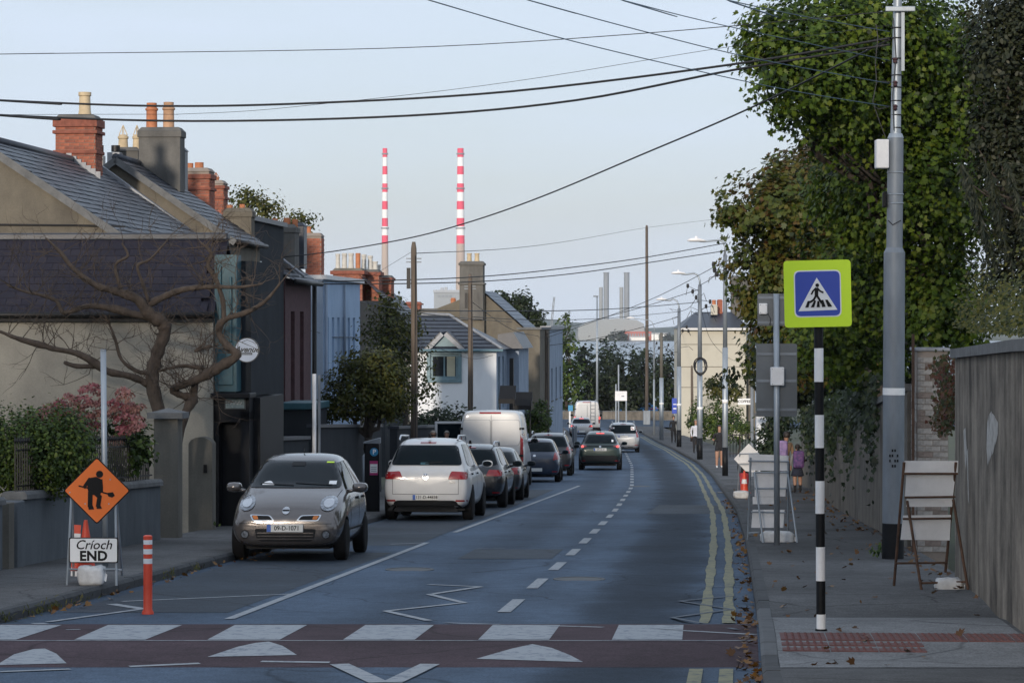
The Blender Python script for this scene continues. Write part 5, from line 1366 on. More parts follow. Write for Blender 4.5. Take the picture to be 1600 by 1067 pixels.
for z in (.15, 1.05):
    mb = MB(); mb.box(-.8, .8, -.02, .02, z, z + .05); mb.build('rail', 'iron', GT)
mb = MB(); mb.box(-1.15, -.95, -.1, .1, 0, 1.5); mb.build('post', 'stone_pillar', GT)

# ------------------------------------------------------------------ left-hand trees
hedge('clipped hedge leaning over the garden wall at the far left', [(20, 705, 60, 62), (75, 703, 62, 60), (110, 705, 34, 62), (-60, 700, 80, 60)], 38.7, 19000, .055, 'lf_hedge', 31, sh=.75)
hd = thing('hydrangea', 'hydrangea bush with faded pink flower heads over the garden wall', 'shrub', (at(160, 700, 44.5).x, 44.5, GB(44.5)))
mb = MB(); [branch(mb, (0, 0, 0), loc_of(hd, at(60 + i * 22, 660, 44.5)), .03, .01, 40 + i) for i in range(8)]; mb.build('stem', 'bark_d', hd)
P, N, T = blob_points([((loc_of(hd, at(x, y, 44.5)))[:], (rx * 44.5 / F, .35, ry * 44.5 / F)) for x, y, rx, ry in ((100, 670, 75, 40), (190, 690, 40, 55), (220, 700, 20, 40))], 2200, 33, .3, 10, .08)
o = link('foliage', leaf_mesh('foliage', P, N, .09, 'oval', 'lf_hedge', 33), hd); o['kind'] = 'stuff'
g = np.random.default_rng(4); heads = []
for v in range(4):
    d = g.normal(0, 1, (130, 3)); d /= np.linalg.norm(d, axis=1, keepdims=True); d[:, 2] = np.abs(d[:, 2]) * .9 - .2
    heads.append(leaf_mesh('flower_head', d * np.array([.085, .085, .075]), d, .036, 'oval', 'petal', 50 + v, tones=np.full(130, .2 + v * .22)))
fl = [(145, 606), (132, 610), (155, 614), (82, 640), (95, 632), (68, 648), (110, 622), (120, 636), (105, 650), (128, 628), (142, 632), (158, 630), (92, 655), (120, 655), (138, 650), (152, 648), (48, 652), (40, 664),
      (188, 612), (198, 620), (180, 630), (192, 640), (205, 635), (215, 640), (185, 655), (200, 656), (214, 655), (176, 645), (190, 672), (206, 670), (217, 668), (182, 690), (150, 665), (135, 668), (112, 668), (75, 662), (58, 662)]
for i, (x, y) in enumerate(fl):
    o = link('flower_head', heads[i % 4], hd); o.location = loc_of(hd, at(x + rnd.uniform(-3, 3), y, 43.8 + rnd.uniform(-.2, .3))); o.rotation_euler = (rnd.uniform(-.5, .5), rnd.uniform(-.5, .5), rnd.uniform(0, 6)); s = rnd.uniform(1.15, 1.6); o.scale = (s, s, s)
tree('bay_tree', 'dense olive-green bay tree behind the parking meter', (at(575, 700, 74).x, 74, GB(74)),
     [E(560, 610, 50, 50, 74), E(530, 625, 35, 35, 74), E(600, 600, 42, 55, 74), E(580, 575, 45, 35, 74), E(615, 630, 35, 30, 74)], 8500, .10, 'lf_olive', 'oval', 41, .14, shell=.45, clump=16, spread=.10, cat='tree')
tree('dark_leafed_tree', 'dark thin-leafed tree in front of the brick chimneys', (at(640, 700, 92).x, 92, GB(92)),
     [E(605, 520, 45, 45, 92), E(632, 560, 42, 45, 92), E(655, 605, 28, 22, 92), E(605, 475, 22, 25, 92), E(640, 510, 22, 30, 93)], 3000, .13, 'lf_olive', 'oval', 42, .10, shell=.2, clump=9, spread=.19)
hedge('dark evergreen hedge before the white house', [(690, 660, 50, 28), (735, 665, 40, 26), (650, 665, 40, 26)], 104, 3400, .14, 'lf_ivy', 43)
hedge('dark hedge under the tan gable past the white van', [(842, 655, 20, 26), (815, 660, 25, 20)], 140, 1600, .18, 'lf_hedge', 44)
hedge('bright green shrub tip above the dark hedge by the tan gable', [(845, 632, 10, 8)], 143, 260, .15, 'lf_hedge', 45, 'shrub', 'shrub')
tree('rooftop_birch', 'wispy tree showing above the terrace roofs', (at(410, 700, 120).x, 120, GB(120)),
     [E(385, 310, 32, 18, 120), E(415, 325, 30, 20, 120), E(470, 345, 30, 15, 120), E(440, 365, 25, 20, 120)], 1700, .16, 'lf_olive', 'oval', 46, .18, shell=.1, clump=7, spread=.2)
tree('broad_tree', 'round dark tree behind the blue slate roof', (at(810, 680, 185).x, 185, GB(185)),
     [E(790, 480, 22, 20, 185), E(815, 480, 22, 24, 185), E(835, 500, 18, 22, 185), E(780, 462, 14, 8, 185)], 2600, .26, 'lf_dark', 'oval', 47, .2, shell=.2)
# belt of trees beyond the junction, each its own
jt = [('tall pointed green tree beyond the junction at the left end', 'lf_hedge', [E(884, 545, 20, 45, 292), E(886, 500, 5, 20, 292), E(895, 600, 24, 45, 292), E(872, 590, 18, 60, 292)]),
      ('dark round tree behind the far white van', 'lf_dark', [E(920, 590, 30, 50, 300), E(915, 560, 15, 25, 300), E(930, 620, 30, 40, 300)]),
      ('dark green tree behind the tall street lamp beyond the junction', 'lf_ivy', [E(948, 560, 16, 30, 304), E(950, 605, 28, 50, 304)]),
      ('broad dark tree behind the direction sign', 'lf_dark', [E(975, 590, 28, 48, 298), E(985, 625, 28, 35, 298)]),
      ('dark tree behind the tall wooden mast', 'lf_ivy', [E(1005, 575, 22, 35, 302), E(1010, 615, 30, 45, 302)]),
      ('dark tree beyond the junction beside the cream house', 'lf_dark', [E(1040, 590, 24, 42, 296), E(1050, 625, 22, 40, 296)])]
for i, (lb, m, bl) in enumerate(jt):
    c = Vector(bl[0][0]); tree('roadside_tree', lb, (c.x, c.y, zr(c.y) - .1), bl, 2300, .42, m, 'oval', 60 + i, .2, shell=.25, clump=10, spread=.16, group='trees beyond the junction')
JW = thing('far_wall', 'low brown wall running behind the blue car at the junction', 'wall', (0, 286, zr(286)))
mb = MB()
for i in range(24): mb.box(-14 + i * 1.6, -14 + i * 1.6 + 1.58, -.15, .15, -.2, .75)
mb.build('wall_panel', 'conc_low', JW)
mb = MB(); mb.box(-14, 24.4, -.2, .2, .753, .83); mb.build('coping', 'coping', JW)

# ------------------------------------------------------------------ the twisted bare tree before the cottage
BT = thing('bare_tree', 'gnarled leafless tree with twisting limbs before the cream cottage wall', 'tree', (at(262, 690, 49.2).x, 49.2, GB(49.2)))
Yb = 49.2
def bp(x, y, dy=0): return loc_of(BT, at(x, y, Yb + dy))
main = [(258, 840, 0), (257, 690, 0), (250, 650, 0), (238, 600, 0), (243, 560, .05), (257, 520, .05), (252, 503, 0), (232, 490, -.1), (215, 468, -.2), (180, 455, -.25), (150, 446, -.3), (115, 420, -.3), (95, 395, -.3), (72, 372, -.35)], [8.5, 8, 7.5, 9, 8, 8, 9.5, 8, 6.5, 5, 4, 3, 2.2, 1]
limbs = [main,
 [[(268, 840, .1), (278, 690, 0), (292, 640, 0), (303, 622, .1), (285, 618, .1), (270, 608, .05), (295, 598, -.1), (318, 588, -.2), (345, 572, -.25), (370, 555, -.3), (355, 540, -.25), (342, 520, -.2), (350, 500, -.3), (385, 488, -.4), (415, 470, -.5), (440, 440, -.6)], [6, 6, 6, 6.5, 4.5, 5, 5, 6, 6.5, 6, 5, 4.5, 4, 3.2, 2.4, 1]],
 [[(303, 622, .1), (305, 600, .1), (312, 590, 0), (320, 580, 0)], [5, 4, 4, 4]],
 [[(232, 600, 0), (205, 588, -.1), (168, 580, -.2), (145, 565, -.25), (120, 552, -.3), (85, 545, -.3), (60, 538, -.35), (25, 528, -.4), (0, 518, -.4), (-40, 505, -.4)], [5, 4.5, 4.2, 5, 3.5, 3.2, 4, 2.6, 2, 1]],
 [[(150, 572, -.2), (120, 572, -.3), (100, 566, -.3)], [3.5, 3, 2.5]],
 [[(245, 498, 0), (205, 490, -.2), (180, 483, -.2), (140, 478, -.3), (110, 487, -.3), (97, 487, -.3), (88, 470, -.3), (60, 460, -.35), (40, 456, -.35), (10, 445, -.4)], [6, 4.5, 5, 3.5, 3, 3, 2.4, 2, 1.6, 1]],
 [[(228, 478, -.1), (260, 462, -.1), (290, 452, -.2), (330, 448, -.3), (370, 449, -.4), (410, 444, -.4)], [5, 4, 3.6, 3, 2.2, 1]],
 [[(236, 583, 0), (215, 580, .1), (190, 562, .15), (180, 530, .2), (170, 505, .2), (160, 490, .2)], [3, 2.5, 2.2, 1.8, 1.4, .8]],
 [[(350, 500, -.3), (348, 470, -.3), (338, 438, -.3), (325, 415, -.3), (330, 395, -.3), (312, 378, -.3)], [3.5, 3, 2.6, 3, 2.2, 1.4]],
 [[(232, 470, -.2), (222, 440, -.2), (215, 415, -.2), (235, 405, -.2), (262, 375, -.2)], [2.6, 2.2, 2, 1.6, 1]],
 [[(190, 455, -.2), (180, 415, -.2), (200, 400, -.2), (190, 380, -.2)], [2.4, 2, 1.8, 1]],
 [[(318, 575, -.1), (300, 573, -.1), (280, 572, -.1), (240, 582, 0)], [3, 2.4, 2, 1.6]],
 [[(330, 540, -.2), (315, 545, -.2), (305, 548, -.2), (322, 535, -.2)], [2.2, 2, 1.6, 1.4]],
]
bm_ = MB(); gt = random.Random(12); tips = []
for pts, rad in limbs:
    P3 = [bp(*p) for p in pts]
    sm, sr = [], []
    for i in range(len(P3) - 1):                      # smooth between drawn points
        p0, p1, p2, p3 = P3[max(0, i - 1)], P3[i], P3[i + 1], P3[min(len(P3) - 1, i + 2)]
        for k in range(4):
            t = k / 4; t2, t3 = t * t, t * t * t
            sm.append(.5 * ((2 * p1) + (p2 - p0) * t + (2 * p0 - 5 * p1 + 4 * p2 - p3) * t2 + (3 * p1 - p0 - 3 * p2 + p3) * t3))
            sr.append((rad[i] + (rad[i + 1] - rad[i]) * t) * Yb / F * 1.25 * (1 + gt.uniform(-.14, .18)))
    sm.append(P3[-1]); sr.append(rad[-1] * Yb / F)
    bm_.tube(sm, sr, 9)
    for i in range(10, len(sm)): tips.append((sm[i], (sm[i] - sm[i - 1]).normalized(), sr[i]))
bm_.build('trunk', 'bark', BT, smooth=True)
tw = MB()
def twig(p, d, L, r, depth):
    n = 4; pts = [p]; q = p.copy(); dd = d.copy()
    for _ in range(n):
        dd = (dd + Vector((gt.gauss(0, .28), gt.gauss(0, .2), gt.gauss(.06, .24)))).normalized(); q = q + dd * (L / n); pts.append(q.copy())
    tw.tube(pts, [r * (1 - .75 * i / n) for i in range(n + 1)], 4, caps=False)
    if depth > 0:
        for k in range(gt.choice((2, 3))):
            i = gt.randint(1, n); e = Vector((gt.gauss(0, 1), gt.gauss(0, .5), gt.gauss(.25, .8))).normalized()
            twig(pts[i], (dd * .7 + e).normalized(), L * gt.uniform(.5, .75), r * .6, depth - 1)
for k in range(190):
    p, d, r = gt.choice(tips)
    if p.z < 1.6: continue
    e = Vector((gt.gauss(0, 1), gt.gauss(0, .5), gt.gauss(.7, .7))).normalized()
    twig(p, e, gt.uniform(.45, .95), min(.011, r * .5), 2)
tw.build('twigs', 'bark', BT)['kind'] = 'stuff'
# ------------------------------------------------------------------ signs, poles and lamps
def glyph(root, name, m, cx, cz, s, ox, oy, shapes, y0):
    """flat pictogram: lines ('l', width, pts...), discs ('c', x, y, r) and polygons ('p', pts...) drawn in picture units"""
    mb = MB(); y = y0
    cv = lambda p: (cx + (p[0] - ox) * s, cz - (p[1] - oy) * s)
    def slab(poly):
        nonlocal y
        a = sum(poly[i][0] * poly[(i + 1) % len(poly)][1] - poly[(i + 1) % len(poly)][0] * poly[i][1] for i in range(len(poly)))
        if a < 0: poly = poly[::-1]
        mb.prism([(p[0], y, p[1]) for p in poly][::-1], (0, .002, 0)); y -= .0004
    for sh in shapes:
        if sh[0] == 'c':
            c = cv(sh[1:3]); r = sh[3] * s; slab([(c[0] + r * math.cos(a), c[1] + r * math.sin(a)) for a in np.linspace(0, 2 * math.pi, 16, endpoint=False)])
        elif sh[0] == 'p': slab([cv(p) for p in sh[1:]])
        else:
            w = sh[1] * s / 2
            for a, b in zip(sh[2:], sh[3:]):
                a, b = Vector(cv(a)), Vector(cv(b)); d = (b - a).normalized(); n = Vector((-d.y, d.x)) * w
                slab([tuple(a + n - d * w * .5), tuple(a - n - d * w * .5), tuple(b - n + d * w * .5), tuple(b + n + d * w * .5)])
    return mb.build(name, m, root)

# pedestrian crossing sign on its black and white pole
PS = thing('pedestrian_crossing_sign', 'yellow-bordered blue pedestrian crossing sign on a black and white striped pole', 'sign', gp(1283, 985, .04))
YP = PS.location.y; kP = YP / F
hts = [985, 959, 907, 854, 802, 751, 699.5, 648, 596.5, 544, 480]
def pz(y): return (985 - y) * kP
for i in range(len(hts) - 1):
    x = -(i / 10) * 4.5 * kP
    mb = MB(); r = 7.2 * kP; mb.lathe([(r, pz(hts[i])), (r, pz(hts[i + 1]))], (x, 0, 0), 20)
    mb.build('white_band' if i % 2 == 0 else 'black_band', 'white_pole' if i % 2 == 0 else 'black_pole', PS, auto=40)
mb = MB(); mb.lathe([(.055, .0), (.052, .018)], n=20); mb.build('collar', 'black_pole', PS)
SF = link('sign_face', None, PS); SF.location = (loc_of(PS, at(1277.5, 459, YP - .09)).x, -.09, loc_of(PS, at(1278, 459, YP)).z); SF.rotation_euler = (0, math.radians(-1.2), math.radians(-5))
hs = 52 * kP
def rsq(h, r, y0, y1):
    mb = MB(); mb.prism([(p[0], y0, p[1]) for p in rp([(-h, -h), (h, -h), (h, h), (-h, h)], r, 5)][::-1], (0, y1 - y0, 0)); return mb
rsq(hs, hs * .12, 0, .022).build('backing_board', 'yellow', SF)
rsq(hs * .70, hs * .17, -.002, .001).build('white_border', 'signwhite', SF)
rsq(hs * .665, hs * .16, -.004, -.0022).build('blue_panel', 'blue', SF)
s = hs / 160
glyph(SF, 'triangle', 'signwhite', 0, 0, s, 696, 332, [('p', (693, 255), (789, 411), (603, 415))], -.007)
glyph(SF, 'walking_figure', 'black', 0, 0, s, 696, 332, [('c', 695, 292, 9), ('l', 17, (692, 308), (690, 342)), ('l', 8, (688, 306), (674, 320), (667, 334)), ('l', 8, (695, 306), (708, 320), (722, 327)), ('l', 10, (688, 342), (676, 362), (660, 372)), ('l', 10, (693, 342), (704, 360), (714, 377)),
      ('p', (636, 397), (648, 366), (661, 366), (651, 397)), ('p', (662, 397), (671, 380), (680, 364), (688, 366), (678, 397)), ('p', (690, 397), (694, 368), (703, 366), (705, 397)), ('p', (716, 397), (712, 364), (722, 362), (733, 396)), ('p', (744, 396), (731, 362), (743, 362), (764, 395))], -.010)
mb = MB(); mb.box(-.05, .05, .022, .09, -.15, -.08); mb.box(-.05, .05, .022, .09, .08, .15); mb.build('clamp', 'galv', SF)

# roadworks sign on its trestle
kS = 32.8 / F
RWS = thing('roadworks_sign', 'orange diamond roadworks sign with Críoch END plate on a trestle', 'sign', gp(147, 913, PVH), 0)
def sp(x, y, d=0): p = loc_of(RWS, at(x, y, RWS.location.y)); return Vector((p.x, d, p.z))
for a, b in (((112, 760), (107, 914)), ((180, 770), (184, 913))):
    mb = MB(); mb.tube([sp(*a, 0.02), sp(*b, -.12)], .014, 8); mb.build('leg', 'galv', RWS)
    mb = MB(); mb.tube([sp(*a, 0.05), sp(b[0] - 2, b[1] - 9, .48)], .014, 8); mb.build('leg', 'galv', RWS)
for y, d in ((888, -.09), (760, .02), (895, .40)):
    mb = MB(); mb.tube([sp(109, y, d), sp(183, y, d)], .012, 6); mb.build('crossbar', 'galv', RWS)
dm = link('diamond', None, RWS); dm.location = sp(152, 766, -.035)
def dia(h, r, y0, y1):
    mb = MB(); mb.prism([(p[0], y0, p[1]) for p in rp([(0, -h), (h, 0), (0, h), (-h, 0)], r, 3)][::-1], (0, y1 - y0, 0)); return mb
dia(53 * kS, .03, 0, .014).build('border', 'black', dm); dia(50.5 * kS, .025, -.002, .001).build('orange_sheet', 'orange', dm)
glyph(dm, 'digging_figure', 'black', 0, 0, kS * 52 / 119, 347, 378, [('c', 357, 319, 13), ('p', (312, 345), (322, 332), (345, 328), (365, 338), (367, 372), (360, 392), (320, 394), (314, 372)),
      ('l', 12, (322, 336), (307, 358), (302, 366)), ('l', 11, (362, 340), (364, 366), (364, 382)), ('l', 5, (283, 361), (318, 369)), ('l', 5, (355, 380), (392, 391)), ('p', (384, 386), (405, 383), (412, 396), (402, 403), (388, 398)),
      ('l', 17, (324, 385), (323, 432)), ('l', 16, (340, 385), (357, 400), (352, 432)), ('p', (315, 430), (332, 430), (338, 445), (318, 446)), ('p', (345, 430), (360, 430), (366, 442), (347, 443))], -.004)
for x, y in ((250, 384), (395, 338), (305, 425), (390, 425)):
    mb = MB(); mb.lathe([(.008, -.0045), (.006, -.001)], ((x - 347) * kS * 52 / 119, 0, (378 - y) * kS * 52 / 119), 8, axis='y'); mb.build('rivet', 'galv', dm)
pl = link('plate', None, RWS); pc = sp(148.5, 858, -.12); pl.location = pc
def rr(hw, hh, r, y0, y1):
    mb = MB(); mb.prism([(p[0], y0, p[1]) for p in rp([(-hw, -hh), (hw, -hh), (hw, hh), (-hw, hh)], r, 3)][::-1], (0, y1 - y0, 0)); return mb
rr(38.5 * kS, 20 * kS, .02, 0, .012).build('border', 'black', pl); rr(36.8 * kS, 18.3 * kS, .015, -.002, .001).build('white_sheet', 'signwhite', pl)
text_mesh('Críoch', 20.5 * kS, 'lettering', 'black', pl, Matrix.Translation((0, -.0035, 8 * kS)) @ FRONT, .001, shear=.25, bold=.0012)
text_mesh('END', 21 * kS, 'lettering', 'black', pl, Matrix.Translation((0, -.0035, -9.5 * kS)) @ FRONT, .001, bold=.006, space=1.05)

def sandbag(label, px0, px1, py0, py1, Y, m='sand', seed=0, group=None, depth=.3):
    k = Y / F; base = at((px0 + px1) / 2, py1, Y)
    w, h = (px1 - px0) * k, (py1 - py0) * k; g = random.Random(seed)
    mb = MB(); nu, nv = 14, 9
    for j in range(nv):
        for i in range(nu):
            u, v = 2 * math.pi * i / nu, math.pi * j / (nv - 1)
            sx = math.copysign(abs(math.cos(u)) ** .5, math.cos(u)); sy = math.copysign(abs(math.sin(u)) ** .5, math.sin(u)); sv = max(0, math.sin(v)) ** .3
            q = 1 + g.uniform(-.09, .09)
            mb.v.append((w / 2 * sx * sv * q, depth / 2 * sy * sv * q, h * .5 * (1 - math.copysign(abs(math.cos(v)) ** .8, math.cos(v))) * (1 + g.uniform(-.12, .06))))
    for j in range(nv - 1):
        for i in range(nu): mb.f.append((j * nu + i, j * nu + (i + 1) % nu, (j + 1) * nu + (i + 1) % nu, (j + 1) * nu + i)); mb.m.append(0)
    o = mb.build('sandbag', m, None, smooth=True); o.location = base
    tag(o, label, 'sandbag', group)
    e = MB(); e.prism([(w * .42, -depth * .2, h * .35), (w * .55, -depth * .28, h * .2), (w * .57, -depth * .1, h * .55), (w * .44, 0, h * .65)], (0, .01, 0)); e.build('tied_end', m, o)
    return o
sandbag('white sandbag weighing down the orange roadworks sign', 121, 165, 883, 914, 32.9, seed=1)
def cone(label, px, ybase, ytop, Y, group=None):
    k = Y / F; b = at(px, ybase, Y); h = (ybase - ytop) * k
    t = thing('traffic_cone', label, 'cone', b, group=group)
    mb = MB(); mb.box(-h * .28, h * .28, -h * .28, h * .28, 0, h * .05); mb.build('base', 'orange_p', t, bevel=.02)
    R = lambda f: h * (.20 - .165 * f)
    for f0, f1, m, nm in ((.05, .42, 'orange_p', 'body'), (.42, .62, 'signwhite', 'reflective_sleeve'), (.62, 1, 'orange_p', 'tip')):
        c = MB(); c.lathe([(R(f0), h * f0), (R(f1), h * f1)], n=18); c.build(nm, m, t, auto=40)
cone('orange traffic cone standing behind the roadworks sign', 134, 890, 812, 33.3)
RM = thing('red_white_marker', 'narrow red and white marker board leaning behind the roadworks trestle', 'marker board', gp(110, 910, PVH) + Vector((0, .3, 0)))
for i in range(6):
    mb = MB(); mb.box(-.045, .045, -.006, .006, .05 + i * .1, .15 + i * .1); mb.build('red_stripe' if i % 2 else 'white_stripe', 'orange_p' if i % 2 else 'signwhite', RM)
RM.rotation_euler = (0, math.radians(3), 0)
# flexible orange bollard
FB = thing('bollard', 'orange flexible bollard with three white bands at the road edge', 'bollard', gp(231, 959))
kB = FB.location.y / F
mb = MB(); mb.lathe([(.062, 0), (.062, .02), (.046, .05), (.046, .25)], n=20); mb.build('base', 'orange_p', FB, auto=40)
zs = [.25, (959 - 880) * kB, (959 - 872) * kB, (959 - 865) * kB, (959 - 857) * kB, (959 - 850) * kB, (959 - 843) * kB, (959 - 837) * kB]
for i in range(7):
    w = i in (1, 3, 5); c = MB(); r = .046 if not w else .0465
    c.lathe([(r, zs[i]), (r, zs[i + 1])] + ([(.03, zs[i + 1] + .008)] if i == 6 else []), n=20); c.build('white_band' if w else 'sleeve', 'signwhite' if w else 'orange_p', FB, auto=40)

def post(name, label, cat, px, ytop, ybase, Y, wpx, m='galv', loc=None, lean=0.0, group=None, cap=True):
    b = loc if loc is not None else at(px, ybase, Y)
    t = thing(name, label, cat, b, group=group)
    h = at(px, ytop, Y).z - b.z; r = wpx / 2 * Y / F
    mb = MB(); mb.tube([(0, 0, -.05), (lean * .5, 0, h * .5), (lean, 0, h)], r, 14); mb.build('pole', m, t, smooth=True)
    return t, h, r
t, h, r = post('sign_post', 'bare galvanised post rising behind the roadworks sign', 'post', 163, 548, 850, 37.2, 9, loc=Vector((at(165, 850, 37.2).x, 37.2, GB(37.2))), lean=-.03)
mb = MB(); mb.lathe([(r * 1.08, h), (r * .9, h + .02)], (-.03, 0, 0), 14); mb.build('cap', 'galv_dark', t)
t, h, r = post('sign_post', 'bare galvanised post standing behind the parked grey hatchback', 'post', 491, 584, 800, 54.5, 6.5, 'signback', loc=Vector((at(491, 800, 54.5).x, 54.5, GB(54.5))))
mb = MB(); mb.tube([(.09, .05, 0), (.09, .05, h * .99)], r * .7, 10); mb.build('side_tube', 'galv_dark', t)

# parking meter
PM = thing('parking_meter', 'black parking meter with a blue P sign at the kerb', 'parking meter', Vector((at(581, 800, 61).x, 61, GB(61))))
kM = 61 / F; hw = 11.5 * kM; hh = loc_of(PM, at(580, 693, 61)).z
mb = MB(); mb.box(-hw, hw, 0, .3, -.05, hh); mb.build('cabinet', 'shop_black', PM, bevel=.025)
mb = MB(); mb.prism([(-hw - .02, -.02, hh + .003), (hw + .02, -.02, hh + .003), (hw + .02, -.02, hh + .12), (-hw - .02, -.02, hh + .03)][::-1], (0, .36, 0)); mb.build('solar_lid', 'galv_dark', PM)
pz_ = loc_of(PM, at(584.5, 706, 61)); mb = MB(); mb.lathe([(.088, -.012), (.088, -.004)], (pz_.x, 0, pz_.z), 24, axis='y'); mb.build('parking_disc', 'lblue', PM)
text_mesh('P', .14, 'lettering', 'signwhite', PM, Matrix.Translation((pz_.x + .005, -.0135, pz_.z)) @ FRONT, .001, bold=.004)
q = loc_of(PM, at(584, 731, 61)); mb = MB(); mb.box(q.x - .085, q.x + .085, -.010, -.003, q.z - .15, q.z + .15); mb.build('tariff_plate', 'magenta', PM)
mb = MB(); mb.box(q.x - .078, q.x + .078, -.0125, -.0102, q.z - .10, q.z + .085); mb.build('tariff_panel', 'signwhite', PM)
mb = MB(); [mb.box(q.x - .06, q.x + .06, -.0145, -.0128, q.z - .07 + i * .04, q.z - .058 + i * .04) for i in range(3)]; mb.build('print_line', 'galv_dark', PM)
PM2 = thing('handrail', 'grey steel handrail post beside the parking meter', 'handrail', Vector((at(568, 800, 62).x, 62, GB(62))))
mb = MB(); mb.tube([(0, 0, 0), (0, 0, 1.15), (.06, .4, 1.22), (.1, 1.6, 1.18)], .035, 8); mb.build('tube', 'galv_dark', PM2, smooth=True)

# direction signs seen from behind on their grey post
kD = 44 / F
DS = thing('direction_sign', 'grey backs of two road signs on a galvanised post with a control box', 'sign', gp(1214, 851, PVH))
def dp(x, y): p = loc_of(DS, at(x, y, DS.location.y)); return p
mb = MB(); zt_ = dp(1213, 459).z; mb.tube([(0, 0, 0), (dp(1213, 459).x, 0, zt_)], .045, 14); mb.build('post', 'galv', DS, smooth=True)
def panel(x0, x1, y0, y1, m, nm, bars):
    a, b = dp(x0, y1), dp(x1, y0)
    mb = MB(); mb.prism([(p[0], .06, p[1]) for p in rp(rect(a.x, b.x, a.z, b.z), .03, 3)][::-1], (0, .012, 0)); o = mb.build(nm, m, DS)
    for yb in bars:
        z = dp(0, yb).z; c = MB(); c.box(a.x + .01, b.x - .01, .045, .0595, z - .02, z + .02); c.build('stiffener', 'galv_dark', o)
    return o
panel(1184, 1258, 459, 509, 'signgrey', 'upper_panel', (465, 504)); panel(1182, 1246, 537, 651, 'signgrey', 'lower_panel', (553, 595, 640))
for x0, x1, y0, y1, nm, dd in ((1203.5, 1224, 573.5, 602, 'control_box', -.14), (1186, 1199, 474, 491, 'junction_box', -.02)):
    a, b = dp(x0, y1), dp(x1, y0); mb = MB(); mb.box(a.x, b.x, dd, .04, a.z, b.z); o = mb.build(nm, 'signback', DS, bevel=.012)
    for cx_ in (a.x + .02, b.x - .02):
        for cz_ in (a.z + .025, b.z - .025): c = MB(); c.lathe([(.007, dd - .004), (.005, dd)], (cx_, 0, cz_), 6, axis='y'); c.build('screw', 'galv_dark', o)
mb = MB(); q0 = dp(1199, 488); mb.tube([(q0.x, .03, q0.z), (q0.x + .05, .02, q0.z - .1), (q0.x + .04, .03, q0.z - .2)], .006, 5); mb.build('cable', 'blackwire', DS)

# folded trestle signs seen from behind
def trestle(label, px_legs, panels, Y, mleg='galv', group='trestle signs seen from behind', bars=(), back=.55, name='trestle_sign'):
    base = Vector((at(sum(p[1][0] for p in px_legs) / len(px_legs), 0, Y).x, Y, GB(Y)))
    t = thing(name, label, 'sign', base, group=group)
    P = lambda x, y, d: Vector((loc_of(t, at(x, y, Y)).x, d, loc_of(t, at(x, y, Y)).z))
    for a, b, d0, d1 in px_legs:
        mb = MB(); p, q = P(*a, d0), P(*b, d1); q.z = max(q.z, .0); mb.tube([p, q], .016, 8); mb.build('leg', mleg, t)
    for a, b, d in bars:
        mb = MB(); mb.tube([P(*a, d), P(*b, d)], .013, 6); mb.build('crossbar', mleg, t)
    for pts, d, m in panels:
        mb = MB(); q = [P(x, y, d) for x, y in pts]; q = [(v.x, v.y, v.z) for v in q]
        ar = sum(q[i][0] * q[(i + 1) % len(q)][2] - q[(i + 1) % len(q)][0] * q[i][2] for i in range(len(q)))
        mb.prism(q[::-1] if ar > 0 else q, (0, .010, 0)); mb.build('panel', m, t)
    return t
Y1 = gp(1450, 918, PVH).y
trestle('rusty trestle sign with blank white back panels leaning by the tall wall',
        [((1413, 722), (1402, 919), .02, .28), ((1494, 722), (1483, 897), .02, .28), ((1417, 782), (1433, 926), -.02, -.35), ((1489, 780), (1505, 922), -.02, -.35)],
        [([(1414, 720), (1498, 720), (1497, 739), (1412, 739)], .03, 'signback'), ([(1417, 742), (1494, 742), (1490, 776), (1415, 776)], .05, 'signback'), ([(1418, 778), (1490, 778), (1489, 792), (1417, 792)], .06, 'signback'), ([(1413, 806), (1488, 805), (1486, 845), (1409, 844)], .10, 'signback')],
        Y1, 'rust', bars=[((1412, 740), (1497, 740), .015), ((1414, 777), (1493, 776), .01), ((1412, 811), (1489, 810), .06), ((1403, 882), (1484, 881), .2), ((1432, 907), (1502, 905), -.3)])
sandbag('white sandbag at the foot of the rusty trestle sign', 1460, 1504, 902, 927, Y1 - .2, seed=2, depth=.25)
Y2 = gp(1200, 846, PVH).y
trestle('galvanised trestle sign with stacked white back panels beside the grey sign post',
        [((1173, 715), (1171, 845), .02, .3), ((1232, 720), (1234, 835), .02, .3), ((1179, 738), (1190, 851), -.02, -.3), ((1231, 740), (1243, 850), -.02, -.3)],
        [([(1170, 709), (1233, 712), (1232, 736), (1171, 735)], .05, 'signback'), ([(1178, 737), (1231, 737), (1230, 762), (1180, 762)], .08, 'signback'), ([(1180, 764), (1229, 764), (1228, 776), (1180, 776)], .09, 'signback'), ([(1177, 776.5), (1212, 776.5), (1212, 788), (1177, 788)], .11, 'signback'), ([(1177, 797), (1227, 797), (1225, 825), (1175, 825)], .13, 'signback')],
        Y2, bars=[((1169, 720), (1233, 721), .02), ((1178, 738), (1232, 738), .01), ((1179, 763), (1231, 763), .01), ((1174, 800), (1228, 801), .08), ((1171, 834), (1188, 833), .2)])
sandbag('long white sandbag across the foot of the galvanised trestle', 1188, 1241, 829, 850, Y2 - .1, seed=3, depth=.25)
Y3 = gp(1165, 778, PVH).y
trestle('trestle with a blank diamond sign turned away, further down the pavement',
        [((1156, 708), (1154, 775), .02, .3), ((1184, 712), (1187, 774), .02, .3)],
        [([(1147, 717), (1170, 693), (1187, 709), (1180, 738), (1165, 736)], .06, 'signback'), ([(1155, 712), (1183, 712), (1183, 723), (1155, 723)], .03, 'signback')],
        Y3, bars=[((1155, 709), (1186, 708), .0), ((1155, 725), (1186, 725), .0)])
cone('small orange traffic cone tucked beside the blank diamond sign', 1163, 770, 735, Y3 + .3)
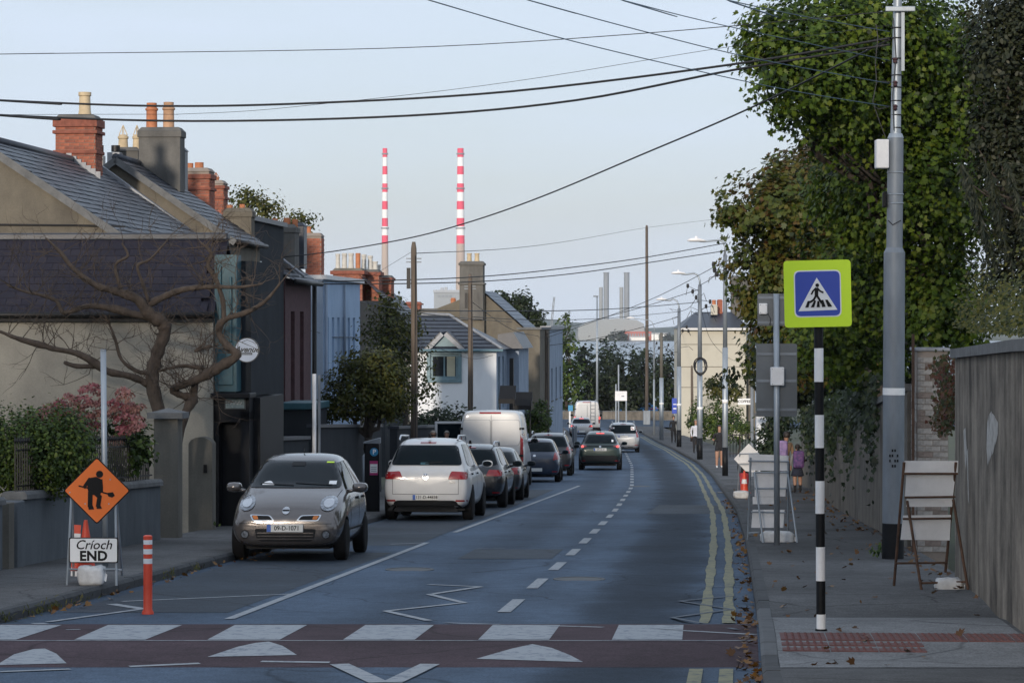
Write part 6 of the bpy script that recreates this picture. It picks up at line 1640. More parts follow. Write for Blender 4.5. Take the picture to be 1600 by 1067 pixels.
sandbag('white sandbag at the foot of the blank diamond sign', 1146, 1170, 766, 779, Y3 - .1, seed=4, depth=.25)

# ------------------------------------------------------------------ steel poles and street lamps
Yg = 39.4
BPx = thing('utility_pole', 'thick stepped grey steel utility pole with cable clutter by the right wall', 'utility pole', Vector((at(1397, 870, Yg).x, Yg, GB(Yg))))
def gpx(x, y, d=0): p = loc_of(BPx, at(x, y, Yg)); return Vector((p.x, d, p.z))
kg = Yg / F
def seg(nm, m, x0, y0, r0, x1, y1, r1):
    mb = MB(); mb.tube([gpx(x0, y0), gpx(x1, y1)], [r0 * kg, r1 * kg], 20); mb.build(nm, m, BPx, smooth=False, auto=40)
seg('base_band', 'black_pole', 1395, 875, 17.2, 1395.5, 817, 17.2); seg('lower_shaft', 'galv_dark', 1395.5, 817, 16.8, 1397.5, 395, 16.6)
seg('collar', 'galv_dark', 1397.5, 395, 16.6, 1397.6, 387, 12.6); seg('middle_shaft', 'galv_dark', 1397.6, 387, 12.6, 1399.5, 215, 12.2)
seg('joint', 'galv', 1399.5, 216, 12.8, 1399.5, 209, 10); seg('upper_shaft', 'galv', 1399.5, 209, 8.2, 1403, -30, 6.5)
seg('white_band', 'white_pole', 1396.5, 617, 17.2, 1396.6, 606, 17.2)
mb = MB(); a, b = gpx(1407, 112), gpx(1412, 15); mb.box(a.x, b.x, -.09, -.05, a.z, b.z); mb.build('bracket_plate', 'galv', BPx)
a, b = gpx(1382, 20), gpx(1428, 12); mb = MB(); mb.box(a.x, b.x, -.14, -.09, a.z, b.z); mb.build('crossarm', 'galv', BPx, bevel=.01)
a, b = gpx(1367, 264), gpx(1387, 219); mb = MB(); mb.box(a.x, b.x, -.16, .05, a.z, b.z); o = mb.build('junction_box', 'signback', BPx, bevel=.015)
for y in (44, 60, 92, 118, 137, 158, 180, 200, 270, 304, 318):
    w = 8.6 if y < 209 else 13; mb = MB(); z = gpx(0, y).z; mb.lathe([(w * kg, z - .008), (w * kg + .006, z), (w * kg, z + .008)], (gpx(1401 if y < 209 else 1399, 0).x, 0, 0), 14); mb.build('strap', 'blackwire' if y < 209 else 'galv', BPx)
for y in (95, 131, 168):
    mb = MB(); p = gpx(1397, y, -.10); mb.lathe([(.012, -.05), (.035, -.03), (.025, -.01), (.04, .01), (.02, .03)], p, 10); mb.build('insulator', 'brick_m', BPx, auto=40)
for pts in ([(1367, 40), (1370, 60), (1366, 100), (1368, 130), (1362, 160), (1372, 190), (1382, 216)], [(1394, 30), (1398, 90), (1393, 150), (1395, 205)], [(1390, 130), (1375, 129), (1366, 130)], [(1388, 168), (1372, 172), (1364, 168)], [(1386, 345), (1393, 352), (1406, 345)]):
    mb = MB(); mb.tube([gpx(x, y, -.12) for x, y in pts], .007, 5); mb.build('cable', 'blackwire', BPx)
mb = MB(); a = gpx(1379, 300); b = gpx(1385, 325); mb.box(a.x, b.x, -.08, .06, b.z, a.z); mb.build('meter_box', 'black', BPx, bevel=.02)
mb = MB(); [mb.box(gpx(1387 + i * 4, 0).x, gpx(1389.5 + i * 4, 0).x, -.152, -.150, gpx(0, 705 + j * 8).z, gpx(0, 701 + j * 8).z) for j in range(4) for i in range(4) if (i + j) % 3]; mb.build('scrawl', 'shop_black', BPx)

def lamp_post(label, px, ybase, Y, w, head, joint_y, arm_y, m='galv_dark', clutter=0, coil=None, group='street lamps down the right-hand pavement', white=None, base=True):
    b = Vector((at(px, 0, Y).x, Y, GB(Y))); t = thing('street_lamp', label, 'street lamp', b, group=group)
    k = Y / F; P = lambda x, y, d=0: (lambda q: Vector((q.x, d, q.z)))(loc_of(t, at(x, y, Y)))
    yb = HY - F * b.z / Y
    mb = MB(); mb.tube([P(px, yb), P(px, joint_y + (yb - joint_y) * .42)], [w / 2 * k * 1.25, w / 2 * k * 1.2], 12); mb.build('lower_shaft', 'galv', t, smooth=True)
    mb = MB(); mb.tube([P(px, joint_y + (yb - joint_y) * .42), P(px, joint_y)], [w / 2 * k, w / 2 * k * .85], 12); mb.build('upper_shaft', m, t, smooth=True)
    if base: mb = MB(); mb.tube([P(px, yb), P(px, yb - 1.0 / k)], w / 2 * k * 1.3, 12); mb.build('black_base', 'black_pole', t, smooth=True)
    if white: mb = MB(); mb.tube([P(px, white), P(px, white - .13 / k)], w / 2 * k * 1.3, 12); mb.build('white_band', 'white_pole', t, smooth=True)
    if head:
        hx, hy = head; r = w * k * .22
        mb = MB(); mb.tube([P(px, joint_y + 2), P(px, arm_y + 14), P(px - 3, arm_y + 6), P(px - 9, arm_y + 3), P(hx + 14, hy + 1.5), P(hx + 6, hy + 1)], r, 8); mb.build('arm', 'galv', t, smooth=True)
        mb = MB(); c = P(hx, hy)
        prof = [(-.30, 0, .03), (-.2, .02, .09), (.05, .03, .11), (.28, .0, .07), (.36, 0, .03)]
        for x, z, rr_ in prof:
            for a in range(8):
                an = a * math.pi / 4; mb.v.append((c.x + x, rr_ * 1.3 * math.cos(an), c.z + z + rr_ * .7 * math.sin(an)))
        for i in range(4):
            for a in range(8): mb.f.append((i * 8 + a, i * 8 + (a + 1) % 8, i * 8 + 8 + (a + 1) % 8, i * 8 + 8 + a)); mb.m.append(0)
        mb.f += [tuple(range(7, -1, -1)), tuple(range(32, 40))]; mb.m += [0, 0]
        hd_ = mb.build('lamp_head', 'signback', t, smooth=True)
        mb = MB(); mb.lathe([(.05, 0), (.06, .05), (.03, .09)], (c.x + .02, 0, c.z + .07), 8); mb.build('photocell', 'signback', hd_)
    g = random.Random(int(px))
    for i in range(clutter):
        y = joint_y + g.uniform(0, 70) ; s = g.choice((-1, 1))
        mb = MB(); p = P(px, y); q = p + Vector((s * g.uniform(.15, .6), g.uniform(-.2, .1), g.uniform(-.15, .3))); q2 = q + Vector((g.uniform(-.2, .3), 0, -g.uniform(.1, .5)))
        mb.tube([p, q, q2], .014, 5); mb.build('cable_tail', 'blackwire', t)
        if i % 2 == 0: mb = MB(); mb.lathe([(.05, -.1), (.07, 0), (.05, .1)], q, 8); mb.build('insulator', 'blackwire', t)
    if coil:
        mb = MB(); c = P(px, coil); pts = [(c.x + .02 * math.sin(a * .37) + .27 * math.sin(a) * (1 + .15 * math.sin(a * 1.7)), -.2 - .01 * a, c.z + .36 * math.cos(a) * (1 + .12 * math.cos(a * .6))) for a in np.linspace(0, 10 * math.pi, 100)]; mb.tube(pts, .03, 5); mb.build('cable_coil', 'blackwire', t)
    return t, P
lamp_post('street lamp nearest the camera, first of the row of grey lamp posts', 1133, 746, 101, 7.2, (1087, 376), 398, 372, clutter=9, white=630)
lamp_post('street lamp with a black cable coil hung on its shaft', 1093.5, 717, 134, 7, (1059, 427), 445, 424, clutter=10, coil=572, white=640)
lamp_post('third street lamp down, standing by the person in black', 1061, 700, 170, 6, (1033, 468), 482, 464, clutter=7, white=634)
lamp_post('cluttered concrete pole past the third street lamp', 1033.5, 688, 196, 5.5, None, 520, 520, 'stone_pillar', clutter=9, white=632, base=False)
lamp_post('slim street lamp far down by the junction', 1022, 680, 216, 2.6, (985, 497), 530, 497, clutter=2, base=False)
lamp_post('street lamp hidden among the leaves of the yellowing tree', 1281, 760, 80, 6.5, (1218, 264), 350, 268, clutter=4)
TL = thing('street_lamp', 'tall slim street lamp beyond the junction behind the far white van', 'street lamp', Vector((at(933, 0, 284).x, 284, zr(284))))
q = loc_of(TL, at(933, 464, 284)); mb = MB(); mb.tube([(0, 0, 0), (0, 0, q.z)], [.13, .08], 10); mb.build('pole', 'galv', TL, smooth=True)
mb = MB(); mb.box(-.38, .12, -.1, .1, q.z, q.z + .14); mb.build('lamp_head', 'galv_dark', TL, bevel=.03)
# masts and wooden poles
def wood_pole(label, px, ytop, Y, w, m='wood', group='wooden utility poles', base_box=False, step=True):
    zb = GB(Y) if Y < 250 else zr(Y)
    b = Vector((at(px, 0, Y).x, Y, zb)); t = thing('wooden_pole', label, 'utility pole', b, group=group)
    h = loc_of(t, at(px, ytop, Y)).z; r = w / 2 * Y / F
    mb = MB(); mb.tube([(0, 0, -.1), (.02, 0, h * .5), (0, 0, h - .2), (0, 0, h)], [r * 1.12, r, r * .82, r * .5], 12); mb.build('shaft', m, t, smooth=True)
    if step:
        for i, z in enumerate((h - .5, h - .6)):
            mb = MB(); mb.box(-r - .12, r + .12, -.03, .03, z, z + .035); mb.build('spur', 'galv_dark', t)
        mb = MB(); mb.box(-r - .10, -r + .01, -r, -r + .1, h - 1.35, h - .75); mb.build('junction_box', 'iron', t)
        for z in (h * .15, h * .2): mb = MB(); mb.lathe([(r * 1.15, z), (r * 1.15, z + .03)], n=12); mb.build('strap', 'blackwire', t)
        mb = MB(); mb.tube([(r * .6, -r * .9, .2), (r * .4, -r * .95, h * .5), (r * .5, -r * .8, h - .4)], .012, 5); mb.build('cable', 'blackwire', t)
    if base_box: mb = MB(); mb.box(-.32, .32, -.3, .3, 0, 1.3); mb.build('base_casing', 'galv_dark', t, bevel=.05)
    return t
wood_pole('weathered wooden pole rising behind the white estate car', 646.5, 378, 83, 11)
wood_pole('dark wooden pole before the white house, behind the van roof', 734.5, 428, 113, 8.5)
wood_pole('slim wooden pole beside the narrow blue-grey building', 853.5, 516, 152, 8)
wood_pole('very tall brown mast standing at the junction', 1010.5, 352, 262, 5.2, 'woodgrey', base_box=True, step=False)
wood_pole('short dark wooden post in front of the cream house', 1081, 571, 190, 4.5, step=False)
# junction signs
for i, (px, x0, x1, y0, y1, yb, Y, lb) in enumerate(((965.5, 961, 979.5, 611, 626, 660, 272, 'white backs of direction signs on twin posts at the junction'),)):
    t = thing('junction_sign', lb, 'sign', Vector((at(px, 0, Y).x, Y, zr(Y)))); P = lambda x, y: loc_of(t, at(x, y, Y))
    for xx, yt in ((962.5, 600), (966.5, 570), (978.5, 612)): mb = MB(); q = P(xx, yt); mb.tube([(q.x, 0, 0), (q.x, 0, q.z)], .07, 8); mb.build('post', 'galv', t)
    a, b = P(x0, y1), P(x1, y0); mb = MB(); mb.box(a.x, b.x, -.12, -.08, a.z, b.z); mb.build('panel', 'signback', t)
    mb = MB(); mb.box(a.x + .6, b.x - .25, -.125, -.121, a.z + .38, a.z + .48); mb.build('arrow_line', 'galv_dark', t)
BS = thing('blue_sign', 'tall blue road sign past the third street lamp', 'sign', Vector((at(1054, 0, 196).x, 196, GB(196)))); q0, q1 = loc_of(BS, at(1050, 646, 196)), loc_of(BS, at(1058.5, 622, 196))
mb = MB(); mb.box(q0.x, q1.x, -.05, -.02, q0.z, q1.z); mb.build('panel', 'blue', BS, bevel=.01); mb = MB(); mb.tube([(0, 0, 0), (0, 0, q1.z)], .04, 8); mb.build('post', 'galv', BS)
mb = MB(); mb.box(q0.x + .08, q1.x - .08, -.056, -.052, q0.z + .3, q0.z + .38); mb.box(q0.x + .08, q1.x - .08, -.056, -.052, q0.z + .6, q0.z + .66); mb.build('print_line', 'signwhite', BS)
CS = thing('coffee_sign', 'small white COFFEE sign on a dark post by the right pavement', 'sign', Vector((at(1175, 0, 100).x, 100, GB(100)))); q0, q1 = loc_of(CS, at(1153, 632, 100)), loc_of(CS, at(1172.5, 622.5, 100))
mb = MB(); mb.box(q0.x, q1.x, -.02, 0, q0.z, q1.z); mb.build('panel', 'signwhite', CS); mb = MB(); mb.tube([(0, 0, 0), (0, 0, q1.z + 1.2)], .055, 10); mb.build('post', 'galv_dark', CS)
text_mesh('COFFEE', .125, 'lettering', 'black', CS, Matrix.Translation(((q0.x + q1.x) / 2, -.022, (q0.z + q1.z) / 2)) @ FRONT, .001, bold=.003)
for i, (px, Y, lb) in enumerate(((890.5, 250, 'slim white post with a blue sign at the far left corner'),)):
    t = thing('corner_post', lb, 'sign', Vector((at(px, 0, Y).x, Y, zr(Y)))); mb = MB(); q = loc_of(t, at(px, 633, Y)); mb.tube([(0, 0, 0), (0, 0, q.z)], .09, 8); mb.build('post', 'signback', t); mb = MB(); mb.box(-.15, .25, -.12, -.08, q.z - .5, q.z); mb.build('panel', 'lblue', t)
BX = thing('barrier', 'short grey pedestrian barrier beside the green car on the left build-out', 'barrier', Vector((at(897, 0, 160).x, 160, GB(160))))
for yo in (0, 2.0, 4.0): mb = MB(); mb.tube([(0 + yo * .05, yo, 0), (yo * .05, yo, 1.2)], .05, 8); mb.build('upright', 'galv_dark', BX)
mb = MB(); mb.box(-.03, .03, 0, 4, .3, 1.2); mb.build('board', 'galv_dark', BX)

# ------------------------------------------------------------------ overhead wires
def wire(label, pts, r, m='blackwire', n=28):
    """pts: (px, py, Y): a smooth hanging line through them"""
    P3 = [at(*p) for p in pts]; out = []
    if pts[0][0] < 0 or pts[0][1] < 0: P3.insert(0, P3[0] + (P3[0] - P3[1]).normalized() * 40)      # runs on out of the picture
    for i in range(len(P3) - 1):
        p0, p1, p2, p3 = P3[max(0, i - 1)], P3[i], P3[i + 1], P3[min(len(P3) - 1, i + 2)]
        for k in range(6):
            t = k / 6; out.append(.5 * ((2 * p1) + (p2 - p0) * t + (2 * p0 - 5 * p1 + 4 * p2 - p3) * t * t + (3 * p1 - p0 - 3 * p2 + p3) * t ** 3))
    out.append(P3[-1]); o0 = out[-1]
    mb = MB(); mb.tube([p - o0 for p in out], r, 6)
    o = mb.build('overhead_wire', m, None, smooth=True); o.location = o0
    return tag(o, label, 'wire', 'overhead wires')
wire('upper of the two thick black cables crossing the whole sky', [(-200, 145, 46), (0, 157, 45), (250, 166, 44), (500, 161, 43), (800, 143, 42), (1145, 101, 40.5), (1390, 60, 39.4)], .017)
wire('lower of the two thick black cables crossing the whole sky', [(-200, 166, 46), (0, 180, 45), (300, 189.5, 44), (640, 181, 43), (900, 157, 42), (1145, 110, 40.5), (1390, 70, 39.4)], .017)
wire('thin topmost wire running level across the left sky', [(-200, 88, 46), (0, 85, 45), (600, 76, 43), (1000, 53, 41), (1390, 18, 39.4)], .006)
wire('faint thin wire just above the thick cable pair', [(-100, 180, 52), (300, 178, 50), (530, 160, 48), (800, 128, 46), (1130, 75, 43), (1390, 40, 39.4)], .004)
wire('thin blue wire leaving the top edge furthest left', [(600, -20, 30), (668, 0, 31), (900, 66, 34), (1200, 135, 37.5), (1390, 167, 39.3)], .006, 'bluewire')
wire('second thin blue wire leaving the top edge', [(780, -12, 30), (823, 0, 31), (1000, 48, 34), (1180, 92, 37), (1390, 131, 39.3)], .006, 'bluewire')
wire('third thin blue wire leaving the top edge', [(920, -15, 30), (970, 0, 31), (1130, 40, 35), (1390, 95, 39.3)], .006, 'bluewire')
wire('rightmost thin blue wire leaving the top edge', [(1090, -15, 30), (1135, 0, 31), (1250, 25, 35), (1390, 50, 39.3)], .006, 'bluewire')
wire('long twisted cable swooping from the rooftops up to the grey pole', [(440, 402, 80), (520, 393, 76), (640, 372, 68), (740, 345, 62), (850, 306, 56), (1000, 243, 49), (1175, 168, 43), (1390, 62, 39.4)], .014)
wire('upper of the paired cables running from the terrace to the first lamp', [(430, 441, 84), (648, 437, 83), (780, 430, 88), (900, 417, 92), (1010, 402, 96), (1133, 380, 101)], .016)
wire('lower of the paired cables running from the terrace to the first lamp', [(430, 444, 84), (648, 443, 83), (780, 438, 88), (900, 427, 92), (1010, 411, 96), (1133, 392, 101)], .016)
wire('level cable from the weathered pole to the coil lamp', [(650, 485, 83), (760, 486, 95), (900, 485, 110), (1000, 480, 122), (1093, 472, 134)], .016)
wire('cable dipping from the dark pole to the third lamp', [(735, 495, 113), (840, 500, 130), (950, 497, 150), (1061, 487, 170)], .014)
wire('cable slanting up from the blue-grey building to the coil lamp', [(853, 522, 152), (930, 500, 146), (1010, 478, 140), (1093, 452, 134)], .014)
wire('second cable slanting up from the blue-grey building to the first lamp', [(853, 528, 152), (940, 498, 135), (1030, 462, 118), (1133, 408, 101)], .012)
wire('low cable rising from the left trees to the third lamp', [(856, 540, 160), (920, 531, 164), (990, 515, 167), (1061, 495, 170)], .016)
wire('low cable crossing in front of the bay to the cluttered pole', [(880, 560, 250), (960, 545, 230), (1033, 530, 196)], .014)
wire('faint service wire from the weathered pole towards the mast', [(648, 396, 83), (800, 388, 130), (900, 375, 180), (1010, 356, 262), (1140, 340, 262)], .012)
wire('thin line from the cluttered pole to the cream house eaves', [(1033, 535, 196), (1048, 545, 205), (1066, 520, 214)], .012)
wire('drop wire from the coil lamp sagging to the cream house', [(1093, 470, 134), (1110, 530, 160), (1140, 560, 190), (1170, 570, 214)], .011)
wire('cable between first and second lamp posts', [(1133, 400, 101), (1115, 432, 116), (1093, 446, 134)], .014)
wire('cable between second and third lamp posts', [(1093, 455, 134), (1078, 480, 150), (1061, 487, 170)], .014)
wire('service wire from the weathered pole down to the brick chimneys', [(646, 392, 83), (600, 420, 92), (560, 445, 110)], .006)
wire('cable strung along the front of the pale blue house', [(505, 527, 88.5), (535, 527, 92), (563, 527, 96.5)], .014)
wire('cable hanging between the maroon and pale blue houses', [(443, 500, 78.3), (470, 512, 83), (500, 520, 88)], .012)
wire('cables crossing before the white house roof', [(560, 470, 100), (650, 488, 83), (735, 498, 113), (800, 503, 135)], .012)
wire('lower wire across the white house wall', [(648, 530, 83), (735, 560, 113), (770, 555, 128)], .010)
wire('thin wire over the tan gable to the blue-grey building', [(735, 470, 113), (800, 515, 135), (853, 527, 152)], .012)
# ------------------------------------------------------------------ vehicles
def car_paint(name, col, metal=.35, rough=.28):
    m = mat(name, col, rough, metal, var=.05, scale=2, coat=.6)
    return m
M['p_grey'] = car_paint('paint_silver_brown', (.135, .123, .119), .6, .2)
M['p_white'] = car_paint('paint_white', (.55, .555, .56), 0, .3)
M['p_black'] = car_paint('paint_black', (.012, .015, .020), .2, .25)
M['p_navy'] = car_paint('paint_navy', (.025, .04, .07), .3, .25)
M['p_green'] = car_paint('paint_dark_green', (.012, .030, .027), .3, .28)
M['p_silver'] = car_paint('paint_silver', (.42, .43, .44), .6, .3)
M['p_blue'] = car_paint('paint_bright_blue', (.03, .15, .42), .2, .3)
M['p_charcoal'] = car_paint('paint_charcoal', (.030, .033, .038), .4, .28)
M['plastic'] = mat('black_plastic', (.010, .011, .013), .65, var=.15, scale=6, spec=.25)
M['tyre'] = mat('tyre_rubber', (.008, .008, .009), .9, var=.25, scale=9, spec=.2)
M['rim'] = mat('alloy_rim', (.32, .33, .34), .4, .7, var=.15)
M['carglass'] = mat('car_glass', (.004, .009, .013), .05, var=.1, spec=.12)
M['chrome'] = mat('chrome', (.55, .56, .58), .18, .95, var=.05)
M['tail'] = mat('tail_light_red', (.26, .008, .012), .2, var=.25, scale=14, coat=.5)
M['tail_on'] = mat('tail_light_lit', (.5, .02, .02), .3, var=.1, emit=((1, .10, .08), 1.6))
M['lens'] = mat('headlight_lens', (.22, .24, .27), .12, .5, var=.7, scale=26, coat=.6)
M['amber'] = mat('indicator_amber', (.55, .17, .03), .3, var=.2, scale=20)
M['plate'] = mat('number_plate', (.62, .62, .60), .5, var=.05)
M['euro'] = mat('plate_blue', (.02, .10, .40), .5, var=.05)
M['interior'] = mat('car_interior', (.03, .035, .04), .7, var=.3)

def car_shell(st):
    """stations front to back: (y, z_bottom, z_belt, z_top, w_bottom, w_mid, w_belt, w_top) -> smooth closed mesh"""
    mb = MB(); n = None
    for (y, zb, zs, zt, wb, wm, ws, wt) in st:
        if zt - zs < .22:
            half = [(0, zb), (wb * .8, zb), (wb, zb + .06), (wm, zb * .45 + zs * .55), (ws + .01, zs - .05), (ws - .04, zs), (ws * .8, zs + (zt - zs) * .55), (ws * .5, zt - .008), (0, zt)]
        else:
            half = [(0, zb), (wb * .8, zb), (wb, zb + .06), (wm, zb * .45 + zs * .55), (ws + .01, zs - .06), (ws - .03, zs + .02), (wt, zt - .085), (wt * .82, zt - .015), (0, zt)]
        ring = [(x, y, z) for x, z in half] + [(-x, y, z) for x, z in half[-2:0:-1]]
        n = len(ring); mb.v += ring
    for i in range(len(st) - 1):
        for k in range(n): mb.f.append((i * n + k, i * n + (k + 1) % n, (i + 1) * n + (k + 1) % n, (i + 1) * n + k)); mb.m.append(0)
    mb.f += [tuple(range(n - 1, -1, -1)), tuple(range((len(st) - 1) * n, len(st) * n))]; mb.m += [0, 0]
    return mb

def eval_mesh(o):
    dg = bpy.context.evaluated_depsgraph_get(); dg.update()
    return bpy.data.meshes.new_from_object(o.evaluated_get(dg))

def make_body(root, st, paint, arches, W):
    mb = car_shell(st); me = mb.mesh('body', [paint, 'plastic'])
    tmp = bpy.data.objects.new('tmp', me); COL.objects.link(tmp)
    ss = tmp.modifiers.new('s', 'SUBSURF'); ss.levels = 2; ss.render_levels = 2
    cuts = []
    for (y, z, r) in arches:
        c = MB(); c.lathe([(r, -W), (r, W)], (0, y, z), 32, axis='x'); cm = c.mesh('cut', ['plastic', 'plastic']); cm.polygons.foreach_set('material_index', [1] * len(cm.polygons))
        for side in (-1, 1):
            c = MB(); c.lathe([(r, .60 * side if side > 0 else -W), (r, W if side > 0 else -.60)], (0, y, z), 32, axis='x')
            cm = c.mesh('cut', ['plastic', 'plastic']); cm.polygons.foreach_set('material_index', [1] * len(cm.polygons))
            bmx = bmesh.new(); bmx.from_mesh(cm); bmesh.ops.recalc_face_normals(bmx, faces=bmx.faces); bmx.to_mesh(cm); bmx.free()
            co = bpy.data.objects.new('cut', cm); COL.objects.link(co); cuts.append(co)
            b = tmp.modifiers.new('b', 'BOOLEAN'); b.operation = 'DIFFERENCE'; b.object = co; b.solver = 'EXACT'
    out = eval_mesh(tmp)
    for c in cuts: bpy.data.objects.remove(c)
    bpy.data.objects.remove(tmp)
    out.polygons.foreach_set('use_smooth', [True] * len(out.polygons)); out.set_sharp_from_angle(angle=math.radians(38))
    body = link('body', out, root)
    bmx = bmesh.new(); bmx.from_mesh(out); bvh = BVHTree.FromBMesh(bmx); bmx.free()
    return body, bvh

def inside(poly, p):
    c = False; j = len(poly) - 1
    for i in range(len(poly)):
        a, b = poly[i], poly[j]
        if (a[1] > p[1]) != (b[1] > p[1]) and p[0] < (b[0] - a[0]) * (p[1] - a[1]) / (b[1] - a[1]) + a[0]: c = not c
        j = i
    return c

def patch(parent, bvh, name, poly, view, m, off=.006, res=.07, sink=.012, smooth=True):
    """panel that follows the body: polygon in the view's plane thrown onto the shell, standing off by 'off'"""
    if view in ('front', 'rear'): D = Vector((0, -1 if view == 'front' else 1, 0)); P3 = lambda a, b: Vector((a, 6 if view == 'front' else -6, b))
    elif view in ('left', 'right'): D = Vector((1 if view == 'left' else -1, 0, 0)); P3 = lambda a, b: Vector((-4 if view == 'left' else 4, a, b))
    else: D = Vector((0, 0, -1)); P3 = lambda a, b: Vector((a, b, 6))
    # resample the outline, add inner points
    out = []
    for i in range(len(poly)):
        a, b = Vector(poly[i]), Vector(poly[(i + 1) % len(poly)]); k = max(1, int((b - a).length / res))
        out += [tuple(a.lerp(b, t / k)) for t in range(k)]
    xs = [p[0] for p in out]; zs = [p[1] for p in out]; pts = [Vector(p) for p in out]; nb = len(out)
    x = min(xs) + res * .5
    while x < max(xs):
        z = min(zs) + res * .5
        while z < max(zs):
            if inside(out, (x, z)) and min((Vector((x, z)) - q).length for q in pts[:nb]) > res * .4: pts.append(Vector((x, z)))
            z += res
        x += res
    r = delaunay_2d_cdt(pts, [(i, (i + 1) % nb) for i in range(nb)], [], 1, 1e-5)
    vs, fs = r[0], r[2]
    top = []; prev = None
    for v in vs:
        h = bvh.ray_cast(P3(v.x, v.y), D)
        top.append((h[0], h[1]) if h[0] is not None else None)
    good = [t for t in top if t is not None]
    if not good: return None
    if any(t is None for t in top):
        for i, t in enumerate(top):
            if t is None:
                j = min((k for k in range(len(top)) if top[k] is not None), key=lambda k: (vs[k] - vs[i]).length)
                b = P3(vs[i].x, vs[i].y); hj = top[j][0]
                q = b.copy()
                ax = 1 if view in ('front', 'rear') else 0 if view in ('left', 'right') else 2
                q[ax] = hj[ax]; top[i] = (q, top[j][1])
    mb = MB(); A = [t[0] + (t[1] if t[1].dot(D) < 0 else -D) * off for t in top]; mb.v = [tuple(a) for a in A]
    for f in fs:
        a, b, c = (A[i] for i in f[:3]); fl = (b - a).cross(c - a).dot(D) > 0
        mb.f.append(tuple(f[::-1]) if fl else tuple(f)); mb.m.append(0)
    o = mb.build(name, m, parent, smooth=smooth)
    # skirt
    me = o.data; bmx = bmesh.new(); bmx.from_mesh(me)
    be = [e for e in bmx.edges if e.is_boundary]
    ex = bmesh.ops.extrude_edge_only(bmx, edges=be)
    for v in [g_ for g_ in ex['geom'] if isinstance(g_, bmesh.types.BMVert)]: v.co += D * (off + sink)
    for f in bmx.faces:
        if f.smooth is False: pass
    bmx.to_mesh(me); bmx.free(); me.set_sharp_from_angle(angle=math.radians(40))
    return o

_wheel_cache = {}
def wheel(root, x, y, r, w, side, spokes=5, m='rim'):
    key = (r, w, side, spokes, m)
    if key not in _wheel_cache:
        ty = MB(); prof = [(r * .66, -w / 2), (r * .9, -w / 2), (r * .985, -w * .40), (r, -w * .25), (r, w * .25), (r * .985, w * .40), (r * .9, w / 2), (r * .66, w / 2)]
        ty.lathe(prof, n=28, axis='x'); tm = ty.mesh('tyre', 'tyre', True); tm.set_sharp_from_angle(angle=math.radians(40))
        ri = MB(); s = side
        ri.lathe([(r * .665, -w * .3), (r * .665, w * .3)], n=28, axis='x')
        rm_ = MB(); rm_.lathe([(r * .66, s * w * .36), (r * .68, s * w * .46), (r * .60, s * w * .44), (r * .58, s * w * .30)] if s > 0 else [(r * .58, s * w * .30), (r * .60, s * w * .44), (r * .68, s * w * .46), (r * .66, s * w * .36)], n=28, axis='x')
        for k in range(spokes):
            T = Matrix.Rotation(2 * math.pi * k / spokes, 4, 'X')
            rm_.box(min(s * w * .34, s * w * .42), max(s * w * .34, s * w * .42), -r * .08, r * .08, 0, r * .60, 0, T)
        rm_.lathe([(r * .15, s * w * .33), (r * .13, s * w * .45)] if s > 0 else [(r * .13, s * w * .45), (r * .15, s * w * .33)], n=14, axis='x')
        hub = MB(); hub.lathe([(r * .64, s * w * .20 - .01), (r * .64, s * w * .20 + .01)], n=24, axis='x')
        _wheel_cache[key] = (tm, rm_.mesh('rim', m), hub.mesh('brake_disc', 'plastic'))
    tm, rm2, hb = _wheel_cache[key]
    wo = link('wheel', None, root); wo.location = (x, y, r)
    link('tyre', tm, wo); link('rim', rm2, wo); link('brake_disc', hb, wo)
    return wo

def plate(root, txt, y, z, view, w=.52, h=.11, tilt=0):
    s = 1 if view == 'front' else -1
    po = link('number_plate', None, root); po.location = (0, y, z)
    po.rotation_euler = (tilt, 0, math.pi if view == 'front' else 0)       # local -y looks outward
    mb = MB(); mb.box(-w / 2, w / 2, -.012, .03, -h / 2, h / 2); mb.build('plate_back', 'plate', po, bevel=.004)
    mb = MB(); mb.box(-w / 2 + .002, -w / 2 + .06, -.0145, -.0122, -h / 2 + .004, h / 2 - .004); mb.build('blue_end', 'euro', po)
    if txt: text_mesh(txt, h * .82, 'digits', 'black', po, Matrix.Translation((.028, -.0135, 0)) @ FRONT, .001, bold=.0012, stretch=.92)
    return po

def mirror(root, x, y, z, side, m, cap='p'):
    mb = MB(); c = Vector((x + side * .13, y, z))
    for i, (dy, s) in enumerate(((-.06, .86), (-.05, 1), (.03, .95), (.09, .6))):
        for k in range(12):
            a = 2 * math.pi * k / 12; mb.v.append((c.x + math.copysign(abs(math.cos(a)) ** .7, math.cos(a)) * .115 * s, c.y + dy, c.z + math.copysign(abs(math.sin(a)) ** .7, math.sin(a)) * .075 * s))
    for i in range(3):
        for k in range(12): mb.f.append((i * 12 + k, i * 12 + (k + 1) % 12, i * 12 + 12 + (k + 1) % 12, i * 12 + 12 + k)); mb.m.append(0)
    mb.f += [tuple(range(11, -1, -1)), tuple(range(36, 48))]; mb.m += [0, 0]
    mb.tube([(x - side * .06, y + .02, z - .06), (x + side * .07, y + .01, z - .03)], .028, 8)
    o = mb.build('mirror', m, root, smooth=True)
    g_ = MB(); g_.lathe([(.082, -.064), (.082, -.061)], (0, 0, 0), 14, axis='y'); me = g_.mesh('mirror_glass', 'carglass'); me.transform(Matrix.Translation(c) @ Matrix.Diagonal((1.18, 1, .72, 1)))
    link('mirror_glass', me, o)
    return o

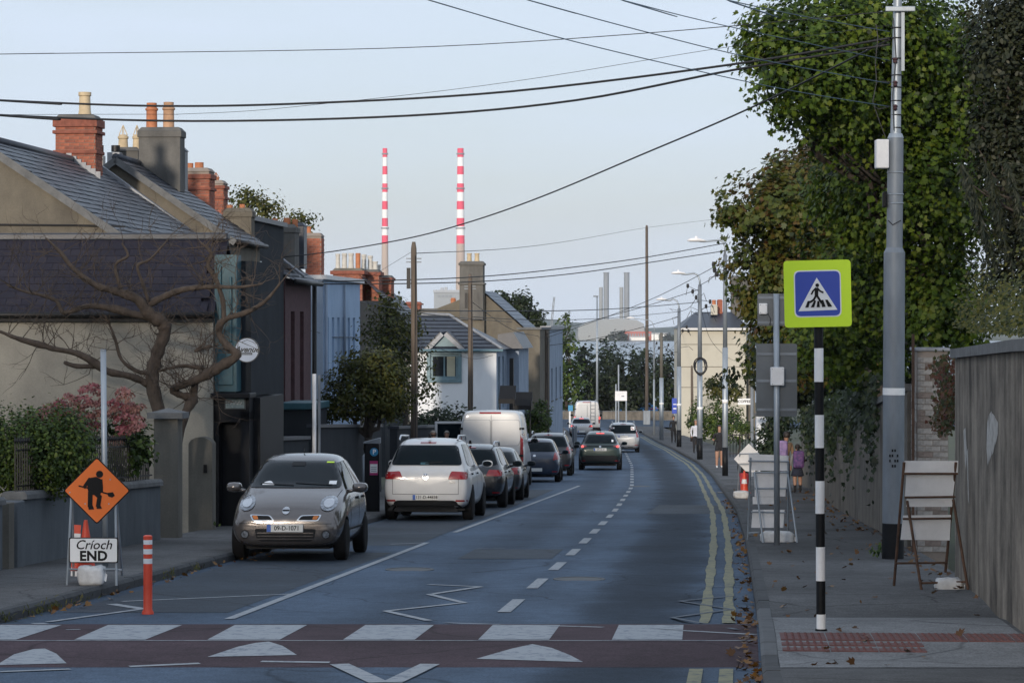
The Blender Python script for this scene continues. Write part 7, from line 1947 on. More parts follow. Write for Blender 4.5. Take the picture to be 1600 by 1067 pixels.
def car_root(name, label, px, Y, fn_dir, facing_camera=False, yaw_extra=0.0, cat='car', group=None):
    d = dir_at(fn_dir, Y); X = at(px, 0, Y).x; sl_ = (zr(Y + 2) - zr(Y - 2)) / 4
    yw = yaw_of(d) + (math.pi if facing_camera else 0) + yaw_extra
    t = thing(name, label, cat, (X, Y, zr(Y) + .004), yw, group, rx=math.atan(sl_) * (-1 if facing_camera else 1))
    return t

def hatch_stations(L, W, H, hood=.62, hoodz=.62, belt=.60, cowl=.22, rf=.04, rr=-.33, tail=-.455, nose=.48, tailz=.66, tw=.70, zb=.19, rake=0.0):
    """a two-box car; fractions of length and height"""
    w = W / 2; f = L / 2; b = H * belt
    return [(f, zb + .10, H * .36, H * .40, w * .70, w * .80, w * .74, w * .5),
            (f - .06, zb + .02, H * .42, H * .465, w * .80, w * .93, w * .84, w * .6),
            (f - .28, zb, H * .50, H * .555, w * .9, w * .985, w * .88, w * .6),
            (L * (cowl + .5) / 2 + L * .02, zb, b * .93, H * hoodz * .955, w * .94, w, w * .93, w * .7),
            (L * cowl, zb, b * .98, H * hoodz, w * .94, w, w * .94, w * .72),
            (L * (cowl + rf) / 2 + .03, zb, b, H * (hoodz + .945) / 2 + .01, w * .94, w, w * .95, w * .80),
            (L * rf, zb, b, H * .955, w * .94, w, w * .955, w * tw),
            (L * (rf - .12), zb, b * 1.005, H, w * .94, w, w * .955, w * tw * 1.01),
            (L * (rf + rr) / 2 - .1, zb, b * 1.02, H, w * .94, w, w * .95, w * tw),
            (L * rr, zb, b * 1.04, H * (.975 - rake), w * .94, w * .995, w * .93, w * tw * .96),
            (L * (rr * .45 + tail * .55), zb, b * 1.04, H * (.84 - rake * .3), w * .93, w * .98, w * .91, w * (tw * .97 + .02)),
            (L * tail, zb + .03, b * 1.02, H * tailz + .02, w * .9, w * .965, w * .88, w * tw),
            (-f + .05, zb + .06, b * .96, H * tailz - .05, w * .84, w * .93, w * .84, w * tw),
            (-f, zb + .14, b * .86, H * tailz - .16, w * .74, w * .84, w * .74, w * .6)]

def std_parts(root, body, bvh, L, W, H, paint, r, tw, wy, spokes=5, rimm='rim'):
    for x in (-1, 1):
        for y in wy: wheel(root, x * (W / 2 - tw / 2 - .005), y, r, tw, x, spokes, rimm)
    mb = MB(); mb.box(-W * .36, W * .36, -L * .42, L * .42, .17, .30); mb.build('underbody', 'plastic', root)

def side_glass(root, bvh, H, L, cowl, rf, rr, belt, quarters=True):
    b = H * belt
    for v in ('left', 'right'):
        front = [(L * (cowl - .055), b + .06), (L * (rf + .015), H * .895), (L * (rf - .11), H * .92), (L * (rf - .135), b + .065)]
        rear = [(L * (rf - .155), b + .065), (L * (rf - .13), H * .92), (L * (rr + .10), H * .915), (L * (rr + .015), b + .16), (L * (rr + .04), b + .09)]
        patch(root, bvh, 'side_window', rp(front, .05, 3), v, 'carglass', .008, .06)
        patch(root, bvh, 'side_window', rp(rear, .05, 3), v, 'carglass', .008, .06)
        for yy_ in (L * (rf - .145),):
            patch(root, bvh, 'door_seam', rect(yy_ - .004, yy_ + .004, .30, b + .06), v, 'plastic', .002, .1)
        patch(root, bvh, 'door_seam', [(L * (cowl - .045), .33), (L * (cowl - .037), .33), (L * (cowl - .052), b + .02), (L * (cowl - .060), b + .02)], v, 'plastic', .002, .1)
        for yy_ in (L * (rf - .10), L * (rr + .09)):
            patch(root, bvh, 'door_handle', rp(rect(yy_ - .08, yy_ + .08, b - .10, b - .065), .015, 2), v, 'p_silver' if False else 'plastic', .025, .08)

# --- silver-brown hatchback facing the camera
L, W, H = 3.72, 1.66, 1.54
MC = car_root('parked_car', 'silver-brown rounded hatchback facing the camera, plate 09-D-1071', 472, 42.9, CL, True, yaw_extra=.012)
w = W / 2
stM = [(1.86, .30, .56, .60, .56, .64, .60, .4), (1.81, .22, .64, .70, .68, .775, .68, .5), (1.62, .19, .76, .83, .75, .815, .735, .55), (1.25, .19, .885, .97, .775, .83, .775, .6), (.98, .19, .93, 1.035, .78, .83, .785, .62),
       (.62, .19, .955, 1.23, .78, .83, .79, .665), (.22, .19, .965, 1.45, .78, .83, .79, .585), (-.15, .19, .97, 1.535, .78, .83, .79, .575), (-.7, .19, .98, 1.535, .78, .83, .785, .565), (-1.25, .19, 1.0, 1.47, .78, .825, .77, .55), (-1.58, .2, 1.0, 1.30, .76, .81, .75, .56), (-1.78, .24, .96, 1.08, .72, .79, .71, .55), (-1.86, .34, .82, .90, .6, .69, .6, .5)]
body, bvh = make_body(MC, stM, 'p_grey', [(1.22, .30, .335), (-1.21, .30, .335)], w)
std_parts(MC, body, bvh, L, W, H, 'p_grey', .295, .185, (1.22, -1.21), 6)
patch(MC, bvh, 'windscreen', rp([(-.675, 1.03), (.675, 1.03), (.655, 1.13), (.515, 1.415), (-.515, 1.415), (-.655, 1.13)], .06, 4), 'front', 'carglass', .009, .045)
for s in (-1, 1):
    hl = [(s * (.585 + .115 * math.cos(a)), .815 + .105 * math.sin(a)) for a in np.linspace(0, 2 * math.pi, 22, endpoint=False)]
    patch(MC, bvh, 'headlight', hl if s > 0 else hl[::-1], 'front', 'lens', .012, .04)
    hb = [(s * (.585 + .07 * math.cos(a)), .815 + .065 * math.sin(a)) for a in np.linspace(0, 2 * math.pi, 16, endpoint=False)]
    patch(MC, bvh, 'headlight_bulb', hb, 'front', 'chrome', .020, .03)
    gr = [(s * .15, .575), (s * .47, .575), (s * .52, .665), (s * .22, .655)]
    patch(MC, bvh, 'grille_surround', rp(gr, .03, 3), 'front', 'chrome', .008, .04)
    gi = [(s * .185, .59), (s * .455, .59), (s * .49, .65), (s * .235, .642)]
    patch(MC, bvh, 'grille', rp(gi, .02, 3), 'front', 'plastic', .012, .04)
    ind = [(s * .385, .597), (s * .45, .597), (s * .478, .643), (s * .405, .643)]
    patch(MC, bvh, 'indicator', rp(ind, .012, 2), 'front', 'amber', .016, .03)
    fg = [(s * (.58 + .062 * math.cos(a)), .385 + .062 * math.sin(a)) for a in np.linspace(0, 2 * math.pi, 16, endpoint=False)]
    patch(MC, bvh, 'fog_light', fg, 'front', 'plastic', .006, .03)
    fg = [(s * (.58 + .048 * math.cos(a)), .385 + .048 * math.sin(a)) for a in np.linspace(0, 2 * math.pi, 16, endpoint=False)]
    patch(MC, bvh, 'fog_light_lens', fg, 'front', 'lens', .012, .03)
patch(MC, bvh, 'air_intake', rp([(-.42, .34), (-.36, .285), (.36, .285), (.42, .34), (.44, .465), (-.44, .465)], .03, 3), 'front', 'plastic', .004, .06)
for i, z in enumerate((.315, .355, .398)): patch(MC, bvh, 'grille_bar', rect(-.40, .40, z, z + .016), 'front', 'p_grey', .016, .06)
patch(MC, bvh, 'bumper_seam', rect(-.70, .70, .535, .543), 'front', 'plastic', .003, .06)
for s in (-1, 1): patch(MC, bvh, 'bonnet_seam', [(s * .60, .70), (s * .607, .70), (s * .70, 1.0), (s * .692, 1.0)], 'front', 'plastic', .003, .06)
patch(MC, bvh, 'badge', [(.055 * math.cos(a), .715 + .05 * math.sin(a)) for a in np.linspace(0, 2 * math.pi, 18, endpoint=False)], 'front', 'chrome', .014, .03)
patch(MC, bvh, 'badge_bar', rect(-.05, .05, .706, .724), 'front', 'plastic', .018, .03)
plate(MC, '09-D-1071', 1.895, .475, 'front')
for s in (-1, 1):
    mirror(MC, s * .80, .62, 1.03, s, 'p_grey').rotation_euler = (0, 0, 0)
side_glass(MC, bvh, H, L, .24, .05, -.36, .615)
for x0, x1, z0, z1 in ((-.55, -.02, 1.055, 1.062), (.0, .5, 1.05, 1.055)):
    patch(MC, bvh, 'wiper', [(x0, z0), (x1, z1 + .02), (x1, z1 + .032), (x0, z0 + .014)], 'front', 'plastic', .018, .06)
patch(MC, bvh, 'tax_disc', rect(-.60, -.50, 1.07, 1.12), 'front', 'signwhite', .014, .05)
patch(MC, bvh, 'sun_strip', rect(-.50, -.40, 1.375, 1.395), 'front', 'yellow', .014, .05)
patch(MC, bvh, 'dashboard_cloth', rp([(.28, 1.06), (.48, 1.06), (.44, 1.10), (.36, 1.12)], .02, 2), 'front', 'signwhite', .014, .03)
patch(MC, bvh, 'rear_view_mirror', rp(rect(-.10, .10, 1.33, 1.39), .02, 2), 'front', 'plastic', .014, .04)
mb = MB(); mb.tube([(0, -.2, 1.53), (0, -.28, 1.60)], .012, 6); mb.build('aerial', 'plastic', MC)
patch(MC, bvh, 'sill_trim', rect(-1.0, 1.0, .42, .45), 'right', 'plastic', .01, .1); patch(MC, bvh, 'sill_trim', rect(-1.0, 1.0, .42, .45), 'left', 'plastic', .01, .1)

def rear_car(name, label, px, Y, L, W, H, paint, fn=CL, txt=None, lit=False, kw=None, lamp='std', rails=False, lowblack=True, yaw=0.0, spokes=5, r=.33, badge=None, group=None, spoiler=True):
    t = car_root(name, label, px, Y, fn, yaw_extra=yaw, group=group)
    kw = dict(kw or {}); st = hatch_stations(L, W, H, **kw)
    belt = kw.get('belt', .60); tz = kw.get('tailz', .66); rr_, tail = kw.get('rr', -.33), kw.get('tail', -.455)
    wy = (L * .30, -L * .295)
    body, bvh = make_body(t, st, paint, [(wy[0], r, r + .045), (wy[1], r, r + .045)], W / 2)
    std_parts(t, body, bvh, L, W, H, paint, r, .215, wy, spokes)
    w = W / 2
    zg0, zg1 = H * tz + .02, H * .905
    patch(t, bvh, 'rear_window', rp([(-w * .80, zg0 + .03), (w * .80, zg0 + .03), (w * .66, zg1), (-w * .66, zg1)], .07, 4), 'rear', 'carglass', .009, .045)
    patch(t, bvh, 'windscreen', rp([(-w * .8, H * .66), (w * .8, H * .66), (w * .62, H * .91), (-w * .62, H * .91)], .06, 4), 'front', 'carglass', .005, .09)
    patch(t, bvh, 'brake_light', rp(rect(-.16, .16, H * .925, H * .942), .006, 2), 'rear', 'tail_on' if lit else 'tail', .010, .05)
    tl = 'tail_on' if lit else 'tail'
    for s in (-1, 1):
        if lamp == 'wide': q = [(s * w * .50, H * .50), (s * w * .925, H * .50), (s * w * .915, H * .585), (s * w * .58, H * .595)]
        elif lamp == 'tall': q = [(s * w * .70, H * .50), (s * w * .92, H * .52), (s * w * .88, H * .70), (s * w * .76, H * .66)]
        elif lamp == 'bar': q = [(s * w * .62, H * .595), (s * w * .93, H * .575), (s * w * .95, H * .64), (s * w * .62, H * .63)]
        elif lamp == 'pillar': q = [(s * w * .80, H * .50), (s * w * .95, H * .50), (s * w * .80, H * .88), (s * w * .745, H * .88)]
        else: q = [(s * w * .56, H * .50), (s * w * .92, H * .49), (s * w * .90, H * .62), (s * w * .70, H * .61)]
        patch(t, bvh, 'tail_light', rp(q if s > 0 else q[::-1], .03, 3), 'rear', 'tail' if lamp != 'bar' else 'tail', .010, .05)
        if lit:
            c = (s * w * .80, H * .60) if lamp == 'bar' else (s * w * .84, H * .555); patch(t, bvh, 'lit_bulb', [(c[0] + .055 * math.cos(a), c[1] + .045 * math.sin(a)) for a in np.linspace(0, 2 * math.pi, 12, endpoint=False)], 'rear', 'tail_on', .016, .04)
        patch(t, bvh, 'reflector', rp(rect(s * w * .80 - .11, s * w * .80 + .11, H * .235, H * .255), .008, 2), 'rear', 'tail', .008, .05)
        patch(t, bvh, 'tailgate_seam', [(s * w * .74 - .004, H * .32), (s * w * .74 + .004, H * .32), (s * w * .74 + .004, H * .50), (s * w * .74 - .004, H * .50)], 'rear', 'plastic', .003, .06)
        mirror(t, s * (w - .03), L * (kw.get('cowl', .22) - .05), H * .665, s, paint)
    patch(t, bvh, 'tailgate_seam', rect(-w * .74, w * .74, H * .32, H * .325), 'rear', 'plastic', .003, .06)
    if lowblack: patch(t, bvh, 'bumper_valance', rp([(-w * .74, .20), (w * .74, .20), (w * .62, H * .20), (-w * .62, H * .20)], .05, 3), 'rear', 'plastic', .008, .07)
    yb = bvh.ray_cast(Vector((0, -6, H * (.29 if lamp != 'bar' else .53))), Vector((0, 1, 0)))[0]
    pz__ = H * (.285 if lamp not in ('bar', 'pillar') else .53)
    yb = bvh.ray_cast(Vector((0, -6, pz__)), Vector((0, 1, 0)))[0]
    if yb is not None: plate(t, txt, yb.y - .012, pz__, 'rear')
    if badge:
        zb_ = H * .535
        patch(t, bvh, 'badge', [(.062 * math.cos(a), zb_ + .062 * math.sin(a)) for a in np.linspace(0, 2 * math.pi, 20, endpoint=False)], 'rear', 'chrome', .014, .03)
        for pts in ([(-.035, .04), (-.02, .04), (0, -.005), (.02, .04), (.035, .04), (.005, -.02), (-.005, -.02)], [(-.05, .01), (-.035, .01), (-.022, -.045), (-.034, -.045)], [(.05, .01), (.035, .01), (.022, -.045), (.034, -.045)]):
            patch(t, bvh, 'badge_mark', [(a, zb_ + b) for a, b in pts], 'rear', 'plastic', .019, .02)
    else: patch(t, bvh, 'badge', [(.05 * math.cos(a), H * .60 + .035 * math.sin(a)) for a in np.linspace(0, 2 * math.pi, 14, endpoint=False)], 'rear', 'chrome', .012, .03)
    side_glass(t, bvh, H, L, kw.get('cowl', .22), kw.get('rf', .04), rr_, belt)
    patch(t, bvh, 'wiper', [(-.02, zg0 + .05), (.33, zg0 + .09), (.33, zg0 + .105), (-.02, zg0 + .075)], 'rear', 'plastic', .016, .05)
    if rails:
        for s in (-1, 1):
            x = s * w * .66; mb = MB(); mb.tube([(x, L * .02, H * .965), (x, -.05, H + .03), (x, L * rr_ + .25, H + .035), (x, L * rr_, H * .97)], .022, 8); mb.build('roof_rail', 'chrome', t, smooth=True)
    mb = MB(); mb.prism([(-.03, L * rr_ + .35, H - .01), (-.02, L * rr_ + .28, H + .07), (.02, L * rr_ + .28, H + .07), (.03, L * rr_ + .35, H - .01)], (0, -.10, 0)); mb.build('aerial', 'plastic', t)
    return t, bvh, body
SUV = dict(belt=.605, tailz=.635, rr=-.37, tail=-.468, cowl=.235, rf=.07, tw=.72, zb=.24)
t, bvh, _ = rear_car('parked_car', 'white estate-style SUV parked with its back to the camera, plate 131-D-44838', 682, 60.6, 4.43, 1.81, 1.69, 'p_white', txt='131-D-44838', kw=SUV, lamp='wide', rails=True, r=.345, badge=True, yaw=-.012)
patch(t, bvh, 'bumper_valance', rp([(-.80, .22), (.80, .22), (.60, .42), (-.60, .42)], .05, 3), 'rear', 'plastic', .012, .07)
patch(t, bvh, 'model_mark', rect(.50, .60, .80, .815), 'rear', 'chrome', .01, .05); patch(t, bvh, 'model_mark', rect(.48, .60, .775, .79), 'rear', 'chrome', .01, .05)
patch(t, bvh, 'window_sticker', rp(rect(-.12, .05, 1.13, 1.18), .02, 2), 'rear', 'teal', .014, .04)
rear_car('parked_car', 'black SUV with blue-reflecting roof parked just past the white SUV', 742, 69.3, 4.3, 1.74, 1.51, 'p_black', kw=SUV, lamp='wide', rails=True, r=.345, yaw=-.015)
rear_car('parked_car', 'dark grey saloon parked between the black SUV and the white van', 772, 75.8, 4.2, 1.70, 1.38, 'p_charcoal', kw=dict(belt=.62, rr=-.30), r=.32)
rear_car('parked_car', 'navy hatchback with red tail light parked in front of the white van', 838, 98.0, 4.05, 1.75, 1.47, 'p_navy', kw=dict(belt=.62), lamp='tall', r=.315)
rear_car('parked_car', 'dark estate car parked at the head of the left-hand row', 858.5, 108.5, 4.4, 1.82, 1.60, 'p_charcoal', kw=SUV, lamp='tall', rails=True, r=.335)
t, bvh, _ = rear_car('moving_car', 'dark green compact SUV driving away with red tail lights lit', 938.5, 119, 4.18, 1.77, 1.59, 'p_green', txt='241-D-31', lit=True, kw=dict(belt=.60, tailz=.655, rr=-.30, tail=-.455, tw=.66, zb=.25, cowl=.24, rf=.07), lamp='bar', r=.345)
patch(t, bvh, 'light_bar', rect(-.60, .60, 1.59 * .60, 1.59 * .622), 'rear', 'plastic', .008, .06); patch(t, bvh, 'sticker', rect(.46, .53, 1.14, 1.23), 'rear', 'signwhite', .014, .04)
patch(t, bvh, 'bumper_valance', rp([(-.86, .26), (.86, .26), (.80, .52), (.58, .60), (-.58, .60), (-.80, .52)], .05, 3), 'rear', 'plastic', .010, .07)
t, bvh, _ = rear_car('moving_car', 'silver people carrier driving away ahead of the green car, L-plate in its window', 973, 161, 4.47, 1.83, 1.66, 'p_silver', kw=dict(belt=.58, tailz=.60, rr=-.40, tail=-.47, tw=.74, cowl=.28, rf=.10), lamp='pillar', r=.325, txt=None, rails=True)
patch(t, bvh, 'learner_plate', rect(.42, .62, 1.22, 1.42), 'rear', 'signwhite', .013, .06); patch(t, bvh, 'learner_letter', [(.46, 1.25), (.58, 1.25), (.58, 1.285), (.50, 1.285), (.50, 1.39), (.46, 1.39)], 'rear', 'tail', .017, .04)
patch(t, bvh, 'window_sticker', rect(-.66, -.48, 1.30, 1.38), 'rear', 'signwhite', .013, .06); patch(t, bvh, 'sticker_dot', rect(-.62, -.56, 1.315, 1.365), 'rear', 'tail', .017, .04)
rear_car('moving_car', 'small silver saloon waiting behind the far white van, brake lights lit', 908, 216, 4.2, 1.74, 1.45, 'p_silver', kw=dict(belt=.62), lit=True, lamp='std', r=.31, txt=None)
# blue car crossing at the junction, side on
t = thing('crossing_car', 'bright blue car turning across the junction behind the wall', 'car', (at(997, 0, 300).x, 300, zr(300) - .05), math.radians(96)); st = hatch_stations(4.2, 1.78, 1.45)
body, bvh = make_body(t, st, 'p_blue', [(1.26, .32, .36), (-1.24, .32, .36)], .89); std_parts(t, body, bvh, 4.2, 1.78, 1.45, 'p_blue', .32, .2, (1.26, -1.24)); side_glass(t, bvh, 1.45, 4.2, .22, .04, -.33, .60)
for s in (-1, 1): patch(t, bvh, 'tail_light', rp([(s * .5, .74), (s * .86, .74), (s * .84, .9), (s * .6, .9)], .03, 3), 'rear', 'tail', .01, .06)
patch(t, bvh, 'rear_window', rp([(-.7, 1.0), (.7, 1.0), (.58, 1.3), (-.58, 1.3)], .06, 3), 'rear', 'carglass', .006, .1); patch(t, bvh, 'windscreen', rp([(-.7, .97), (.7, .97), (.55, 1.31), (-.55, 1.31)], .06, 3), 'front', 'carglass', .006, .1)

# --- vans
def van(label, px, Y, L, W, H, paint, tall=False, lit=False, ladder=False, name='parked_van', fn=CL, yaw=0.0):
    t = car_root(name, label, px, Y, fn, cat='van', yaw_extra=yaw)
    w = W / 2; f = L / 2; zb = .28
    st = [(f, zb + .1, .72, .80, w * .72, w * .82, w * .78, w * .5), (f - .08, zb, .90, .98, w * .85, w * .95, w * .86, w * .6), (f - .65, zb, 1.10, 1.20, w * .95, w, w * .93, w * .72), (f - .95, zb, 1.18, 1.40, w * .96, w, w * .95, w * .85),
          (f - 1.7, zb, 1.2, H * .96, w * .96, w, w * .975, w * .86), (f - 2.1, zb, 1.2, H, w * .96, w, w * .985, w * .87), (0, zb, 1.2, H + .01, w * .96, w, w * .99, w * .88), (-f + .5, zb, 1.2, H, w * .96, w, w * .99, w * .88), (-f + .10, zb, 1.2, H * .985, w * .96, w * .995, w * .98, w * .87), (-f + .03, zb + .01, 1.2, H * .975, w * .955, w * .985, w * .97, w * .86), (-f, zb + .05, 1.19, H * .95, w * .93, w * .965, w * .95, w * .84)]
    r = .345; wy = (L * .30, -L * .30)
    body, bvh = make_body(t, st, paint, [(wy[0], r, r + .05), (wy[1], r, r + .05)], w); std_parts(t, body, bvh, L, W, H, paint, r, .22, wy)
    patch(t, bvh, 'windscreen', rp([(-w * .82, 1.28), (w * .82, 1.28), (w * .74, H * .90), (-w * .74, H * .90)], .06, 3), 'front', 'carglass', .006, .1)
    for v in ('left', 'right'): patch(t, bvh, 'side_window', rp([(f - 1.05, 1.28), (f - 1.6, H * .88), (f - 2.3, H * .88), (f - 2.3, 1.28)], .06, 3), v, 'carglass', .006, .1)
    patch(t, bvh, 'door_seam', rect(-.006, .006, .50, H * .93), 'rear', 'plastic', .004, .1)
    patch(t, bvh, 'brake_light', rp(rect(-.36, .30, H * .945, H * .965), .01, 2), 'rear', 'tail', .012, .08)
    for s in (-1, 1):
        pn = [(s * .03, H * .535), (s * w * .80, H * .545), (s * w * .86, H * .62), (s * w * .82, H * .865), (s * .03, H * .865)]
        ctr = Vector((s * w * .42, H * .70)); pe = [tuple(ctr + (Vector(p_) - ctr) * 1.025) for p_ in pn]
        patch(t, bvh, 'panel_groove', rp(pe if s > 0 else pe[::-1], .06, 4), 'rear', 'galv_dark', .003, .08)
        patch(t, bvh, 'door_panel', rp(pn if s > 0 else pn[::-1], .06, 4), 'rear', paint, .009, .08)
        q = [(s * w * .85, H * .33), (s * w * .95, H * .33), (s * w * .93, H * .70), (s * w * .86, H * .68)]
        patch(t, bvh, 'tail_light', rp(q if s > 0 else q[::-1], .03, 3), 'rear', 'tail', .014, .05)
        if lit: patch(t, bvh, 'lit_bulb', rp(rect(s * w * .93 - .05, s * w * .93 + .05, H * .45, H * .52), .02, 2), 'rear', 'tail_on', .02, .04)
        for z in (H * .40, H * .74):
            patch(t, bvh, 'door_hinge', rp(rect(s * w * .885 - .06, s * w * .885 + .06, z, z + .07), .02, 2), 'rear', 'plastic', .03, .05)
        mirror(t, s * (w - .02), f - 1.25, 1.42, s, 'plastic')
    patch(t, bvh, 'rear_bumper', rp([(-w * .97, .34), (w * .97, .34), (w * .97, .56), (-w * .97, .56)], .04, 3), 'rear', 'plastic', .03, .08)
    patch(t, bvh, 'door_seam', rect(-w * .84, w * .84, .62, .63), 'rear', 'plastic', .004, .08)
    for s in (-1, 1): patch(t, bvh, 'reflector', rect(s * w * .82 - .03, s * w * .82 + .03, .44, .48), 'rear', 'tail', .036, .05)
    patch(t, bvh, 'door_handle', rp(rect(.08, .30, .98, 1.02), .01, 2), 'rear', 'plastic', .02, .05)
    patch(t, bvh, 'sticker', rect(.46, .54, .86, .95), 'rear', 'yellow', .006, .05) if not ladder else None
    yb = bvh.ray_cast(Vector((0, -6, .85)), Vector((0, 1, 0)))[0]; p = plate(t, None, yb.y - .012, .86, 'rear'); p.location.x = -.35
    if ladder:
        for s in (.25, .60): mb = MB(); mb.tube([(s, -f - .10, .75), (s, -f - .10, H - .1), (s, -f + .1, H + .06)], .02, 6); mb.build('ladder_rail', 'galv_dark', t)
        for i in range(6): mb = MB(); mb.tube([(.25, -f - .10, .85 + i * .28), (.60, -f - .10, .85 + i * .28)], .016, 6); mb.build('ladder_rung', 'galv_dark', t)
        for x in (-w * .7, w * .7): mb = MB(); mb.box(x - .02, x + .02, -f + .3, f - 2.2, H + .0, H + .08); mb.build('roof_rack', 'galv_dark', t)
    return t, bvh
VT, vb = van('white panel van parked on the left with an open passenger door', 775, 90.6, 5.3, 2.08, 2.40, 'p_white', yaw=-.004)
dr = link('open_door', None, VT); dr.location = (-1.0, 1.35, .45); dr.rotation_euler = (0, 0, math.radians(-68))
mb = MB()
for poly in ([(0, .0), (0, .85), (-.06, .85), (-1.1, .85), (-1.1, .05), (-1.0, 0)],): mb.prism([(.0, y_, z_) for y_, z_ in poly], (.07, 0, 0))
mb.box(0, .07, -.07, 0, .853, 1.50); mb.box(0, .07, -1.1, -1.02, .853, 1.50); mb.box(0, .07, -1.1, 0, 1.503, 1.58); mb.build('door_shell', 'p_white', dr, bevel=.015)
mb = MB(); mb.box(.025, .04, -1.02, -.07, .853, 1.503); mb.build('door_glass', 'glassclear', dr) if 'glassclear' in M else mb.build('door_glass', 'carglass', dr)
van('tall white van with a rear ladder waiting at the far junction', 916.5, 226, 5.5, 2.05, 2.6, 'p_white', lit=True, ladder=True, name='moving_van')
# ------------------------------------------------------------------ people
def person(label, base, h, face, joints, cloth, hair=None, name='person', group=None, long_hair=False):
    """one continuous skinned body; joints in units of height (x right, y away, z up); cloth: list of (test, material) on local position/height"""
    base = Vector(base); t = thing(name, label, 'person', base, face, group)
    J = dict(pelvis=(0, 0, .50), belly=(0, 0, .60), chest=(0, .0, .72), neck=(0, .0, .825), head0=(0, -.012, .87), head1=(0, -.01, .935), head2=(0, 0, .985),
             shl=(-.105, 0, .795), ell=(-.135, .02, .64), wrl=(-.13, -.04, .51), hal=(-.128, -.06, .455), shr=(.105, 0, .795), elr=(.135, .02, .64), wrr=(.13, -.04, .51), har=(.128, -.06, .455),
             hil=(-.055, 0, .49), knl=(-.06, -.02, .275), anl=(-.06, .01, .05), tol=(-.065, -.07, .018), hir=(.055, 0, .49), knr=(.06, .02, .275), anr=(.06, .06, .05), tor=(.065, -.01, .018))
    J.update(joints)
    R = dict(pelvis=(.085, .065), belly=(.075, .055), chest=(.095, .062), neck=(.030, .032), head0=(.036, .044), head1=(.046, .054), head2=(.030, .036), shl=(.040, .040), ell=(.026, .026), wrl=(.018, .018), hal=(.022, .016), shr=(.040, .040), elr=(.026, .026), wrr=(.018, .018), har=(.022, .016),
             hil=(.062, .062), knl=(.040, .042), anl=(.024, .026), tol=(.024, .016), hir=(.062, .062), knr=(.040, .042), anr=(.024, .026), tor=(.024, .016))
    names = list(J); ix = {n: i for i, n in enumerate(names)}
    edges = [('pelvis', 'belly'), ('belly', 'chest'), ('chest', 'neck'), ('neck', 'head0'), ('head0', 'head1'), ('head1', 'head2'), ('chest', 'shl'), ('shl', 'ell'), ('ell', 'wrl'), ('wrl', 'hal'), ('chest', 'shr'), ('shr', 'elr'), ('elr', 'wrr'), ('wrr', 'har'),
             ('pelvis', 'hil'), ('hil', 'knl'), ('knl', 'anl'), ('anl', 'tol'), ('pelvis', 'hir'), ('hir', 'knr'), ('knr', 'anr'), ('anr', 'tor')]
    me = bpy.data.meshes.new('body'); me.from_pydata([tuple(c * h for c in J[n]) for n in names], [(ix[a], ix[b]) for a, b in edges], [])
    tmp = bpy.data.objects.new('tmp', me); COL.objects.link(tmp)
    sk = tmp.modifiers.new('skin', 'SKIN'); sk.use_smooth_shade = True
    ly = me.skin_vertices[0] if me.skin_vertices else None
    if ly is None:
        bpy.context.view_layer.objects.active = tmp; bpy.ops.mesh.customdata_skin_add(); ly = me.skin_vertices[0]
    for n, i in ix.items():
        ly.data[i].radius = (R[n][0] * h, R[n][1] * h); ly.data[i].use_root = (n == 'pelvis')
    s = tmp.modifiers.new('sub', 'SUBSURF'); s.levels = 2; s.render_levels = 2
    out = eval_mesh(tmp); bpy.data.objects.remove(tmp)
    out.materials.clear(); mats = ['skin'] + [m for _, m in cloth]
    for m in mats: out.materials.append(M[m])
    for p in out.polygons:
        c = p.center / h; p.material_index = 0; p.use_smooth = True
        for i, (fn, _) in enumerate(cloth):
            if fn(c): p.material_index = i + 1; break
    link('body', out, t)
    if hair:
        hc = Vector(J['head1']) * h; mb = MB(); nu, nv = 14, 9
        for j in range(nv):
            for i in range(nu):
                u, v = 2 * math.pi * i / nu, math.pi * .68 * j / (nv - 1)
                fr = 1 if math.sin(u) > -.35 else .55
                vv = v * fr
                mb.v.append((hc.x + .058 * h * math.sin(vv) * math.cos(u), hc.y + .012 * h + .062 * h * math.sin(vv) * math.sin(u), hc.z + .012 * h + .066 * h * math.cos(vv)))
        for j in range(nv - 1):
            for i in range(nu): mb.f.append((j * nu + i, (j + 1) * nu + i, (j + 1) * nu + (i + 1) % nu, j * nu + (i + 1) % nu)); mb.m.append(0)
        if long_hair: mb.tube([(hc.x, hc.y + .06 * h, hc.z + .02 * h), (hc.x + .01 * h, hc.y + .10 * h, hc.z - .03 * h), (hc.x + .015 * h, hc.y + .085 * h, hc.z - .12 * h)], [.022 * h, .026 * h, .008 * h], 8)
        mb.build('hair', hair, t, smooth=True)
    return t
M['skin'] = mat('skin', (.34, .19, .13), .6, var=.1, scale=12)
M['hair_dark'] = mat('dark_hair', (.02, .014, .011), .6, var=.3, scale=30)
M['hair_grey'] = mat('grey_hair', (.20, .18, .16), .7, var=.2, scale=30)
M['cl_black'] = mat('black_cloth', (.014, .014, .017), .9, var=.3, scale=14, bump_s=.2)
M['cl_navy'] = mat('navy_cloth', (.02, .025, .045), .9, var=.3, scale=14, bump_s=.2)
M['cl_white'] = mat('white_shirt', (.55, .56, .62), .85, var=.12, scale=14, bump_s=.2)
M['cl_grey'] = mat('grey_wool', (.20, .20, .20), .9, var=.2, scale=14, bump_s=.2)
M['cl_tan'] = mat('tan_cloth', (.20, .13, .08), .9, var=.2, scale=14, bump_s=.2)
M['cl_lilac'] = mat('lilac_cloth', (.32, .24, .44), .9, var=.25, scale=14, second=(.45, .30, .50))
M['cl_red'] = mat('red_cloth', (.42, .05, .07), .9, var=.3, scale=14)
M['cl_teal'] = mat('teal_jacket', (.03, .20, .24), .8, var=.2, scale=14)
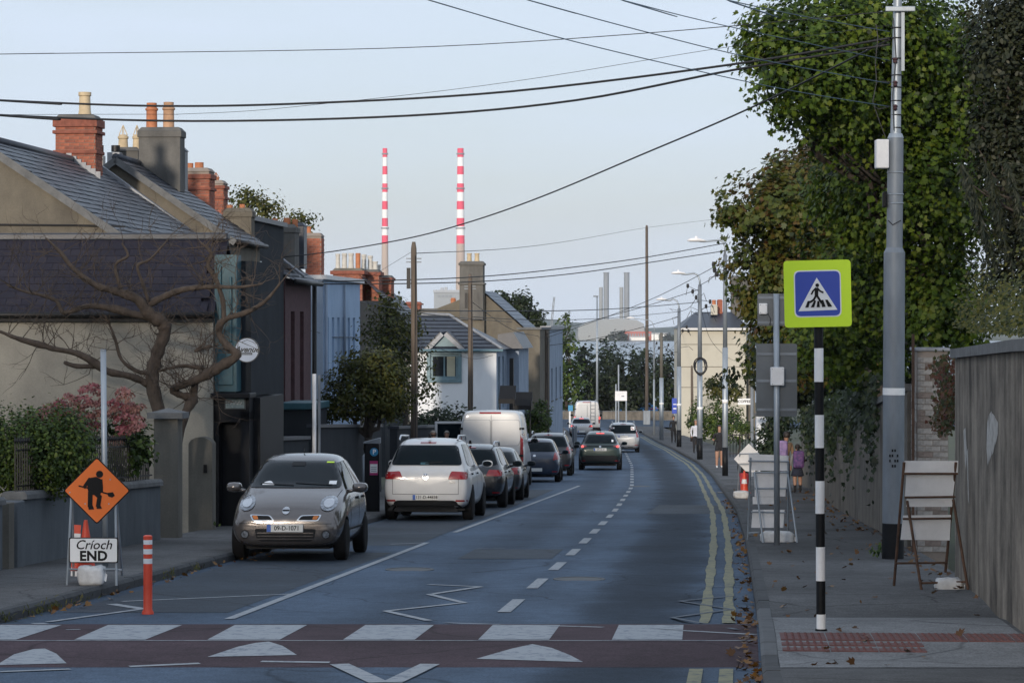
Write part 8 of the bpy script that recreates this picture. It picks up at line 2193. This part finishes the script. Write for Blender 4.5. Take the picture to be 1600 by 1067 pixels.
M['bag_print'] = mat('printed_bag', (.03, .04, .14), .7, var=.3, scale=14, second=(.16, .06, .20))
M['bag_lilac'] = mat('lilac_bag', (.22, .17, .36), .7, var=.3, scale=9, second=(.32, .22, .42))
M['shoe_white'] = mat('white_trainer', (.6, .6, .6), .7, var=.1)
arm = lambda c: abs(c.x) > .115
long_sl = [(lambda c: c.z > .84 and abs(c.x) < .08, 'skin')]
def G(px, y): return gp(px, y, PVH)
b = G(1087, 708)
person('man in white shirt and dark trousers walking on the far right pavement', b, 1.76, .15, dict(elr=(.17, .02, .70), wrr=(.13, -.10, .76), har=(.10, -.11, .80), knl=(-.06, -.06, .28), anl=(-.06, -.03, .05), tol=(-.065, -.11, .02)),
       [(lambda c: c.z > .835, 'skin'), (lambda c: c.z > .505 and not (abs(c.x) > .10 and c.z < .50), 'cl_white'), (lambda c: abs(c.x) > .105 and c.z > .42, 'skin'), (lambda c: c.z > .05, 'cl_black'), (lambda c: True, 'cl_black')], 'hair_grey')
b = G(1124, 731)
person('runner in black top and shorts with white trainers on the right pavement', b, 1.72, .1, dict(elr=(.15, .03, .66), wrr=(.10, -.10, .64), har=(.08, -.13, .65), ell=(-.15, .03, .66), wrl=(-.10, -.10, .64), hal=(-.08, -.13, .65)),
       [(lambda c: c.z > .835, 'skin'), (lambda c: c.z > .50 and (abs(c.x) < .125 and c.y > -.07 or c.z > .68), 'cl_black'), (lambda c: c.z > .40 and abs(c.x) < .13, 'cl_black'), (lambda c: c.z < .055, 'shoe_white')], 'hair_dark')
b = G(1052.5, 692)
person('person in a long black coat far down the right pavement', b, 1.74, 0, {}, [(lambda c: c.z > .84, 'skin'), (lambda c: True, 'cl_black')], 'hair_dark')
b = G(1246, 770)
child = person('schoolgirl in grey jumper and dark skirt with a printed backpack', b, 1.30, math.pi + .1, dict(hal=(-.10, -.16, .60), wrl=(-.11, -.12, .62), ell=(-.15, 0, .65)),
       [(lambda c: c.z > .85 and abs(c.x) < .08, 'skin'), (lambda c: c.z > .56 and abs(c.x) < .16, 'cl_grey'), (lambda c: c.z > .36 and abs(c.x) < .115, 'cl_navy'), (lambda c: c.z < .17, 'cl_black')], 'hair_dark', long_hair=True)
sk_ = MB(); sk_.lathe([(.13, .66), (.15, .58), (.185, .46)], (0, 0, 0), 16); sk_.build('skirt', 'cl_navy', child, smooth=True)
# hands joined with the adult beside her
b2 = G(1228, 771)
adult = person('adult in tan coat bending towards the schoolgirl beside the ivy wall', Vector((at(1226, 0, b.y + .15).x, b.y + .15, GB(b.y))), 1.66, math.pi + .25, dict(chest=(0, .05, .72), neck=(0, .07, .81), head0=(0, .075, .86), head1=(0, .08, .92), head2=(0, .085, .97), wrr=(.16, -.08, .58), har=(.20, -.10, .57), elr=(.15, 0, .64)),
       [(lambda c: c.z > .845, 'skin'), (lambda c: c.z > .48 and abs(c.x) < .18, 'cl_tan'), (lambda c: True, 'cl_navy')], 'hair_dark')
def backpack(label, px, y0, y1, Y, wpx, m, depth=.14):
    k = Y / F; c = at(px, (y0 + y1) / 2, Y); t = thing('backpack', label, 'backpack', c)
    w, h = wpx * k, (y1 - y0) * k; mb = MB(); mb.box(-w / 2, w / 2, -depth, 0, -h / 2, h / 2); mb.build('bag', m, t, bevel=.05)
    mb = MB(); mb.box(-w * .36, w * .36, -depth - .05, -depth + .01, -h * .42, -h * .02); mb.build('front_pocket', m, t, bevel=.03)
    mb = MB(); mb.tube([(-.03, -depth * .4, h / 2), (-.02, -depth * .4, h / 2 + .05), (.02, -depth * .4, h / 2 + .05), (.03, -depth * .4, h / 2)], .01, 6); mb.build('grab_loop', 'cl_black', t)
    for s in (-1, 1): mb = MB(); mb.tube([(s * w * .3, -.02, h * .45), (s * w * .32, .1, h * .48), (s * w * .3, .12, 0), (s * w * .28, .0, -h * .35)], .014, 6); mb.build('strap', 'cl_black', t)
backpack('navy and pink printed backpack worn by the schoolgirl', 1247.5, 704, 731, b.y - .10, 17, 'bag_print')
backpack('lilac school bag slung on the back of the adult in tan', 1223, 688, 714, b.y + .05, 15, 'bag_lilac', .12)
# red-clad small figure partly hidden by the blank diamond sign
b = Vector((at(1163, 0, Y3 + 1.5).x, Y3 + 1.5, GB(Y3 + 1.5)))
person('child in black top and red trousers half hidden by the blank diamond sign', b, 1.15, .2, {}, [(lambda c: c.z > .85, 'skin'), (lambda c: c.z > .52, 'cl_black'), (lambda c: c.z > .06, 'cl_red'), (lambda c: True, 'shoe_white')], 'hair_dark')
# two people on the left pavement beyond the white SUV
for px, Y, h, cl, hr, lb in ((677, 76, 1.66, 'cl_black', 'hair_grey', 'person in dark clothes and sunglasses on the pavement behind the white SUV'), (698, 89.5, 1.62, 'cl_teal', 'hair_grey', 'person in a teal jacket seen through the open van door')):
    t = person(lb, Vector((at(px, 0, Y).x, Y, GB(Y))), h, 0, {}, [(lambda c: c.z > .84, 'skin'), (lambda c: c.z > .48, cl), (lambda c: True, 'cl_navy')], hr)
    if px == 677:
        mb = MB(); hh_ = h * .935; mb.box(-.07, .07, -.105, -.085, hh_ - .02, hh_ + .02); mb.build('sunglasses', 'black', t, bevel=.006)
# ------------------------------------------------------------------ fallen leaves, weeds
g = np.random.default_rng(21); P = []
while len(P) < 650:
    u_ = g.uniform()
    if u_ < .42: Y = g.uniform(21, 75) if g.uniform() < .5 else 21 + 30 * g.uniform() ** 2; x = RK(Y) - abs(g.normal(0, .10)) - .02; z = zr(Y) + .012
    elif u_ < .66: Y = 21 + 60 * g.uniform(); x = g.uniform(RK(Y) + .2, RW(Y) - .05); z = zr(Y) + ph_r(Y) + .012
    elif u_ < .88: Y = 30 + 50 * g.uniform(); x = RW(Y) - abs(g.normal(0, .25)) - .02; z = zr(Y) + ph_r(Y) + .012
    else: Y = g.uniform(26, 48); x = LK(Y) + abs(g.normal(0, .15)) + .02; z = zr(Y) + .012
    P.append((x, Y, z + g.uniform(0, .015)))
P = np.array(P); o0 = np.array((RK(30), 30, zr(30)))
o = link('fallen_leaves', leaf_mesh('fallen_leaves', P - o0, np.tile((0, 0, 1.0), (len(P), 1)), .075, 'maple', 'lf_fallen', 22, droop=0)); o.location = o0; tag(o, 'brown leaves littering the right gutter and pavement', 'leaves', kind='stuff')
P = []
for Yc, n in ((30.2, 60), (29.5, 50), (31.5, 20), (36.5, 30), (38.3, 30), (27.5, 20), (28.3, 25)):
    for _ in range(n): Y = Yc + g.normal(0, .25); P.append((LK(Y) + abs(g.normal(0, .06)), Y, zr(Y) + abs(g.normal(0, .045))))
P = np.array(P); o0 = np.array((LK(31), 31, zr(31)))
o = link('kerb_weeds', leaf_mesh('kerb_weeds', P - o0, np.tile((.3, -.6, .5), (len(P), 1)), .07, 'needle', 'lf_olive', 23, droop=-1.2)); o.location = o0; tag(o, 'weeds and dead leaves growing along the left kerb', 'weeds', kind='stuff')
P = []
for x0_, y0_, n in ((305, 815, 90), (335, 818, 40), (1375, 868, 30)):
    for _ in range(n): q = gp(x0_ + g.normal(0, 8), y0_ + g.normal(0, 3), PVH); P.append((q.x, q.y, q.z + abs(g.normal(0, .07))))
P = np.array(P); o0 = P[0].copy()
o = link('wall_weeds', leaf_mesh('wall_weeds', P - o0, np.tile((0, -.7, .4), (len(P), 1)), .08, 'quad', 'lf_hedge', 24, droop=-1.2)); o.location = o0; tag(o, 'tufts of weed at the foot of walls and pillars', 'weeds', kind='stuff')
# ------------------------------------------------------------------ unseen trees added behind the viewpoint to filter the low sun
for i, (x, y, h_) in enumerate(((-10, -18, 10.5), (-17, -22, 11), (-24, -18, 11.5), (-31, -24, 11), (-38.5, -20, 11.5), (4.5, -30, 10.5))):
    tree('sun_filter_tree', 'unseen tree added behind the viewpoint to filter the sun, ' + ('nearest to', 'second from', 'third from', 'fourth from', 'furthest from', 'across the wall from')[i] + ' the road', (x, y, -1.0),
         [((x, y, h_), (4.6, 4.2, 5.6)), ((x + 1.5, y + 2, h_ - 3.5), (3.6, 3.4, 3.6))], 4300, .40, 'lf_dark', 'oval', 91 + i, .3, 'trees behind the viewpoint', shell=.05, clump=3, spread=.35)
# ------------------------------------------------------------------ haze over the bay
HZ = True
if HZ:
    hm_, nt, b_ = _nt('haze_air'); nt.nodes.remove(b_)
    pv = nt.nodes.new('ShaderNodeVolumePrincipled'); pv.inputs['Color'].default_value = (.86, .92, 1.0, 1); pv.inputs['Density'].default_value = .00006; pv.inputs['Anisotropy'].default_value = 0.0
    nt.links.new(pv.outputs['Volume'], nt.nodes['Material Output'].inputs['Volume'])
    mb = MB(); mb.box(-9500, 9500, -400, 5400, -30, 190); hz = mb.build('haze', hm_); tag(hz, 'pale sea haze over the far bay', 'haze', kind='stuff')
